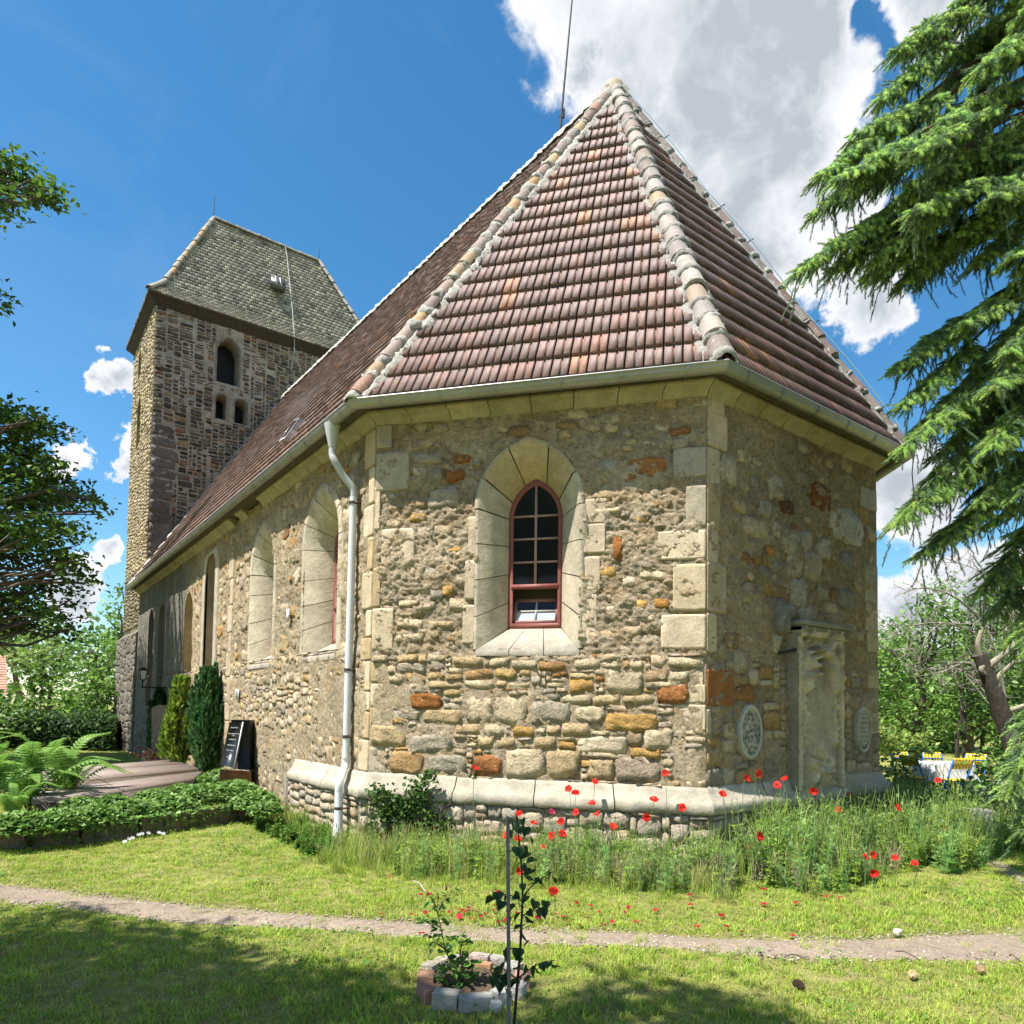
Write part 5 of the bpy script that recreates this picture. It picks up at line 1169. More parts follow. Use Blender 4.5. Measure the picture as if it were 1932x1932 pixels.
tufts = [blade_tuft(15, .042, .045, .0055, GR[:4], .9) for _ in range(3)] + [blade_tuft(15, .06, .05, .006, GR[:3], .8), blade_tuft(12, .038, .05, .006, GR[2:], 1.1), blade_tuft(10, .03, .05, .008, [(.36, .33, .15), (.42, .36, .2), (.26, .3, .09)], 1.5)]
def gz(x, y): return ground_h(np.asarray(x), np.asarray(y)) - .02
n = len(gx_); scatter('lawn_grass', tufts, np.stack([gx_, gy_, gz(gx_, gy_)], -1), np.stack([rng.normal(0, .12, n), rng.normal(0, .12, n), rng.uniform(0, 6.28, n)], -1), rng.uniform(.7, 1.35, n) * (.75 + .6 * fbm(np.stack([gx_, gy_, gx_ * 0], -1), .9, 3, 14)), M_grass)
# clover-like leaves and a few daisies between the grass
clover = []
for k in range(2):
    mb = MB(); leaves(mb, np.c_[rng.normal(0, .05, (10, 2)), rng.uniform(.015, .04, 10)], .022, [(.10, .20, .035), (.13, .24, .05)], up=2, aspect=.9); clover.append(mb)
ok = ~i2 & ~in_church(x2, y2) & (fbm(np.stack([x2, y2, x2 * 0], -1), 1.1, 3, 61) > .5); n = ok.sum()
scatter('ground_cover', clover, np.stack([x2[ok], y2[ok], gz(x2[ok], y2[ok])], -1), np.c_[np.zeros((n, 2)), rng.uniform(0, 6, n)], rng.uniform(.8, 1.6, n), M_grass)
# gravel on the path
n = 5200; t = rng.random(n); k = (t * 158).astype(int); wv_ = rng.random(n)[:, None]; gp_ = pathT[k] * (1 - wv_) + pathB[k] * wv_ + np.c_[rng.normal(0, .05, (n, 2)), np.zeros(n)]
peb = []
for k in range(3):
    mb = MB(); V = np.array([[math.cos(a) * r, math.sin(a) * r * .8, z] for r, z in ((.011, 0), (.009, .007)) for a in np.linspace(0, 6.28, 6, endpoint=False)]) * (1 + .25 * rng.standard_normal((12, 1))); mb.add(V, [[i, (i + 1) % 6, 6 + (i + 1) % 6, 6 + i] for i in range(6)], (.3, .26, .2)); mb.add(V[6:], [[0, 1, 2], [0, 2, 3], [0, 3, 4], [0, 4, 5]], [(.32, .27, .21), (.24, .2, .16), (.40, .36, .3)][k]); peb.append(mb)
M_peb = mat('pebble', .9, [], [], rnd=.35)
scatter('path_gravel', peb, np.c_[gp_[:, :2], gz(gp_[:, 0], gp_[:, 1]) + .004], np.c_[rng.normal(0, .2, (n, 2)), rng.uniform(0, 6, n)], rng.uniform(.35, 1.2, n) ** 1.5, M_peb)
# dry stems and mown straw at the path's edge
n = 900; k = rng.integers(0, 158, n); e_ = rng.random(n) < .8; q = np.where(e_[:, None], pathT[k], pathB[k]) + np.c_[rng.normal(0, .22, (n, 2)), np.zeros(n)]
straw = MB(); tube(straw, [(0, 0, 0), (.05, .006, .008), (.11, 0, .002)], .0016, (.46, .38, .2), 3, False)
scatter('dry_straw', [straw], np.c_[q[:, :2], gz(q[:, 0], q[:, 1]) + .012], np.c_[np.zeros((n, 1)), rng.normal(0, .15, n)[:, None], rng.uniform(0, 6, n)[:, None]], rng.uniform(.5, 1.3, n), M_grass)

# ------------------------------------------------------------------ weeds along the foot of the walls
def belt(n, dmin, dmax, s0=None, s1=None, side='A'):
    if side == 'A': s = rng.uniform(-.25 if s0 is None else s0, LA + .1 if s1 is None else s1, n); o = .13 + rng.uniform(dmin, dmax, n); P = WA.P(s, s * 0, o)
    elif side == 'B': s = rng.uniform(-.2 if s0 is None else s0, WB + 1.2 if s1 is None else s1, n); o = .13 + rng.uniform(dmin, dmax, n); P = WE.P(s, s * 0, o)
    else: s = rng.uniform(0 if s0 is None else s0, 3.2 if s1 is None else s1, n); o = .13 + rng.uniform(dmin, dmax, n); P = WN.P(s, s * 0, o)
    return P[:, 0], P[:, 1]
TG = [(.31, .46, .06), (.38, .50, .08), (.44, .48, .13), (.45, .42, .2)]
tall = [blade_tuft(16, .38, .06, .006, TG[:3], .55, 4, (.10, (.46, .42, .2))), blade_tuft(14, .46, .07, .006, TG[1:], .5, 4, (.18, (.48, .44, .22))), blade_tuft(18, .26, .07, .007, TG[:2], .8, 4)]
xs, ys, sc_ = [], [], []
for side, n, a, b, s0, s1, k in (('A', 420, .0, .95, -.2, 2.3, .72), ('A', 330, .0, .95, 2.3, None, .9), ('A', 300, .7, 1.4, -.2, 3.9, .6), ('B', 330, .0, .9, None, None, 1.), ('B', 120, .7, 1.3, None, 3, .6), ('N', 120, .0, .5, 0, 2.9, .7)):
    X, Y = belt(n, a, b, s0, s1, side); xs.append(X); ys.append(Y); sc_.append(np.full(n, k))
xs, ys, sc_ = map(np.concatenate, (xs, ys, sc_)); ok = ~in_poly(xs, ys, pathT, pathB); xs, ys, sc_ = xs[ok], ys[ok], sc_[ok]; n = len(xs)
scatter('tall_grass', tall, np.stack([xs, ys, gz(xs, ys)], -1), np.c_[rng.normal(0, .14, (n, 2)), rng.uniform(0, 6.28, n)], rng.uniform(.55, 1.25, n) * sc_, M_grass)
def herb(h, cols, nstem=5, leafn=16, ls=.05, feather=False, buds=.5):
    mb = MB()
    for _ in range(nstem):
        d = rng.uniform(0, 6.28); ln = rng.uniform(.05, .28) * h; hh = h * rng.uniform(.6, 1.1); P = spline([(0, 0, 0), (math.cos(d) * ln * .3, math.sin(d) * ln * .3, hh * .5), (math.cos(d) * ln, math.sin(d) * ln, hh)], 6)
        c = np.array(cols[0]); tube(mb, P, np.linspace(.004, .0018, 6), c, 3, False)
        t = rng.random(leafn) ** 1.3 * .9; q = P[(t * 5).astype(int)] ; e_ = rng.uniform(0, 6.28, leafn)
        for k in range(leafn):
            L = ls * (1.15 - t[k] * .6) * rng.uniform(.7, 1.3); u = np.array([math.cos(e_[k]), math.sin(e_[k]), rng.uniform(.1, .7)]); u /= np.linalg.norm(u); s = np.cross(u, (0, 0, 1)); s /= np.linalg.norm(s); cc = np.array(cols[rng.integers(len(cols))]) * rng.uniform(.8, 1.2)
            if feather:
                for f in (.35, .6, .85): mb.add([q[k] + u * L * f, q[k] + u * L * (f + .25) + s * L * .28, q[k] + u * L * (f + .12), q[k] + u * L * (f + .25) - s * L * .28], [[0, 1, 2], [0, 2, 3]], cc)
                mb.add([q[k] - s * L * .03, q[k] + s * L * .03, q[k] + u * L * 1.1], [[0, 1, 2]], cc)
            else: mb.add([q[k], q[k] + u * L * .5 + s * L * .22, q[k] + u * L - np.array([0, 0, L * .2]), q[k] + u * L * .5 - s * L * .22], [[0, 1, 2], [0, 2, 3]], cc)
        if rng.random() < buds:
            p = P[-1]; 
            for a in (0, 1.57): v = np.array([math.cos(a), math.sin(a), 0]) * .007; mb.add([p, p + v + (0, 0, .01), p + (0, 0, .022), p - v + (0, 0, .01)], [[0, 1, 2, 3]], (.25, .3, .16))
    return mb
PG = [(.27, .43, .13), (.34, .50, .18), (.22, .38, .11)]; YG = [(.36, .50, .08), (.23, .37, .06), (.36, .43, .14)]
herbs = [herb(.55, PG, 6, 20, .07, True), herb(.45, PG, 6, 18, .07, True), herb(.4, YG, 5, 18, .055), herb(.5, YG, 6, 16, .05)]
low = [herb(.16, [(.10, .22, .035), (.14, .27, .05)], 8, 12, .06, buds=0), herb(.12, [(.12, .24, .04), (.17, .28, .06)], 7, 10, .05, buds=0)]
xs, ys, kk = [], [], []
for side, n, a, b, s0, s1, k in (('A', 150, .0, .7, -.2, 1.8, .85), ('A', 70, .0, .6, 1.8, 3.9, .6), ('A', 170, .5, 1.2, -.2, 3.2, .75), ('B', 460, .0, .9, 0, None, 1.2), ('B', 330, .3, 1.6, 2.0, 5.2, .95), ('B', 150, .7, 1.3, -.2, 3, .8)):
    X, Y = belt(n, a, b, s0, s1, side); xs.append(X); ys.append(Y); kk.append(np.full(n, k))
xs, ys, kk = map(np.concatenate, (xs, ys, kk)); ok = ~in_church(xs, ys, .1); xs, ys, kk = xs[ok], ys[ok], kk[ok]; n = len(xs)
scatter('weeds', herbs, np.stack([xs, ys, gz(xs, ys)], -1), np.c_[rng.normal(0, .12, (n, 2)), rng.uniform(0, 6.28, n)], rng.uniform(.75, 1.45, n) * kk, M_leafd)
X1, Y1 = belt(150, .1, .7, 3.2, 4.4, 'A'); X2, Y2 = belt(170, .0, .7, -.3, 2., 'N'); xs, ys = np.r_[X1, X2], np.r_[Y1, Y2]; ok = ~in_church(xs, ys, .1); xs, ys = xs[ok], ys[ok]; n = len(xs)
scatter('low_weeds', low, np.stack([xs, ys, gz(xs, ys)], -1), np.c_[rng.normal(0, .12, (n, 2)), rng.uniform(0, 6.28, n)], rng.uniform(.7, 1.5, n), M_leafd)
dry = [herb(.34, [(.46, .40, .27), (.40, .36, .2), (.5, .45, .33)], 6, 14, .035)]
X, Y = belt(120, .35, 1.0, -.3, 1.8, 'A'); X3, Y3 = belt(70, .5, 1.2, -.2, 2.2, 'B'); xs, ys = np.r_[X, X3], np.r_[Y, Y3]; n = len(xs)
scatter('dry_weeds', dry, np.stack([xs, ys, gz(xs, ys)], -1), np.c_[rng.normal(0, .2, (n, 2)), rng.uniform(0, 6.28, n)], rng.uniform(.6, 1.1, n), M_leafd)

# ------------------------------------------------------------------ poppies: every flower stands on its own stem
def poppy_mesh(h, face, open_=.8, red=(.62, .022, .012), small=1.):
    mb = MB(); face = face / np.linalg.norm(face); s_ = np.cross(face, (0, 0, 1.)); s_ /= np.linalg.norm(s_); Rm = np.column_stack([s_, np.cross(face, s_), face]); d = rng.uniform(0, 6.28); P = spline([(0, 0, -h), (.02, .01, -h * .6), (math.cos(d) * .03, math.sin(d) * .03, -h * .25), (0, 0, 0)], 7); tube(mb, P, .0035, (.24, .36, .14), 4, False)
    for k in range(4):
        a0 = k * 1.571 + rng.normal(0, .15); r = .043 * small * rng.uniform(.85, 1.15); rows = []
        for j, (t, z) in enumerate(((.05, .002), (.5, .012 + .012 * (1 - open_)), (1., .03 * (1.3 - open_) + rng.normal(0, .004)))):
            for i, a in enumerate(np.linspace(-.95, .95, 5)):
                rr = r * t * (1 - .12 * abs(a)); rows.append([rr * math.cos(a0 + a), rr * math.sin(a0 + a), z + rng.normal(0, .0035) * t + (.007 if k % 2 else 0) + (1 - open_) * t * .02])
        mb.add(np.array(rows) @ Rm.T, grid_faces(3, 5), np.array(red) * rng.uniform(.8, 1.25))
    th = np.linspace(0, 6.28, 6, endpoint=False); V = [[.007 * math.cos(a), .007 * math.sin(a), .004] for a in th] + [[.006 * math.cos(a), .006 * math.sin(a), .018] for a in th] + [[0, 0, .021]]; V = np.array(V) @ Rm.T; mb.add(V, [[i, (i + 1) % 6, 6 + (i + 1) % 6, 6 + i] for i in range(6)], (.03, .03, .02)); mb.add(V, [[6 + i, 6 + (i + 1) % 6, 12] for i in range(6)], (.1, .12, .05))
    return mb
def r1(l): return [(992.7 + .3636 * a, 1333 + .3636 * b) for a, b in l]
def r7(l): return [(1251.3 + .3523 * a, 1251.3 + .3523 * b) for a, b in l]
def r6(l): return [(624 + .3247 * a, 1304.6 + .3247 * b) for a, b in l]
fl = r1([(357, 393), (225, 430), (254, 457), (340, 505), (258, 553), (370, 566), (180, 608), (207, 627), (40, 610), (664, 486), (697, 481), (630, 575), (622, 603), (452, 634), (720, 347), (809, 528), (137, 675), (128, 710), (92, 732), (158, 632), (187, 665)]) \
   + r7([(437, 616), (495, 590), (651, 624), (612, 655), (806, 685), (997, 716), (940, 788), (1471, 630), (1497, 890), (1436, 806), (1257, 778), (1330, 818), (320, 712), (1127, 1118), (1346, 1075), (1241, 1043), (462, 992), (527, 925), (1080, 1042), (1118, 1026)]) + r6([(836, 453), (1097, 722), (1180, 770), (1017, 836), (1085, 860), (1284, 845), (1620, 798), (960, 1183), (1095, 1046), (1237, 906), (1297, 1155)])
_f = []
for q in fl:
    if all(math.hypot(q[0] - r[0], q[1] - r[1]) > 13 for r in _f): _f.append(q)
fl = _f; ORD = []
_o1 = 'first second third fourth fifth sixth seventh eighth ninth tenth eleventh twelfth thirteenth fourteenth fifteenth sixteenth seventeenth eighteenth nineteenth'.split(); _tn = ['', '', 'twenty', 'thirty', 'forty', 'fifty']; _te = ['', '', 'twentieth', 'thirtieth', 'fortieth', 'fiftieth']
def ordinal(n): return _o1[n - 1] if n < 20 else (_te[n // 10] if n % 10 == 0 else _tn[n // 10] + ' ' + _o1[n % 10 - 1])
def number_labels(lst):
    by = {}
    for x_, o, lab in lst: by.setdefault(lab, []).append((x_, o))
    for lab, L in by.items():
        if len(L) < 2: continue
        L.sort(key=lambda t: t[0])
        for i, (_, o) in enumerate(L): o['label'] = lab + ', ' + ordinal(i + 1) + ' from the left'
def put_poppy(px, py, k, red=(.62, .022, .012), label='red poppy on a thin stem in the weeds along the apse wall', group='red poppies in the weeds along the church wall', small=1.):
    off = .25 + .75 * ((k * 37) % 100) / 100; face = WA if px < 1335 else WE
    p = hit(px, py, face.O + face.n * off, face.n)
    while p[2] < .22 and off < 3.2: off += .25; p = hit(px, py, face.O + face.n * off, face.n)
    v = CAM - p; v /= np.linalg.norm(v); o = bpy.data.objects.new('poppy', poppy_mesh(max(.1, p[2] + .02), np.array([0, 0, rng.uniform(.1, .9)]) + v * .8 + rng.normal(0, .35, 3), (.9, .7, .5, .95)[k % 4], red, small).mesh('poppy', M_flower)); COL.objects.link(o); o.location = p; tag(o, label, 'flower', group); ORD.append((px, o, label))
for k, (a, b) in enumerate(fl):
    right = a > 1700; lowp = b > 1590
    put_poppy(a, b, k, small=.9 if lowp else 1.05, label='red poppy in the weeds right of the epitaph' if right else ('small red poppy low before the apse' if lowp else 'red poppy in the weeds before the apse ledge'),
              group='poppies right of the epitaph' if right else ('low poppies in the grass' if lowp else 'poppies before the apse ledge'))
put_poppy(992.7 + .3636 * 133, 1333 + .3636 * 550, 3, (.60, .05, .14), 'single pink poppy among red ones before the apse ledge', None)
number_labels(ORD); ORD = []
# fallen petals
pt = [(290, 1298), (548, 1293), (748, 1314), (822, 1327), (872, 1316), (779, 1283), (808, 1262), (735, 1270), (970, 1348), (1016, 1340), (1447, 1374), (1583, 1378), (1370, 1358), (1427, 1240), (1284, 1216), (1510, 1260), (1730, 1273), (1712, 1304), (1780, 1358), (1350, 1325), (960, 1250), (952, 1280), (470, 1303), (342, 1090), (520, 1203), (575, 1203), (532, 1416), (1640, 1360), (1200, 1330), (1080, 1300), (1480, 1310), (1880, 1290), (900, 1300), (690, 1290), (1310, 1310), (1560, 1300), (1240, 1400), (640, 1270), (860, 1290)]
ptx = r6(pt) + r7([(179, 1417), (345, 1417), (418, 1445), (688, 1462), (146, 1308), (139, 1267), (305, 1357), (714, 1284), (943, 1265), (904, 1203), (540, 1225), (533, 1295), (870, 1262), (607, 1183)])
pm = []
for k in range(4):
    mb = MB(); V = [[(i - 1.5) * .017, (j - 1) * .02, .008 * abs(i - 1.5) + rng.normal(0, .003)] for i in range(4) for j in range(3)]; mb.add(V, grid_faces(4, 3), np.array((.60, .03, .05)) * rng.uniform(.5, 1.1)); pm.append(mb.mesh('petal', M_flower))
PTL = []
for k, (a, b) in enumerate(ptx):
    o = bpy.data.objects.new('petal', pm[k % 4]); COL.objects.link(o); p = gp(a, b, .0); o.location = (p[0], p[1], gz(p[0], p[1]) + (.03 if b > 1700 and a < 1700 else .05)); o.rotation_euler = (rng.normal(0, .2), rng.normal(0, .2), rng.uniform(0, 6)); o.scale = (rng.uniform(.7, 1.2),) * 3
    onp = bool(in_poly(np.array([p[0]]), np.array([p[1]]), pathT, pathB)[0]); tag(o, 'fallen red petal on the trodden path' if onp else 'fallen red petal in the grass', 'petal', 'petals on the path' if onp else 'petals in the grass'); PTL.append((a, o))
number_labels([(a, o, o['label']) for a, o in PTL])
# blocks of carved stone half hidden in the weeds
def rock(name, label, c, s, col, rz=0., m=None, rough=.06, cat='stone', group=None, seed=0, n=9, boxy=.75):
    t = np.linspace(-1, 1, n); mb = MB(); c = np.array(c, float)
    for ax in range(3):
        for sg in (-1, 1):
            A_, B2 = np.meshgrid(t, t, indexing='ij'); Q = [None] * 3; Q[ax] = np.full_like(A_, sg); Q[(ax + 1) % 3] = A_; Q[(ax + 2) % 3] = B2; Q = np.stack(Q, -1)
            sp = Q / np.linalg.norm(Q, axis=-1, keepdims=True) * 1.25; Q = Q * boxy + sp * (1 - boxy); Q = Q * (1 + (fbm(Q + seed * 3.1, 1.6, 3, seed) - .5)[..., None] * rough * 6)
            mb.add((Q * np.array(s) / 2).reshape(-1, 3), grid_faces(n, n), col)
    o = mb.build(name, m or M_rubble, None, False, label=label, cat=cat, group=group); o.location = c; o.rotation_euler = (0, 0, rz); return o
p = gp(1565, 1640); rock('stone_block', 'squared grey stone block lying in weeds below the epitaph', (p[0], p[1] + .15, .10), (.34, .3, .3), (.23, .215, .19), .3, M_rubble, .03, seed=2, boxy=.88)
p = gp(1600, 1600); rock('boulder', 'rounded grey boulder with pointed top in weeds below the epitaph', (p[0], p[1], .20), (.42, .36, .42), (.22, .21, .19), .8, M_rubble, .03, seed=5)
p = gp(1300, 1640); rock('boulder', 'pale flat boulder at the foot of the wall corner', (p[0] , p[1], .05), (.5, .3, .2), (.46, .42, .35), .5, None, .05, seed=7)
# ivy climbing over the ledge
iv = empty('ivy', WA.P(3.6, 0, .3), label='dark ivy climbing from the ground over the pale ledge right of the downpipe', cat='ivy'); pts_ = []
for (a, b, r, n) in ((735, 1520, 34, 260), (770, 1535, 40, 330), (795, 1490, 26, 160), (820, 1560, 26, 160), (810, 1465, 15, 60), (712, 1495, 16, 60), (760, 1580, 40, 200), (700, 1560, 14, 40)):
    q = np.stack([rng.normal(a, r * .55, n), rng.normal(b, r * .5, n)], -1)
    for u, v in q: pts_.append(hit(u, v, WA.O + WA.n * rng.uniform(.17, .30), WA.n))
pts_ = np.array(pts_) - np.array(iv.location); mb = MB(); N0 = len(pts_)
leaves(mb, pts_, .055, [(.06, .13, .025), (.09, .18, .035), (.13, .23, .05), (.05, .10, .02)], up=.1, aspect=.95); mb.build('leaves', M_leaf, iv)
mb = MB()
for _ in range(12): s_ = rng.uniform(3.0, 3.9); tube(mb, spline([WA.P(s_, -.02, .2), WA.P(s_ + rng.normal(0, .1), .3, .2), WA.P(s_ + rng.normal(0, .15), .6, .2)], 6) - np.array(iv.location), .006, (.14, .1, .07), 4, False)
mb.build('stems', M_bark, iv)
# ------------------------------------------------------------------ rose bed with its ring of stones, sapling and stake
bc = np.array([*BED_C, 0.]); bc[2] = float(gz(bc[0], bc[1]))
mb = MB(); th = np.linspace(0, 2 * np.pi, 40, endpoint=False); rows = [[bc + np.array([r * math.cos(t), r * math.sin(t), .01 + .05 * (1 - (r / .33) ** 2) - .03 * (r > .32) + .02 * (fbm(np.array([[r * math.cos(t) * 12, r * math.sin(t) * 12, 0.]]), 1, 3, 2)[0] - .5)]) for t in np.r_[th, 2 * np.pi]] for r in np.linspace(.01, .33, 9)]
M_soil = mat('soil', .97, [(40, 1, .03), (120, 1, .01)], [(20, .3), (70, .3)], spots=[(30, .6, .06, (.30, .22, .13), .6)]); mb.add(np.array(rows).reshape(-1, 3), grid_faces(9, 41), (.13, .09, .055)); mb.build('soil', M_soil, kind='structure')
ringdef = [(808, 1866, .155, .09, .085, (.30, .16, .12), 'weathered red brick with pale top, front left of the rose bed ring', M_brick, .96), (842, 1878, .15, .10, .09, (.34, .31, .26), 'grey brick with lichened top beside the red one in the bed ring', M_brick, .96),
    (897, 1884, .20, .09, .075, (.31, .30, .27), 'long flat grey stone at the front of the rose bed ring', M_ashlar, .9), (945, 1875, .10, .10, .09, (.35, .34, .31), 'grey stone leaning at the front right of the rose bed ring', M_ashlar, .85), (936, 1893, .06, .06, .06, (.38, .37, .35), 'small round pale pebble in front of the bed ring', M_ashlar, .5),
    (803, 1843, .13, .10, .09, (.36, .2, .13), 'round shouldered orange sandstone at the left of the bed ring', M_brick, .8), (812, 1822, .11, .09, .07, (.38, .33, .25), 'tan fieldstone at the left back of the bed ring', M_rubble, .8), (838, 1812, .10, .09, .08, (.43, .38, .29), 'pale tan stone at the back left of the bed ring', M_rubble, .8),
    (868, 1806, .10, .07, .07, (.45, .41, .36), 'cream stone at the back of the bed ring', M_rubble, .8), (905, 1806, .13, .09, .08, (.46, .36, .31), 'pinkish cream stone at the back of the bed ring', M_rubble, .85), (908, 1820, .14, .09, .06, (.35, .19, .1), 'rusty orange stone inside the back of the bed ring', M_brick, .85),
    (940, 1808, .11, .08, .07, (.40, .37, .32), 'grey cream stone at the back right of the bed ring', M_rubble, .8), (968, 1822, .11, .1, .07, (.38, .34, .3), 'brown grey stone at the right back of the bed ring', M_rubble, .8), (985, 1842, .11, .10, .08, (.36, .2, .15), 'reddish stone behind the stake in the bed ring', M_brick, .8), (975, 1862, .12, .10, .08, (.37, .35, .31), 'grey stone right of the stake in the bed ring', M_ashlar, .8)]
for k, (a, b, w_, d_, h_, c, lab, m_, bx__) in enumerate(ringdef):
    p = gp(a, b, h_ * .6); ang = math.atan2(p[1] - bc[1], p[0] - bc[0]) + math.pi / 2; o = rock('edging_stone' if m_ is not M_brick else 'edging_brick', lab, (p[0], p[1], bc[2] + h_ * .42), (w_, d_, h_), c, ang + rng.normal(0, .15), m_, .02 if bx__ > .9 else .05, cat='stone', group='stones ringing the rose bed', seed=20 + k, n=7, boxy=bx__)
    o.rotation_euler[0] = rng.normal(0, .08)
def leaf_mesh(L, W_, col, heart=False, serr=False):
    """one broad leaf lying along +X, folded at the midrib"""
    mb = MB(); out = [(0, 0), (.02, .22), (.15, .46), (.4, .5), (.7, .32), (.9, .1), (1, 0)] if not heart else [(0.02, 0), (-.10, .25), (0, .48), (.25, .55), (.55, .38), (.82, .12), (1.02, 0)]
    V = []
    for s in (1, -1): V += [[x * L, s * y * W_, .12 * abs(y) * W_ - .12 * L * x * x] for x, y in out]
    n = len(out); mid = [[t * L, 0, -.12 * L * t * t - .02 * W_] for t in (0, .15, .3, .5, .7, .9, 1)]
    V += mid; F = []
    for s in (0, 1): F += [[s * n + i, s * n + i + 1, 2 * n + min(i + 1, 6), 2 * n + i] for i in range(n - 1)]
    mb.add(V, F, col); return mb.mesh('leaf', M_leaf)
def hang_leaf(root, me, p, d, roll, s=1., label=None):
    o = bpy.data.objects.new('leaf', me); COL.objects.link(o); o.parent = root; o.location = np.array(p) - np.array(root.location); e = dir_euler(np.array([d], float), np.array([roll]))[0]; o.rotation_euler = e; o.scale = (s,) * 3; return o
# rose bush
rb_ = gp(858, 1858, .04); rose = empty('rose_bush', rb_, label='young rose bush with fresh green leaves in the ring of stones', cat='rose bush')
mb = MB(); dist_r = (np.array(rb_) - CAM) @ CF; stems = []
for pts_ in ([(862, 1862), (855, 1825), (840, 1790), (832, 1750), (826, 1722), (826, 1700)], [(865, 1862), (872, 1830), (868, 1800), (874, 1775)], [(868, 1862), (885, 1840), (896, 1818)], [(858, 1862), (842, 1842), (835, 1825)], [(826, 1722), (820, 1705), (812, 1690)], [(826, 1722), (836, 1700), (842, 1688)], [(832, 1750), (812, 1742), (800, 1738)], [(840, 1790), (818, 1778), (806, 1782)]):
    P = spline([dp(a, b, dist_r + rng.normal(0, .03)) for a, b in pts_], 10); tube(mb, P - np.array(rb_), np.linspace(.006, .0028, 10), (.12, .09, .05), 5, False); stems.append(P)
mb.build('stems', M_bark, rose)
RM = [leaf_mesh(.055, .036, c) for c in ((.11, .24, .04), (.15, .30, .05), (.07, .17, .035), (.19, .34, .07))]
for P, n in zip(stems, (14, 26, 26, 22, 3, 3, 8, 9)):
    for _ in range(n):
        q = P[rng.integers(2 if n > 5 else 6, 10)] + rng.normal(0, .022 if n > 8 else .012, 3); a = rng.uniform(0, 6.28)
        for j in range(2): hang_leaf(rose, RM[rng.integers(4)], q + rng.normal(0, .018, 3), (math.cos(a + j), math.sin(a + j), rng.uniform(-.5, .4)), rng.normal(0, .4), rng.uniform(.6, 1.15))
for (a, b) in ((826, 1697), (807, 1690), (842, 1680)):
    mb = MB(); V = [[.008 * math.cos(t) * q, .008 * math.sin(t) * q, z] for q, z in ((.4, 0), (1, .01), (.7, .022), (.1, .03)) for t in np.linspace(0, 6.28, 6, endpoint=False)]; mb.add(V, [[i * 6 + j, i * 6 + (j + 1) % 6, (i + 1) * 6 + (j + 1) % 6, (i + 1) * 6 + j] for i in range(3) for j in range(6)], (.35, .06, .10) if a != 842 else (.2, .1, .06)); o = mb.build('bud', M_flower, rose); o.location = dp(a, b, dist_r) - np.array(rb_)
# sapling tied beside its stake
ds = 3.25
sb = dp(966, 1990, ds); sap = empty('sapling', sb, label='slender young tree with heart shaped leaves beside the thin stake', cat='sapling')
mb = MB(); main = spline([dp(a, b, ds) for a, b in ((966, 2010), (968, 1960), (975, 1870), (981, 1800), (984, 1740), (986, 1690), (984, 1640), (980, 1590), (976, 1555), (973, 1535))], 30); tube(mb, main - np.array(sb), np.linspace(.0085, .0022, 30), (.035, .028, .025), 7, False)
sides = [[(979, 1845), (1000, 1828), (1025, 1815), (1048, 1812)], [(978, 1850), (960, 1835), (940, 1822)], [(985, 1695), (1003, 1672), (1030, 1652), (1042, 1645)], [(984, 1700), (965, 1690), (940, 1685), (928, 1682)], [(985, 1650), (1000, 1640), (1012, 1650)], [(983, 1730), (1000, 1720), (1022, 1716)], [(976, 1560), (985, 1548), (992, 1545)], [(980, 1790), (962, 1790), (950, 1795)]]
SP = []
for s_ in sides: P = spline([dp(a, b, ds + rng.normal(0, .02)) for a, b in s_], 8); tube(mb, P - np.array(sb), np.linspace(.004, .0016, 8), (.04, .035, .03), 5, False); SP.append(P)
mb.build('stem', M_bark, sap)
SM = [leaf_mesh(.05, .05, c, True) for c in ((.035, .085, .035), (.045, .10, .04), (.03, .07, .03))]
lp = [(968, 1548), (985, 1545), (992, 1560), (975, 1562), (965, 1566), (1000, 1578), (990, 1595), (977, 1598), (998, 1608), (972, 1612), (1008, 1620), (985, 1632), (1003, 1640), (992, 1655), (1015, 1665), (1035, 1640), (1045, 1655), (1020, 1655), (1005, 1665), (985, 1668), (970, 1688), (955, 1690), (940, 1684), (930, 1692), (948, 1700), (963, 1705), (978, 1702), (995, 1690), (1010, 1700), (1022, 1712), (1030, 1700), (1012, 1718), (996, 1718), (980, 1722), (965, 1732), (985, 1745), (1000, 1735), (983, 1765), (998, 1775), (978, 1790), (972, 1800), (952, 1792), (986, 1808), (995, 1825), (1008, 1822), (1022, 1818), (1035, 1815), (1048, 1822), (1015, 1832), (968, 1828), (950, 1838), (938, 1830), (930, 1845), (945, 1852), (960, 1850), (955, 1865), (970, 1858), (985, 1840), (1000, 1842), (942, 1822), (925, 1832)]
for k, (a, b) in enumerate(lp):
    p = dp(a, b, ds + rng.normal(0, .03)); v = rng.standard_normal(3) * .5 + np.array([0, 0, -.8]); hang_leaf(sap, SM[k % 3], p, v, rng.uniform(-1, 1), rng.uniform(.75, 1.25) * (1.3 if 925 < a < 965 and b > 1815 else 1.))
stk = MB(); A0, A1 = dp(961, 2010, ds - .03), dp(958, 1540, ds - .03); tube(stk, [A0, lerp(A0, A1, .45), A1], [.0095, .009, .0085], (.14, .14, .15), 8)
for f in (.1, .38, .62, .86): q = lerp(A0, A1, f); tube(stk, [q - (0, 0, .004), q + (0, 0, .004)], .0115, (.10, .10, .11), 8)
o = stk.build('plant_stake', M_plain, label='thin grey garden stake standing upright beside the sapling', cat='stake')
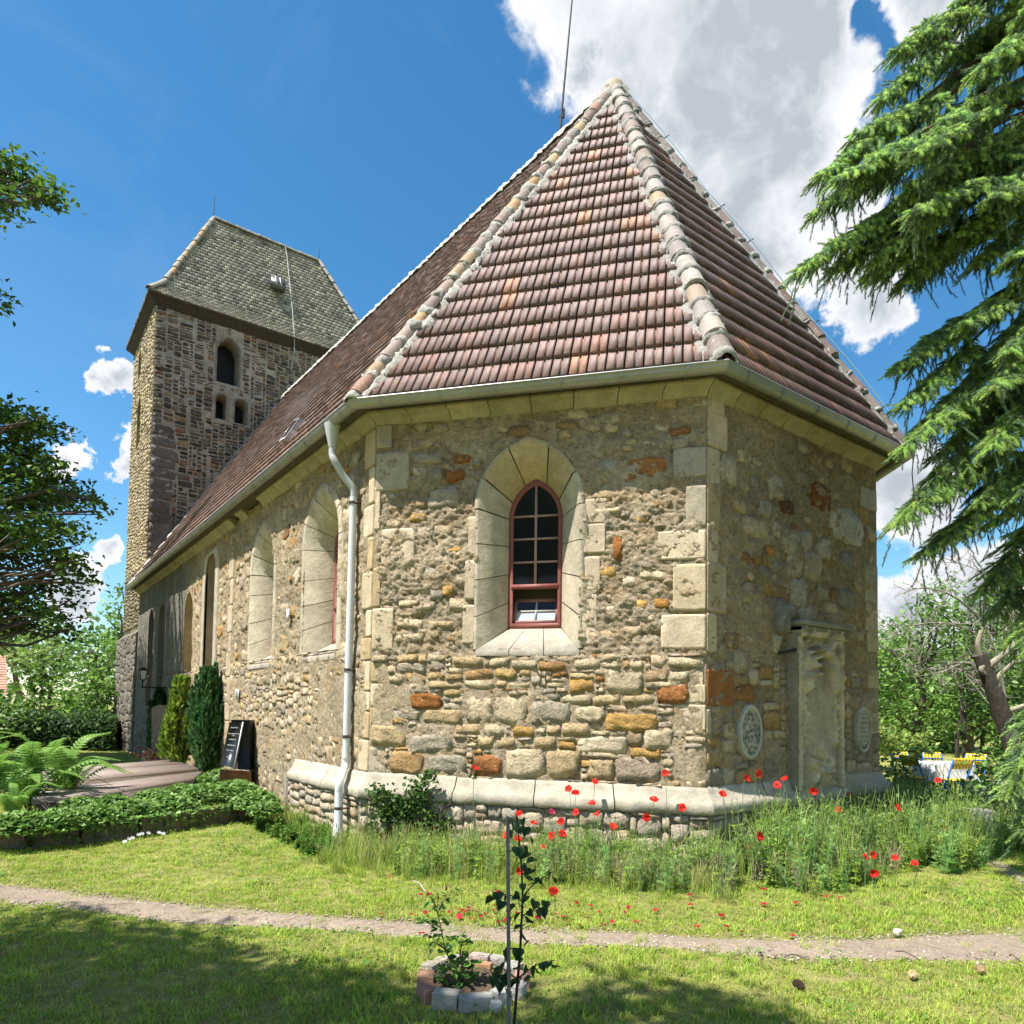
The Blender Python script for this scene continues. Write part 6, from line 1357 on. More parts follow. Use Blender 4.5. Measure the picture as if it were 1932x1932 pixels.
# cones, twigs and a stone on the lawn and the path
def cone(a, b, label, col):
    mb = MB()
    for j in range(11):
        x = -.035 + j * .007; r = .017 * math.sin(math.pi * (j + 1.2) / 13) + .004
        for t in np.linspace(0, 6.28, 8, endpoint=False) + j * .39: u = np.array([0, math.cos(t), math.sin(t)]); s = np.array([0, -math.sin(t), math.cos(t)]); mb.add([np.array([x, 0, 0]) + u * r * .4 - s * .004, np.array([x + .004, 0, 0]) + u * r * 1.2 - s * .006, np.array([x + .004, 0, 0]) + u * r * 1.2 + s * .006, np.array([x, 0, 0]) + u * r * .4 + s * .004], [[0, 1, 2, 3]], np.array(col) * rng.uniform(.7, 1.3))
    o = mb.build('spruce_cone', M_plain, label=label, cat='cone'); p = gp(a, b, .02); o.location = (p[0], p[1], gz(p[0], p[1]) + .035); o.rotation_euler = (0, 0, rng.uniform(0, 3)); o.scale = (1.2,) * 3
cone(1508, 1860, 'dark brown spruce cone on the lawn at the shadow edge', (.07, .045, .03)); cone(1850, 1830, 'light tan spruce cone on the lawn near the right edge of the path', (.34, .24, .12)); cone(1722, 1840, 'pale flattened cone on the lawn below the path', (.42, .34, .16))
for k, (a, b, c, d, lab) in enumerate(((1480, 1806, 1520, 1809, 'short dark twig at the lower edge of the path'), (1690, 1795, 1735, 1811, 'thin bent twig on the path before the epitaph'), (1905, 1803, 1925, 1814, 'dark twig on the path at the far right'), (780, 1662, 803, 1682, 'bare grey twig leaning in the grass above the path'))):
    mb = MB(); p, q = gp(a, b, .03), gp(c, d, .03); tube(mb, spline([p, (p + q) / 2 + np.array([.01, .02, .02]), q], 6), .005, (.13, .10, .075) if k < 3 else (.4, .38, .36), 5); mb.build('twig', M_bark, label=lab, cat='twig')
p = gp(1694, 1763); rock('pebble', 'single pale round stone at the upper edge of the path', (p[0], p[1], .02), (.07, .05, .04), (.5, .46, .38), 0, M_ashlar, .04, seed=40, n=5, boxy=.4)

# ------------------------------------------------------------------ graves beside the nave
def prism(mb, quad, z0, z1, col, top_in=0.):
    Q = np.array([[q[0], q[1], 0] for q in quad]); c = Q.mean(0); V = np.vstack([Q + (0, 0, z0), c + (Q - c) * (1 - top_in) + (0, 0, z1)]); mb.add(V, [[0, 1, 5, 4], [1, 2, 6, 5], [2, 3, 7, 6], [3, 0, 4, 7], [4, 5, 6, 7]], col)
M_slab = mat('smooth_slab', .42, [(30, .1, .002)], [(3, .12), (30, .12)], spec=.4)
zt = .42
for k, (fl_, fr_, br_, bl_, lab) in enumerate((((60, 1509), (364, 1468.6), (380, 1454.7), (60, 1494), 'nearest brown grave slab behind the ivy'), ((60, 1473.5), (375, 1449.5), (354, 1440.7), (60, 1462), 'middle brown grave slab of the three'), ((60, 1459), (347, 1439), (325, 1433), (60, 1452), 'farthest brown grave slab beside the red flowers'))):
    q = [gp(*c_, zt) for c_ in (fl_, fr_, br_, bl_)]; t = empty('grave_slab', q[0] * [1, 1, 0], label=lab, cat='grave slab', group='grave slabs beside the nave'); off = -np.array(t.location)
    mb = MB(); qq = [c_ + off for c_ in q]; prism(mb, qq, zt - .07, zt, (.30, .235, .20), .004); mb.build('cover_plate', M_slab, t); mb = MB(); cq = np.mean(qq, 0); prism(mb, [cq + (c_ - cq) * .97 for c_ in qq], -.05, zt - .072, (.17, .135, .11)); mb.build('plinth', M_ashlar, t)
# kerb of rough blocks carrying the ivy
kb = empty('grave_kerb', (-5, 5.7, 0), label='low mossy kerb of rough stone blocks in front of the ivy', cat='kerb'); kx = [(-60, 1600), (60, 1600), (150, 1592), (260, 1580), (350, 1566), (440, 1550), (505, 1540)]
for a, b in zip(kx[:-1], kx[1:]):
    p, q = gp(*a), gp(*b); L = np.linalg.norm(q - p); o = rock('stone', None, (p + q) / 2 + (0, .08, .09), (L - .02, .2, .3), np.array((.20, .16, .105)) * rng.uniform(.7, 1.2), math.atan2(q[1] - p[1], q[0] - p[0]), M_rubble, .035, None, seed=int(a[0]) + 99, n=9, boxy=.88); del_ = [o.pop(x) for x in ('label', 'category', 'group') if x in o.keys()]; o.parent = kb; o.location = np.array(o.location) - np.array(kb.location)
ivh = empty('ivy_bed', (-4.6, 6.4, 0), label='thick bright ivy bed trailing over the kerb below the grave slabs', cat='ivy bed'); core = MB(); P_ = []
for (a, b, r, n) in ((40, 1560, .30, 1100), (110, 1555, .3, 1200), (180, 1545, .28, 1200), (250, 1535, .30, 1400), (320, 1525, .32, 1500), (390, 1505, .36, 1600), (440, 1500, .40, 1700), (480, 1515, .30, 1000), (420, 1475, .40, 1500), (395, 1480, .30, 800), (500, 1530, .2, 500), (210, 1520, .25, 900), (290, 1508, .25, 900), (340, 1500, .28, 900), (150, 1525, .25, 800)):
    z = .26 + .0 * r; c = gp(a, b, z); u = rng.standard_normal((n, 3)); u /= np.linalg.norm(u, axis=1)[:, None]; u[:, 2] = np.abs(u[:, 2]) * 1.0 - .25
    P_.append(c + u * np.array([r * 1.15, r, r * .75]) * (.85 + .25 * rng.random((n, 1)))); off = np.array(ivh.location)
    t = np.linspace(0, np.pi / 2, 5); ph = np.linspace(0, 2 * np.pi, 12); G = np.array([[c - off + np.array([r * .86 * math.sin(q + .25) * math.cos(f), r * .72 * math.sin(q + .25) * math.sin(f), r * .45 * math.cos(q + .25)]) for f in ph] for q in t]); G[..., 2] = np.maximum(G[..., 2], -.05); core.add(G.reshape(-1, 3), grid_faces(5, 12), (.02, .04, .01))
for a, b in zip(kx[:-1], kx[1:]):
    p, q = gp(*a), gp(*b); m_ = int(260 * np.linalg.norm(q - p)); t_ = rng.random(m_)[:, None]; dn = rng.random(m_) ** 1.7 * .22 * (.4 + 1.2 * vnoise(np.c_[t_ * 5 + a[0], t_ * 0, t_ * 0], 3)); P_.append(p + (q - p) * t_ + np.c_[rng.normal(0, .03, m_), rng.uniform(-.07, .02, m_), .27 - dn])
P_ = np.concatenate(P_); P_ = P_[P_[:, 2] > .04]; mb = MB(); leaves(mb, P_ - off, .058, [(.17, .31, .06), (.23, .38, .09), (.13, .25, .05), (.30, .44, .15), (.09, .19, .03)], up=.5, aspect=.95, jitter=.6); mb.build('leaves', M_leaf, ivh); core.build('stems', M_plain, ivh)  # core: solid dark green mounds filling the ivy under its leaves
# ferns
def frond_mesh(L=.75):
    mb = MB(); P = spline([(0, 0, 0), (L * .3, 0, L * .42), (L * .68, 0, L * .6), (L, 0, L * .42)], 28); tube(mb, P, np.linspace(.005, .001, 28), (.12, .17, .04), 3, False); T = np.gradient(P, axis=0); T /= np.linalg.norm(T, axis=1)[:, None]
    for k in range(4, 28):
        w = .17 * L * math.sin(min(1, (k - 2) / 8) * 1.57) * (1 - (k / 28) ** 2.2) + .012; c = np.array((.20, .36, .07)) * rng.uniform(.8, 1.2)
        for s in (-1, 1):
            d = np.array([0, s, 0]) * .93 + T[k] * .35 - np.array([0, 0, .12]); q = 5
            tip = P[k] + d * w; e = T[k] * L * .016; mb.add([P[k] - e, P[k] + d * w * .5 - e * 1.1 + (0, 0, .006), tip, P[k] + d * w * .5 + e * 1.1 + (0, 0, .006), P[k] + e], [[0, 1, 3, 4], [1, 2, 3, 3][:3] + [3]] if False else [[0, 1, 3, 4]], c); mb.add([P[k] + d * w * .5 - e * 1.1 + (0, 0, .006), tip, P[k] + d * w * .5 + e * 1.1 + (0, 0, .006)], [[0, 1, 2]], c)
    return mb.mesh('frond', M_leaf)
FM = [frond_mesh(.75), frond_mesh(.62), frond_mesh(.9)]
for (a, b, n, s, lab) in ((55, 1530, 34, 1.0, 'big bright fern at the left edge of the graves'), (125, 1515, 30, .95, 'fern beside the grave slabs, right of the biggest fern'), (-30, 1545, 20, 1.0, 'fern half outside the view at the far left'), (25, 1600 - 50, 14, .6, 'small low fern hanging over the kerb')):
    p = gp(a, b, .2); p[2] = .15; t = empty('fern', p, label=lab, cat='fern')
    for k in range(n):
        o = bpy.data.objects.new('frond', FM[k % 3]); COL.objects.link(o); o.parent = t; o.rotation_euler = (rng.normal(0, .15), rng.uniform(-.95, -.0), k * 2.4 + rng.normal(0, .2)); q = s * rng.uniform(.8, 1.35); o.scale = (q, q, q)
# black headstone with slanted inscribed slab, on its red-brown base
dh = 12.5; c0 = dp(452, 1452, dh); hsn = empty('gravestone', c0, label='black polished gravestone with leaning inscribed slab against the nave wall', cat='gravestone'); loc_ = np.array(hsn.location)
def qv(px, py, d): return dp(px, py, d) - loc_
mb = MB(); f4 = [qv(433, 1363, dh - .1), qv(458, 1362.5, dh - .12), qv(441, 1449.5, dh - .42), qv(416.5, 1443, dh - .36)]; bk = [v + np.array([.05, .07, .0]) for v in f4]; mb.add(f4 + bk, [[0, 1, 2, 3], [0, 1, 5, 4], [1, 2, 6, 5], [2, 3, 7, 6], [3, 0, 4, 7]], (.022, .026, .03)); mb.build('inscribed_slab', M_gran, hsn)
mb = MB(); f5 = [qv(436, 1358, dh + .05), qv(471.5, 1359, dh + .0), qv(471.5, 1453, dh - .12), qv(440, 1451, dh - .08)]; bk = [v + np.array([.2, .25, .0]) for v in f5]; mb.add(f5 + bk, [[0, 1, 2, 3], [0, 1, 5, 4], [1, 2, 6, 5], [2, 3, 7, 6], [3, 0, 4, 7]], (.03, .027, .024)); mb.build('block', mat('honed_granite', .45, [(60, .3, .002)], [(60, .3)]), hsn)
mb = MB(); F = np.array(f4); nrm = np.cross(F[1] - F[0], F[3] - F[0]); nrm /= np.linalg.norm(nrm); nrm *= np.sign(nrm @ (CAM - loc_ - F[0]))
def sp(u, v): return (F[0] * (1 - u) + F[1] * u) * (1 - v) + (F[3] * (1 - u) + F[2] * u) * v + nrm * .004
lr = np.random.default_rng(11)
for v, u0, u1 in ((.13, .2, .7), (.27, .1, .9), (.31, .4, .6), (.40, .25, .7), (.53, .2, .75), (.65, .2, .7), (.80, .32, .6)):      # worn, unreadable letter strokes
    u = u0
    while u < u1:
        w = lr.uniform(.035, .06); hh = .016 * (1.5 if lr.random() < .3 else 1)
        for (a, b, c, d) in ((u, v - hh, u, v + .016), (u, v, u + w, v - .014), (u + w, v - .012, u + w, v + .015)):
            if lr.random() < .85: bar(mb, sp(a, b), sp(c, d), .0035, .002, (.42, .42, .4), up=nrm)
        u += w + .03
mb.build('inscription', M_plain, hsn)
mb = MB(); bar(mb, sp(1.03, 0), sp(1.03, 1), .018, .02, (.55, .55, .55), up=nrm); mb.build('edge_strip', M_plain, hsn)
mb = MB(); q = [dp(x_, y_, d_) - loc_ for x_, y_, d_ in ((415, 1452, dh - .5), (474, 1456, dh - .25), (476, 1456, dh + .3), (425, 1450, dh + .3))]; V = [v for v in q] + [v * [1, 1, 0] + (0, 0, -loc_[2] - .05) for v in q]; mb.add(V, [[0, 1, 2, 3], [0, 1, 5, 4], [1, 2, 6, 5], [2, 3, 7, 6], [3, 0, 4, 7]], (.20, .10, .07)); mb.build('base', M_ashlar, hsn)
# brown stele, red flowers
dst = 18.6; c0 = dp(302, 1418, dst); stl = empty('gravestone', c0, label='tall plain brown stele with rounded top standing before the dark niches', cat='gravestone'); loc_ = np.array(c0)
mb = MB(); pr_ = [(286, 1420), (286, 1336), (292, 1331.5), (302, 1330), (314, 1331.5), (320, 1336), (320, 1420)]; V = [dp(a, b, dst) - loc_ for a, b in pr_]; V2 = [v + np.array([.12, .2, 0]) for v in V]; n = len(V); mb.add(V + V2, [[i, (i + 1) % n, n + (i + 1) % n, n + i] for i in range(n)], (.26, .19, .15)); mb.add(V, [list(range(n))], (.28, .205, .165)); mb.build('stone', M_ashlar, stl)
mb = MB(); box(mb, (0.05, 0, -.55), (.9, .5, 1.2), (.2, .16, .13), .6); mb.build('base', M_ashlar, stl)
fw = empty('flower_bowl', dp(290, 1432, 17.5), label='bunch of red and white grave flowers at the foot of the brown stele', cat='flowers'); mb = MB(); n = 260; P_ = rng.standard_normal((n, 3)) * np.array([.2, .2, .11]) + (0, 0, .08); leaves(mb, P_, .07, [(.5, .05, .04), (.6, .10, .06), (.62, .5, .42), (.35, .03, .03), (.7, .6, .3), (.08, .15, .04)], up=.3, aspect=.9); mb.build('blossoms', M_flower, fw)
# evergreens
def conifer(name, label, px, ytop, ybase, wpx, d, cols, n, sz=.10, cat='shrub', pointy=1., drop=.0, seed=0):
    b = dp(px, ybase, d); tp_ = dp(px, ytop, d); Hh = tp_[2] - b[2]; Rr = wpx / 2 / FPX * d; t = empty(name, (b[0], b[1], 0), label=label, cat=cat); mb = MB(); tube(mb, [(0, 0, -.05), (0, 0, b[2] + Hh * .8)], [.05, .015], BARK, 6); mb.build('trunk', M_bark, t)
    z = rng.random(n) ** .85; prof = np.minimum(1, (z + .02) * 6) * (1 - z ** (2.2 / pointy)) ** .8; a = rng.uniform(0, 6.28, n); lob = .55 + .85 * vnoise(np.stack([np.cos(a) * 3.2 + seed, np.sin(a) * 3.2, z * 9], -1), 3)
    K_ = max(24, n // 55); zs_ = rng.random(K_) ** .9; as_ = rng.uniform(0, 6.28, K_); pr_ = np.minimum(1, (zs_ + .02) * 6) * (1 - zs_ ** (2.2 / pointy)) ** .8; kk = rng.integers(0, K_, n); t_ = rng.random(n)
    r = Rr * pr_[kk] * (.55 + .42 * rng.random(K_)[kk] + .16 * t_); P = np.stack([r * np.cos(as_[kk]), r * np.sin(as_[kk]), b[2] + np.minimum(1.02, zs_[kk] + (t_ - .35) * .26) * Hh], -1) + rng.normal(0, .05 * Rr / .4, (n, 3)) * (1.1 - t_)[:, None]; a = as_[kk]; mb = MB()
    C = P; D = np.stack([np.cos(a) * .5, np.sin(a) * .5, np.full(n, .9)], -1) + rng.normal(0, .2, (n, 3)); D /= np.linalg.norm(D, axis=1)[:, None]; S = np.cross(D, rng.standard_normal((n, 3))); S /= np.linalg.norm(S, axis=1)[:, None]; s_ = sz * rng.uniform(.6, 1.3, n)[:, None]
    V = np.stack([C - D * s_ * .5, C + S * s_ * .3, C + D * s_ * .7, C - S * s_ * .3], 1).reshape(-1, 3); i = np.arange(n)[:, None] * 4; cl = np.array(cols); cc = cl[rng.integers(0, len(cl), n)] * rng.uniform(.75, 1.25, (n, 1)); mb.add(V, i + [0, 1, 2, 3], np.repeat(cc, 4, 0)); mb.build('foliage', M_leaf, t)
    mb = MB(); zz = np.linspace(0, 1, 12); th = np.linspace(0, 2 * np.pi, 12); G = np.array([[[Rr * .6 * min(1, (q + .02) * 6) * (1 - q ** (2.2 / pointy)) ** .8 * math.cos(f), Rr * .6 * min(1, (q + .02) * 6) * (1 - q ** (2.2 / pointy)) ** .8 * math.sin(f), b[2] + q * Hh * .94] for f in th] for q in zz]); mb.add(G.reshape(-1, 3), grid_faces(12, 12), (.02, .035, .01)); mb.build('twigs', M_plain, t); return t  # last mesh: solid dark green cone filling the inside of the foliage
conifer('thuja', 'yellow green thuja bush between the stele and the dark green conifer', 337, 1283, 1440, 68, 15.6, [(.26, .36, .04), (.32, .40, .06), (.20, .30, .035), (.14, .22, .03)], 5200, .11, seed=1)
conifer('cypress', 'slim dark green conifer with pointed tip left of the black gravestone', 386, 1266, 1450, 66, 14.4, [(.06, .15, .05), (.08, .19, .06), (.045, .11, .035), (.10, .22, .07)], 6500, .10, pointy=.9, seed=5)
conifer('cypress', 'narrow top shoot of dark conifer in front of the tall blind niche', 404, 1256, 1330, 22, 14.6, [(.05, .13, .04), (.07, .17, .05)], 900, .10, pointy=1.3, seed=8)
conifer('box_shrub', 'rounded green shrub peeping over the yellow thuja', 343, 1284, 1330, 48, 17.2, [(.13, .24, .04), (.17, .30, .06), (.09, .17, .03)], 2200, .10, pointy=2.6, seed=11)
conifer('clipped_yew', 'dark clipped yew on top of the brown stele hedge', 300, 1300, 1336, 42, 19.2, [(.02, .045, .015), (.03, .07, .02), (.04, .10, .03)], 2500, .09, pointy=4., seed=14)
# ivy stripe up the wall behind the stele
iv2 = empty('ivy_strand', WN.P(15.2, .2, .05), label='thin strand of ivy on the wall left of the brown stele', cat='ivy'); q = np.array([hit(rng.normal(283 - (v - 1340) * .03, 2.5), v, WN.O + WN.n * .08, WN.n) for v in rng.uniform(1335, 1425, 400)]) - np.array(iv2.location); mb = MB(); leaves(mb, q, .09, [(.07, .14, .03), (.10, .19, .04)], up=.1, aspect=.9); mb.build('leaves', M_leaf, iv2)
# white flowers before the kerb
wf = []
for k, (a, b) in enumerate(((235, 1588), (243, 1583), (250, 1581), (262, 1575), (268, 1573), (280, 1572), (300, 1571), (308, 1573))):
    p = gp(a, b, .08); mb = MB()
    for t in np.linspace(0, 6.28, 6, endpoint=False): mb.add([(0, 0, 0), (.02 * math.cos(t - .4), .02 * math.sin(t - .4), .004), (.032 * math.cos(t), .032 * math.sin(t), .006), (.02 * math.cos(t + .4), .02 * math.sin(t + .4), .004)], [[0, 1, 2, 3]], (.75, .75, .78))
    tube(mb, [(0, 0, 0), (.01, 0, -.09)], .003, (.1, .2, .05), 3, False); o = mb.build('white_flower', M_flower, label='tiny white flower before the mossy kerb, ' + ordinal(k + 1) + ' from the left', cat='flower', group='white flowers before the kerb'); o.location = p; o.rotation_euler = (.6, rng.normal(0, .3), 0)
# ------------------------------------------------------------------ trees and shrubs round the churchyard
def pb(lst, d, jit=.0):
    return [(dp(a, b, d + rng.normal(0, jit)), r / FPX * d) for a, b, r in lst]
MAPLE = [(.06, .13, .02), (.09, .19, .03), (.14, .26, .04), (.045, .09, .02), (.18, .30, .05)]
BRI = [(.13, .25, .04), (.18, .32, .06), (.09, .19, .03), (.22, .36, .08)]
DKG = [(.05, .11, .03), (.07, .15, .035), (.035, .08, .02), (.10, .19, .05)]
Bl = [(10, 320, 40), (50, 345, 36), (85, 358, 26), (110, 372, 16), (20, 385, 24), (-90, 320, 60), (-20, 400, 22), (3, 565, 16), (-30, 560, 22), (-260, 500, 120), (-230, 300, 120),
      (20, 790, 40), (62, 795, 26), (95, 808, 18), (115, 818, 12), (30, 860, 55), (75, 890, 42), (95, 935, 34), (40, 940, 55), (130, 945, 26), (160, 940, 20), (183, 948, 12), (178, 965, 8), (75, 1000, 42), (120, 1000, 26), (30, 1030, 55), (105, 1050, 34), (140, 1060, 20), (150, 1085, 14), (60, 1090, 40), (110, 1105, 20), (135, 1130, 14), (165, 1100, 10), (20, 1130, 40), (75, 1150, 26), (120, 1165, 16), (100, 1190, 16), (135, 1185, 9), (40, 1185, 26),
      (-60, 860, 70), (-80, 1000, 90), (-60, 1150, 70), (-200, 950, 120), (-330, 700, 150), (-160, 800, 80), (-420, 600, 200), (-400, 850, 200), (-420, 400, 180)]
tree('maple_tree', 'tall dark leaved tree leaning into the view from the left edge', (-11.2, 14.5, 0), (-10.2, 14.2, 12.5), .34, pb(Bl, 18.5, .8), .17, MAPLE, per=17, lper=12, spread=.24, cat='tree')
# tree whose crown shades the far half of the nave
tree('maple_tree', 'second broad tree south of the tower, mostly hidden by the first', (-13.5, 22, 0), (-12.8, 21.6, 10), .3, [((-9.6 + rng.normal(0, .7), 18.6 + rng.uniform(-1.6, 4.5), 8.6 + rng.uniform(-2.2, 3.2)), rng.uniform(.9, 1.35)) for _ in range(20)] + [((-13 + rng.normal(0, 1.5), 21 + rng.normal(0, 2), 11 + rng.normal(0, 2)), 1.6) for _ in range(10)], .2, MAPLE, per=4, lper=10, spread=.3)
# tree behind the viewer: its shade lies on the lawn in front
shade = [(40, 1790, .55), (180, 1760, .42), (120, 1850, .62), (280, 1800, .52), (60, 1920, .6), (230, 1900, .6), (380, 1820, .42), (400, 1900, .5), (520, 1860, .42), (560, 1930, .45), (660, 1900, .34), (680, 1850, .22), (760, 1900, .22), (1080, 1900, .2), (1180, 1870, .2), (1280, 1880, .22), (1120, 1850, .14), (1370, 1900, .2), (1200, 1925, .25), (1450, 1925, .2), (1350, 1945, .25), (960, 1940, .25), (850, 1935, .25), (-150, 1800, .8), (-100, 1950, .8), (300, 1990, .7), (700, 2000, .6), (1100, 2010, .5), (90, 1725, .3), (330, 1765, .25), (-250, 1740, .6)]
sb_ = []
for a, b, r in shade:
    g = gp(a, b); hh = rng.uniform(6.2, 8.2); c = g + TOSUN * hh / TOSUN[2]; sb_.append((c, r * .95))
tree('linden_tree', 'linden standing behind the viewer that shades the lawn', (-12.5, -4.5, 0), (-11.5, -4, 6.5), .32, sb_ + [((-15.5 + rng.normal(0, 1.2), -4 + rng.normal(0, 2.2), 8.5 + rng.normal(0, 1.2)), 1.3) for _ in range(12)], .11, BRI, per=34, lper=14, spread=.17, shell=.1)
# left background
tree('hazel_bush', 'large bright bush close to the left foot of the tower', dp(200, 1435, 28) * [1, 1, 0], dp(185, 1300, 28), .12, pb([(190, 1300, 32), (205, 1250, 26), (160, 1270, 30), (175, 1340, 34), (205, 1350, 26), (140, 1320, 32), (215, 1300, 22), (188, 1215, 14), (175, 1205, 10), (155, 1370, 30), (205, 1390, 24), (150, 1230, 18), (215, 1215, 16)], 28, 1), .24, BRI, per=5.5, lper=14, spread=.38, cat='bush')
tree('hazel_bush', 'mid green bush left of the bright one by the tower', dp(95, 1435, 30) * [1, 1, 0], dp(95, 1300, 30), .12, pb([(95, 1290, 34), (60, 1320, 34), (110, 1340, 36), (75, 1260, 24), (125, 1270, 22), (50, 1370, 34), (100, 1385, 34), (70, 1225, 18), (120, 1215, 14)], 30, 1), .25, MAPLE[1:], per=5.5, lper=14, spread=.4, cat='bush')
tree('hazel_bush', 'bush at the far left edge under the tree', dp(5, 1435, 25) * [1, 1, 0], dp(5, 1330, 25), .1, pb([(10, 1350, 36), (-30, 1330, 50), (35, 1390, 26), (-10, 1400, 40), (-80, 1350, 60)], 25, .6), .2, MAPLE[1:], per=6, lper=12, spread=.35, cat='bush')
tree('ash_tree', 'light green tree top showing behind the left edge of the tower', dp(228, 1400, 48) * [1, 1, 0], dp(228, 1200, 48), .25, pb([(226, 1110, 10), (222, 1135, 16), (228, 1170, 24), (218, 1195, 18), (205, 1160, 7), (240, 1210, 40), (228, 1240, 30)], 48, 1), .34, BRI, per=1.6, lper=14, spread=.5)
tree('ash_tree', 'pale distant tree behind the orange roof', dp(30, 1400, 62) * [1, 1, 0], dp(30, 1200, 62), .3, pb([(20, 1190, 34), (60, 1200, 30), (-20, 1200, 40), (95, 1225, 24), (10, 1240, 34), (60, 1250, 34)], 62, 2), .45, [(.2, .3, .08), (.26, .36, .1), (.16, .25, .06)], per=1.2, lper=14, spread=.7)
mb = MB()     # low dark hedge under the bushes
P_ = []
for _ in range(6500): a = rng.uniform(-60, 219); d = rng.uniform(24.5, 26.5); z = rng.uniform(0, 1.35) * (.85 + .3 * vnoise(np.array([[a * .05, 0, 0]]), 2)[0]); q = dp(a, 1400, d); P_.append((q[0], q[1], z))
P_ = np.array(P_); off = P_.mean(0) * [1, 1, 0]; leaves(mb, P_ - off, .16, DKG, up=.2); o = empty('hedge', off, label='low dark green hedge in the shade below the bushes', cat='hedge'); mb.build('foliage', M_leaf, o)
mb = MB(); a_, b_ = dp(-60, 1400, 25.5), dp(217, 1400, 25.5); bar(mb, a_ * [1, 1, 0] + (0, 0, .5) - off, b_ * [1, 1, 0] + (0, 0, .5) - off, .9, 1.0, (.015, .025, .008)); mb.build('stems', M_plain, o)  # one solid dark green bar filling the inside of the hedge
# houses
def house(name, label, c, size, zr, wallc, roofc, rz):
    t = empty(name, c, label=label, cat='house'); t.rotation_euler = (0, 0, rz); sx, sy, sz_ = size; mb = MB(); box(mb, (0, 0, sz_ / 2), size, wallc); mb.add([(-sx / 2, -sy / 2, sz_), (-sx / 2, sy / 2, sz_), (-sx / 2, 0, zr)], [[0, 1, 2]], wallc); mb.add([(sx / 2, -sy / 2, sz_), (sx / 2, sy / 2, sz_), (sx / 2, 0, zr)], [[0, 1, 2]], wallc); mb.build('wall', mat('house_render', .9, [(60, .4, .004)], [(.8, .06)]), t)
    mb = MB(); ov = .35; sl = math.hypot(sy / 2 + ov, zr - sz_ + .2); n = int(sl / .32)
    for s in (-1, 1):
        for i in range(n):
            f0, f1 = i / n, (i + 1) / n; y0, y1 = s * (sy / 2 + ov) * (1 - f0), s * (sy / 2 + ov) * (1 - f1); z0, z1 = sz_ - .2 + (zr + .05 - sz_ + .2) * f0, sz_ - .2 + (zr + .05 - sz_ + .2) * f1
            mb.add([(-sx / 2 - ov, y0, z0 + .05), (sx / 2 + ov, y0, z0 + .05), (sx / 2 + ov, y1, z1), (-sx / 2 - ov, y1, z1), (-sx / 2 - ov, y0, z0), (sx / 2 + ov, y0, z0)], [[0, 1, 2, 3], [0, 1, 5, 4]], np.array(roofc) * rng.uniform(.9, 1.1))
    mb.build('roof', M_tile, t)
    for x_ in (-sx * .3, 0, sx * .3):
        for s in (-1, 1):
            mb = MB(); box(mb, (x_, s * (sy / 2 + .02), sz_ * .55), (1.0, .06, 1.3), (.7, .7, .66)); w_ = mb.build('window', M_plain, t); mb = MB(); box(mb, (x_, s * (sy / 2 + .055), sz_ * .55), (.84, .02, 1.14), (.02, .02, .02)); mb.build('pane', M_glass, w_)
    return t
hp = dp(0, 1400, 46); house('house', 'small house with salmon tiled roof glimpsed at the far left behind bushes', (hp[0] - 6.2, hp[1] + 6, 0), (12, 8, 2.2), 4.9, (.6, .56, .48), (.52, .25, .17), .05)
hp = dp(2080, 1400, 27); house('house', 'cream rendered house of which one wall edge shows at the far right', (hp[0] + 2.6, hp[1] - 1.9, 0), (9, 6.2, 7.2), 9.6, (.78, .70, .50), (.35, .16, .11), -.64)
# right background
tree('beech_tree', 'bright leafy tree right behind the church corner', dp(1740, 1445, 22) * [1, 1, 0], dp(1740, 1250, 22), .16, pb([(1680, 1290, 34), (1720, 1260, 36), (1760, 1240, 34), (1700, 1220, 22), (1690, 1350, 34), (1740, 1330, 38), (1790, 1290, 32), (1780, 1350, 34), (1760, 1150, 30), (1790, 1110, 26), (1740, 1120, 16), (1800, 1190, 28), (1770, 1390, 30), (1700, 1400, 26), (1730, 1190, 14), (1660, 1240, 24), (1640, 1330, 50), (1600, 1250, 60), (1600, 1380, 50)], 22, 1), .17, BRI, per=9, lper=12, spread=.3, twigs=2)
tree('elm_tree', 'darker tree with several thin dark stems beyond the table', dp(1838, 1445, 20) * [1, 1, 0], dp(1835, 1240, 20), .17, pb([(1830, 1280, 30), (1870, 1250, 32), (1850, 1200, 30), (1880, 1330, 30), (1835, 1340, 26), (1900, 1290, 36), (1860, 1380, 24), (1920, 1220, 40), (1950, 1330, 50), (1890, 1150, 40), (1850, 1140, 26), (1940, 1130, 50)], 20.5, 1), .16, DKG + BRI[:2], per=8, lper=12, spread=.3, twigs=3)
for k, (a, b, c, d) in enumerate(((1808, 1440, 1800, 1180), (1822, 1442, 1830, 1150), (1856, 1440, 1868, 1180))):
    t = empty('young_tree', dp(a, 1445, 19.2 + k * .3) * [1, 1, 0], label=('thin dark stem left of two others beyond the table', 'thin dark stem in the middle of three beyond the table', 'thin dark stem right of two others beyond the table')[k], cat='tree'); off = -np.array(t.location); mb = MB(); P = limb(mb, np.array([0, 0, 0.]), dp(c, d, 19.2 + k * .3) + off, .07, .02, (.06, .05, .04), .04, 10, 6)
    for j in range(9): q = P[rng.integers(3, 10)]; limb(mb, q, q + np.array([rng.normal(0, .7), rng.normal(0, .5), rng.uniform(.2, .9)]), .022, .006, (.06, .05, .04), .2, 6, 4)
    mb.build('trunk', M_bark, t); mb = MB(); leaves(mb, clumps([(P[j] + rng.normal(0, .5, 3), .5) for j in range(3, 10)], 4, 10, .25), .13, DKG + BRI); mb.build('crown', M_leaf, t)
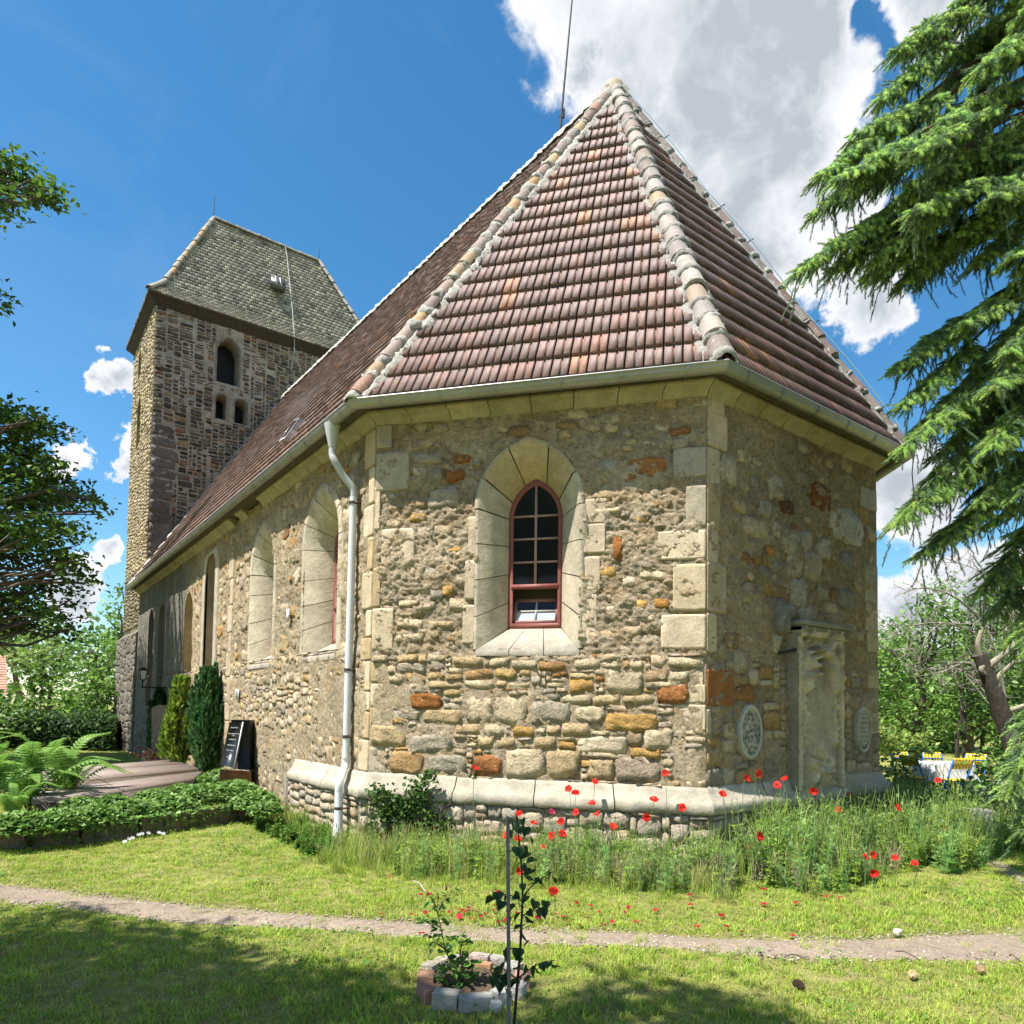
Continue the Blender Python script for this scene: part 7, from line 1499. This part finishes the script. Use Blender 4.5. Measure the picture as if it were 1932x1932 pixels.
for k, (a, d, w_, lab) in enumerate(((1690, 31, 60, 'bright broad tree far behind the church corner'), (1790, 34, 70, 'wide green tree closing the view behind the table'), (1900, 30, 70, 'dense green tree behind the leaning trunk'))):
    tree('beech_tree', lab, dp(a, 1440, d) * [1, 1, 0], dp(a, 1220, d), .22, pb([(a + rng.normal(0, w_ * .7), rng.uniform(1190 if k else 1240, 1420), rng.uniform(30, 48)) for _ in range(15)] + [(a, 1170 + 30 * (k == 0), 36)], d, 1), .26, BRI + MAPLE[2:3], per=4.5, lper=13, spread=.45)
# silver bare tree
dt_ = 13.2; t = empty('bare_tree', dp(1905, 1480, dt_) * [1, 1, 0], label='leafless silvery tree whose twigs reach towards the church corner', cat='tree'); off = -np.array(t.location); mb = MB(); SV = (.34, .31, .26)
for pts_ in ([(1905, 1490), (1895, 1330), (1880, 1230), (1850, 1170), (1790, 1120), (1730, 1110), (1690, 1125)], [(1880, 1230), (1830, 1190), (1770, 1175), (1710, 1180), (1665, 1170)], [(1890, 1280), (1830, 1250), (1760, 1270), (1720, 1225), (1680, 1230)], [(1895, 1330), (1850, 1290), (1790, 1255), (1748, 1262), (1700, 1250)], [(1850, 1170), (1860, 1120), (1850, 1080), (1800, 1060)], [(1880, 1230), (1910, 1160), (1925, 1100)]):
    P = spline([dp(a, b, dt_ + rng.normal(0, .15)) for a, b in pts_], 22) + off; r0 = .05 if pts_[0][1] > 1400 else .024; tube(mb, P, np.linspace(r0, .005, 22), SV, 5, False, .2)
    for _ in range(26):
        q = P[rng.integers(6, 22)]; u = rng.standard_normal(3) * np.array([.35, .35, .3]) + (-.1, 0, .02); P2 = spline([q, q + u * .5 + rng.normal(0, .06, 3), q + u + rng.normal(0, .08, 3)], 7); tube(mb, P2, np.linspace(.008, .003, 7), SV, 4, False)
        for _ in range(2): v = P2[rng.integers(3, 7)]; tube(mb, spline([v, v + rng.normal(0, .1, 3), v + rng.normal(0, .18, 3)], 4), .003, SV, 3, False)
mb.build('trunk', M_bark, t)
# leaning pruned trunk
dl = 11.3; t = empty('pruned_tree', dp(1925, 1520, dl) * [1, 1, 0], label='leaning dark trunk with sawn off limbs at the right edge', cat='tree'); off = -np.array(t.location); mb = MB(); tube(mb, spline([dp(a, b, dl) for a, b in ((1940, 1545), (1925, 1470), (1908, 1400), (1885, 1330), (1862, 1270), (1848, 1235))], 16) + off, np.linspace(.17, .10, 16), (.085, .07, .055), 12, True, .12); mb.build('trunk', M_bark, t, True)
for pts_, r in (([(1860, 1262), (1880, 1245), (1905, 1225), (1930, 1195)], .055), ([(1872, 1290), (1890, 1268), (1915, 1248)], .05), ([(1893, 1345), (1912, 1338), (1940, 1330)], .05), ([(1850, 1240), (1845, 1215), (1852, 1190)], .045), ([(1862, 1250), (1852, 1262), (1858, 1272)], .05)):
    mb = MB(); P = spline([dp(a, b, dl - .05) for a, b in pts_], 8) + off; tube(mb, P, np.linspace(r, r * .8, 8), (.30, .27, .2), 9, True, .1); mb.build('branch', M_bark, t, True)
# shrubs and undergrowth on the right
for nm, lab, a, b, d, bl, cols, ls in (('shrub', 'yellow green shrub directly right of the church corner', 1710, 1490, 13.5, [(1700, 1430, 26), (1730, 1450, 26), (1680, 1460, 26), (1720, 1490, 30), (1750, 1420, 16), (1690, 1500, 30)], BRI + [(.27, .34, .08)], .10),
        ('shrub', 'leafy shrub in front of the white table', 1795, 1500, 11.2, [(1790, 1492, 26), (1760, 1505, 30), (1830, 1495, 22), (1815, 1520, 28), (1740, 1530, 26), (1780, 1540, 30)], BRI, .08), ('shrub', 'broad leaved shrub at the right edge below the leaning trunk', 1890, 1540, 10.2, [(1880, 1490, 34), (1920, 1510, 40), (1860, 1530, 34), (1900, 1560, 36), (1960, 1540, 60), (1850, 1450, 22), (1890, 1430, 26)], DKG[1:] + BRI, .12),
        ('shrub', 'dark shaded bush at the bend of the side path', 1800, 1590, 8.8, [(1790, 1560, 30), (1820, 1570, 26), (1760, 1580, 26), (1845, 1555, 26)], DKG, .07), ('shrub', 'tall bright shrub beyond the table on the left', 1690, 1440, 17, [(1680, 1410, 26), (1705, 1400, 24), (1730, 1395, 18), (1665, 1380, 30)], [(.3, .36, .1), (.24, .33, .07), (.18, .3, .05)], .12)):
    tree(nm, lab, dp(a, b, d) * [1, 1, 0], dp(a, b - 30, d), .025, pb(bl, d, .3), ls, cols, per=26, lper=9, spread=.11, cat='shrub', twigs=1, shell=.3)
p = dp(1720, 1478, 14.2); rock('boulder', 'flat tan boulder in the greenery beside the table', (p[0], p[1], .25), (1.0, .5, .35), (.45, .38, .27), .2, None, .03, seed=61)
p = dp(1868, 1500, 11.8); rock('boulder', 'broad mossy grey boulder at the foot of the leaning trunk', (p[0], p[1], .3), (1.3, .7, .5), (.27, .26, .2), .5, None, .03, seed=63)
p = dp(1852, 1545, 9.4); rock('boulder', 'small dark round stone in the shade beside the side path', (p[0], p[1], .28), (.3, .3, .34), (.22, .22, .2), .5, None, .03, seed=64)
# table with white cloth, blue and yellow folding chairs
tcn = dp(1782, 1430, 13.9); tcx, tcy = tcn[0], tcn[1]; yaw = -math.radians(36); TBL = empty('table', (tcx, tcy, 0), label='garden table under a white cloth among the greenery', cat='table'); TBL.rotation_euler = (0, 0, yaw)
mb = MB(); box(mb, (0, 0, .73), (.86, .6, .03), (.5, .4, .2)); mb.build('tabletop', M_plain, TBL)
for sx in (-1, 1):
    for sy in (-1, 1): mb = MB(); tube(mb, [(sx * .36, sy * .24, 0), (sx * .36, sy * .24, .72)], .016, (.03, .12, .35), 6); mb.build('leg', M_plain, TBL)
n = 64; th = np.linspace(0, 2 * np.pi, n, endpoint=False); rows = []
sup = lambda r_, hz: [[r_ * .46 * np.sign(math.cos(t)) * abs(math.cos(t)) ** .35, r_ * .33 * np.sign(math.sin(t)) * abs(math.sin(t)) ** .35, hz] for t in th]
for r_, z_, wv in ((.02, .757, 0), (.6, .757, 0), (.97, .756, 0), (1.0, .74, 0), (1.04, .62, .03), (1.09, .50, .06), (1.12, .44, .08)):
    q = np.array(sup(r_, z_)); q[:, :2] *= (1 + wv * np.sin(th * 11) + wv * .6 * np.sin(th * 5 + 1))[:, None]; q[:, 2] -= .04 * (wv > .05) * np.abs(np.sin(th * 2)); rows.append(q)
G = np.array(rows).reshape(-1, 3); F = [[i * n + j, i * n + (j + 1) % n, (i + 1) * n + (j + 1) % n, (i + 1) * n + j] for i in range(6) for j in range(n)]; mb = MB(); mb.add(G, F, (.80, .80, .80)); tc_ = mb.build('tablecloth', M_cloth, None, True, label='white tablecloth hanging in folds over the garden table', cat='tablecloth'); tc_.location = (tcx, tcy, 0); tc_.rotation_euler = (0, 0, yaw)
def chair(label, first=None):
    t = empty('folding_chair', (0, 0, 0), label=label, cat='chair', group='folding chairs round the table'); BLU = (.02, .13, .42); YEL = (.75, .52, .02)
    mb = MB()
    for sx in (-.2, .2): bar(mb, (sx, .22, 0), (sx, -.16, .86), .014, .03, BLU); bar(mb, (sx * .88, -.22, 0), (sx * .88, .2, .45), .014, .03, BLU); bar(mb, (sx, -.16, .45), (sx, .2, .45), .014, .02, BLU)
    bar(mb, (-.2, .16, .14), (.2, .16, .14), .014, .02, BLU); bar(mb, (-.18, -.15, .1), (.18, -.15, .1), .014, .02, BLU); bar(mb, (-.2, -.115, .76), (.2, -.115, .76), .012, .03, BLU); bar(mb, (-.2, -.155, .85), (.2, -.155, .85), .012, .03, BLU); mb.build('frame', M_plain, t)
    for k in range(5): mb = MB(); box(mb, (0, -.13 + k * .078, .465), (.42, .06, .016), YEL); mb.build('slat', M_plain, t)
    for k in range(6): mb = MB(); M_ = np.array([[1, 0, 0], [0, 1, 0], [0, -.44, 1]]); bar(mb, (-.165 + k * .066, -.095, .68), (-.165 + k * .066, -.17, .89), .05, .014, YEL, up=(0, 1, 0)); mb.build('slat', M_plain, t)
    return t
ch0 = chair('blue framed folding chair seen sideways at the left end of the table'); ch0.location = (tcx - .62, tcy + .30, 0); ch0.rotation_euler = (0, 0, yaw - 1.3)
for k, (dx, dy, r_, lab) in enumerate(((.35, .85, 3.05, 'chair with bright yellow slatted back behind the right half of the table'), (-.35, .80, 3.2, 'chair with yellow back peeping over the left end of the table'), (.95, .55, 2.2, 'chair with yellow back right of the table, half hidden by leaves'), (-.15, -.62, .1, 'folding chair standing in front of the table, seat pushed under the cloth'))):
    c = dup(ch0, (tcx + dx * math.cos(yaw) - dy * math.sin(yaw), tcy + dx * math.sin(yaw) + dy * math.cos(yaw), 0), yaw + r_, label=lab)
# ------------------------------------------------------------------ big spruce reaching in from the right
tr = dp(2230, 1400, 8.4); SX, SY = tr[0], tr[1]; spr = empty('spruce', (SX, SY, 0), label='big spruce with drooping grey green branches filling the right edge', cat='spruce'); SO = np.array([SX, SY, 0])
mb = MB(); tube(mb, [(0, 0, -.1), (0, 0, 4), (0, 0, 9), (.1, 0, 15)], [.30, .24, .16, .04], (.13, .10, .075), 12, False, .1); mb.build('trunk', M_bark, spr, True)
tips = [(1800, 5, 7.6), (1690, 95, 7.4), (1740, 50, 8), (1655, 190, 7.4), (1610, 255, 7.3), (1545, 330, 7.2), (1542, 395, 7.3), (1510, 505, 7.1), (1572, 505, 7.4), (1620, 440, 7.2), (1600, 350, 7.6), (1650, 515, 7.5), (1700, 535, 7.6), (1690, 690, 7.3), (1702, 762, 7.2), (1745, 640, 7.6), (1705, 845, 7.0), (1770, 860, 7.3), (1740, 800, 7.2), (1692, 985, 6.9), (1745, 940, 7.1), (1790, 1010, 7.1), (1735, 1045, 7.2), (1850, 1120, 7.2), (1905, 1210, 7.0), (1880, 1160, 7.6), (1920, 1450, 6.6), (1905, 1490, 6.5), (1940, 1560, 6.4)]
for yy in range(-60, 1230, 62):
    xb = np.interp(yy, [-60, 0, 95, 190, 330, 505, 545, 600, 690, 850, 1000, 1130, 1230], [1850, 1800, 1700, 1660, 1560, 1600, 1760, 1770, 1740, 1750, 1790, 1870, 1930])
    x_ = xb + 75
    while x_ < 2090: tips.append((x_ + rng.normal(0, 28), yy + rng.normal(0, 38), rng.uniform(6.6, 8.6))); x_ += 66
def twig_mesh(L=.14, n=58, cols=((.16, .27, .07),), nl=.024, wd=.0042):
    nl *= 1.25; wd *= 1.35; n = int(n * 1.15)
    mb = MB(); tube(mb, [(0, 0, 0), (L, 0, 0)], .0022, (.22, .14, .07), 3, False); V = []; C = []
    for k in range(n):
        x = L * (k + .5) / n; a = rng.normal(0, 1.25) + (0 if rng.random() < .7 else np.pi); u = np.array([.62 + .35 * (x / L), math.sin(a) * .8, math.cos(a) * .8]); u /= np.linalg.norm(u); s = np.cross(u, (1, 0, 0)); s /= np.linalg.norm(s) + 1e-9; l = nl * rng.uniform(.75, 1.15); c = np.array(cols[rng.integers(len(cols))]) * rng.uniform(.8, 1.25)
        p = np.array([x, 0, 0]); V += [p - s * wd / 2, p + s * wd / 2, p + u * l]; C += [c] * 3
    mb.add(V, [[3 * i, 3 * i + 1, 3 * i + 2] for i in range(n)], np.array(C)); return mb
NEW = [twig_mesh(.12, 64, ((.42, .60, .17), (.50, .66, .22), (.34, .52, .15)), .022, .005), twig_mesh(.10, 56, ((.40, .58, .20), (.46, .62, .2)), .023, .005)]
OLD = [twig_mesh(.15, 62, ((.19, .30, .15), (.26, .38, .21), (.12, .21, .11)), .024, .0046), twig_mesh(.13, 56, ((.21, .33, .18), (.29, .42, .26), (.12, .2, .11)), .024, .0046)]
NP_, ND_, NS_, OP_, OD_, OS_ = [], [], [], [], [], []; wood = MB()
for a, b, d in tips:
    tip = dp(a, b, d) - SO; L0 = math.hypot(tip[0], tip[1]); org = np.array([0, 0, tip[2] + rng.uniform(.35, .7) * L0]); mid = (org + tip) / 2 + np.array([rng.normal(0, .1), rng.normal(0, .1), rng.uniform(.08, .2) * L0]); P = spline([org, mid, lerp(mid, tip, .6) + (0, 0, .02), tip], 34); n_ = len(P); T = np.gradient(P, axis=0); T /= np.linalg.norm(T, axis=1)[:, None]
    tube(wood, P, np.linspace(.035, .004, n_), (.13, .09, .06), 5, False); ln_ = np.linalg.norm(np.diff(P, axis=0), axis=1).sum(); st = max(6, int(n_ * (1 - min(1.9, ln_) / ln_)))
    for i in np.arange(st, n_ - .5, max(.35, .075 * n_ / ln_)):
        q = P[int(i)]; tt = (i - st) / (n_ - st + 1e-6)
        for sd in (-1, 1):
            S = np.cross(T[int(i)], (0, 0, 1.)); S /= np.linalg.norm(S) + 1e-9; bl = (.42 * (1 - tt) ** .8 + .12) * rng.uniform(.65, 1.15); D = T[int(i)] * rng.uniform(.45, .8) + S * sd * rng.uniform(.4, .9) + np.array([0, 0, rng.uniform(-.55, .05)]); D /= np.linalg.norm(D)
            m_ = max(2, int(bl / .075)); pq = q.copy(); dirn = D.copy()
            for j in range(m_):
                last = j >= m_ - 1; dirn = dirn + np.array([0, 0, -.06]); dirn /= np.linalg.norm(dirn)
                fresh = (last and rng.random() < .9) or rng.random() < .25
                (NP_ if fresh else OP_).append(pq.copy()); (ND_ if fresh else OD_).append(dirn + rng.normal(0, .08, 3)); (NS_ if fresh else OS_).append(rng.uniform(1.0, 1.5))
                if not last and rng.random() < .75:
                    for s2 in (-1, 1):
                        d2 = dirn * .7 + np.cross(dirn, (0, 0, 1.)) * s2 * .7 + rng.normal(0, .15, 3) + (0, 0, -.1); fr = rng.random() < .72; (NP_ if fr else OP_).append(pq.copy()); (ND_ if fr else OD_).append(d2); (NS_ if fr else OS_).append(rng.uniform(.9, 1.4))
                pq = pq + dirn * .075
        # hanging combs below the limb
        if rng.random() < .75:
            pq = q.copy(); dirn = np.array([rng.normal(0, .3), rng.normal(0, .3), -1.])
            for j in range(rng.integers(2, 6)): OP_.append(pq.copy()); OD_.append(dirn + rng.normal(0, .12, 3)); OS_.append(rng.uniform(.8, 1.1)); pq = pq + dirn * .09
    NP_.append(tip); ND_.append(T[-1] + (0, 0, .1)); NS_.append(1.2)
wood.build('limbs', M_bark, spr)
for nm, ms, Pq, Dq, Sq in (('fresh_needles', NEW, NP_, ND_, NS_), ('old_needles', OLD, OP_, OD_, OS_)):
    Pq = np.array(Pq) + SO; Dq = np.array(Dq); scatter(nm, ms, Pq, dir_euler(Dq, rng.uniform(-.6, .6, len(Pq))), np.array(Sq), M_needle, spr)
print('spruce twigs', len(NP_), len(OP_))
# ------------------------------------------------------------------ far treeline closing the view on every side
mb = MB(); P_ = []
for _ in range(2600):
    a = rng.uniform(0, 2 * np.pi); R = rng.uniform(75, 105); h = (6 + 7 * vnoise(np.array([[math.cos(a) * 9, math.sin(a) * 9, 0]]), 3)[0]); z = h * rng.random() ** .7; P_.append((2 + R * math.cos(a), 8 + R * math.sin(a), z))
P_ = np.array(P_); Q = (P_[:, None] + rng.normal(0, 1.0, (len(P_), 14, 3)) * np.array([1, 1, .8])).reshape(-1, 3); Q = Q[Q[:, 2] > 0]; leaves(mb, Q, 1.1, [(.08, .15, .04), (.11, .19, .05), (.06, .11, .03), (.14, .22, .06)]); mb.build('distant_woods', M_leaf, kind='stuff')
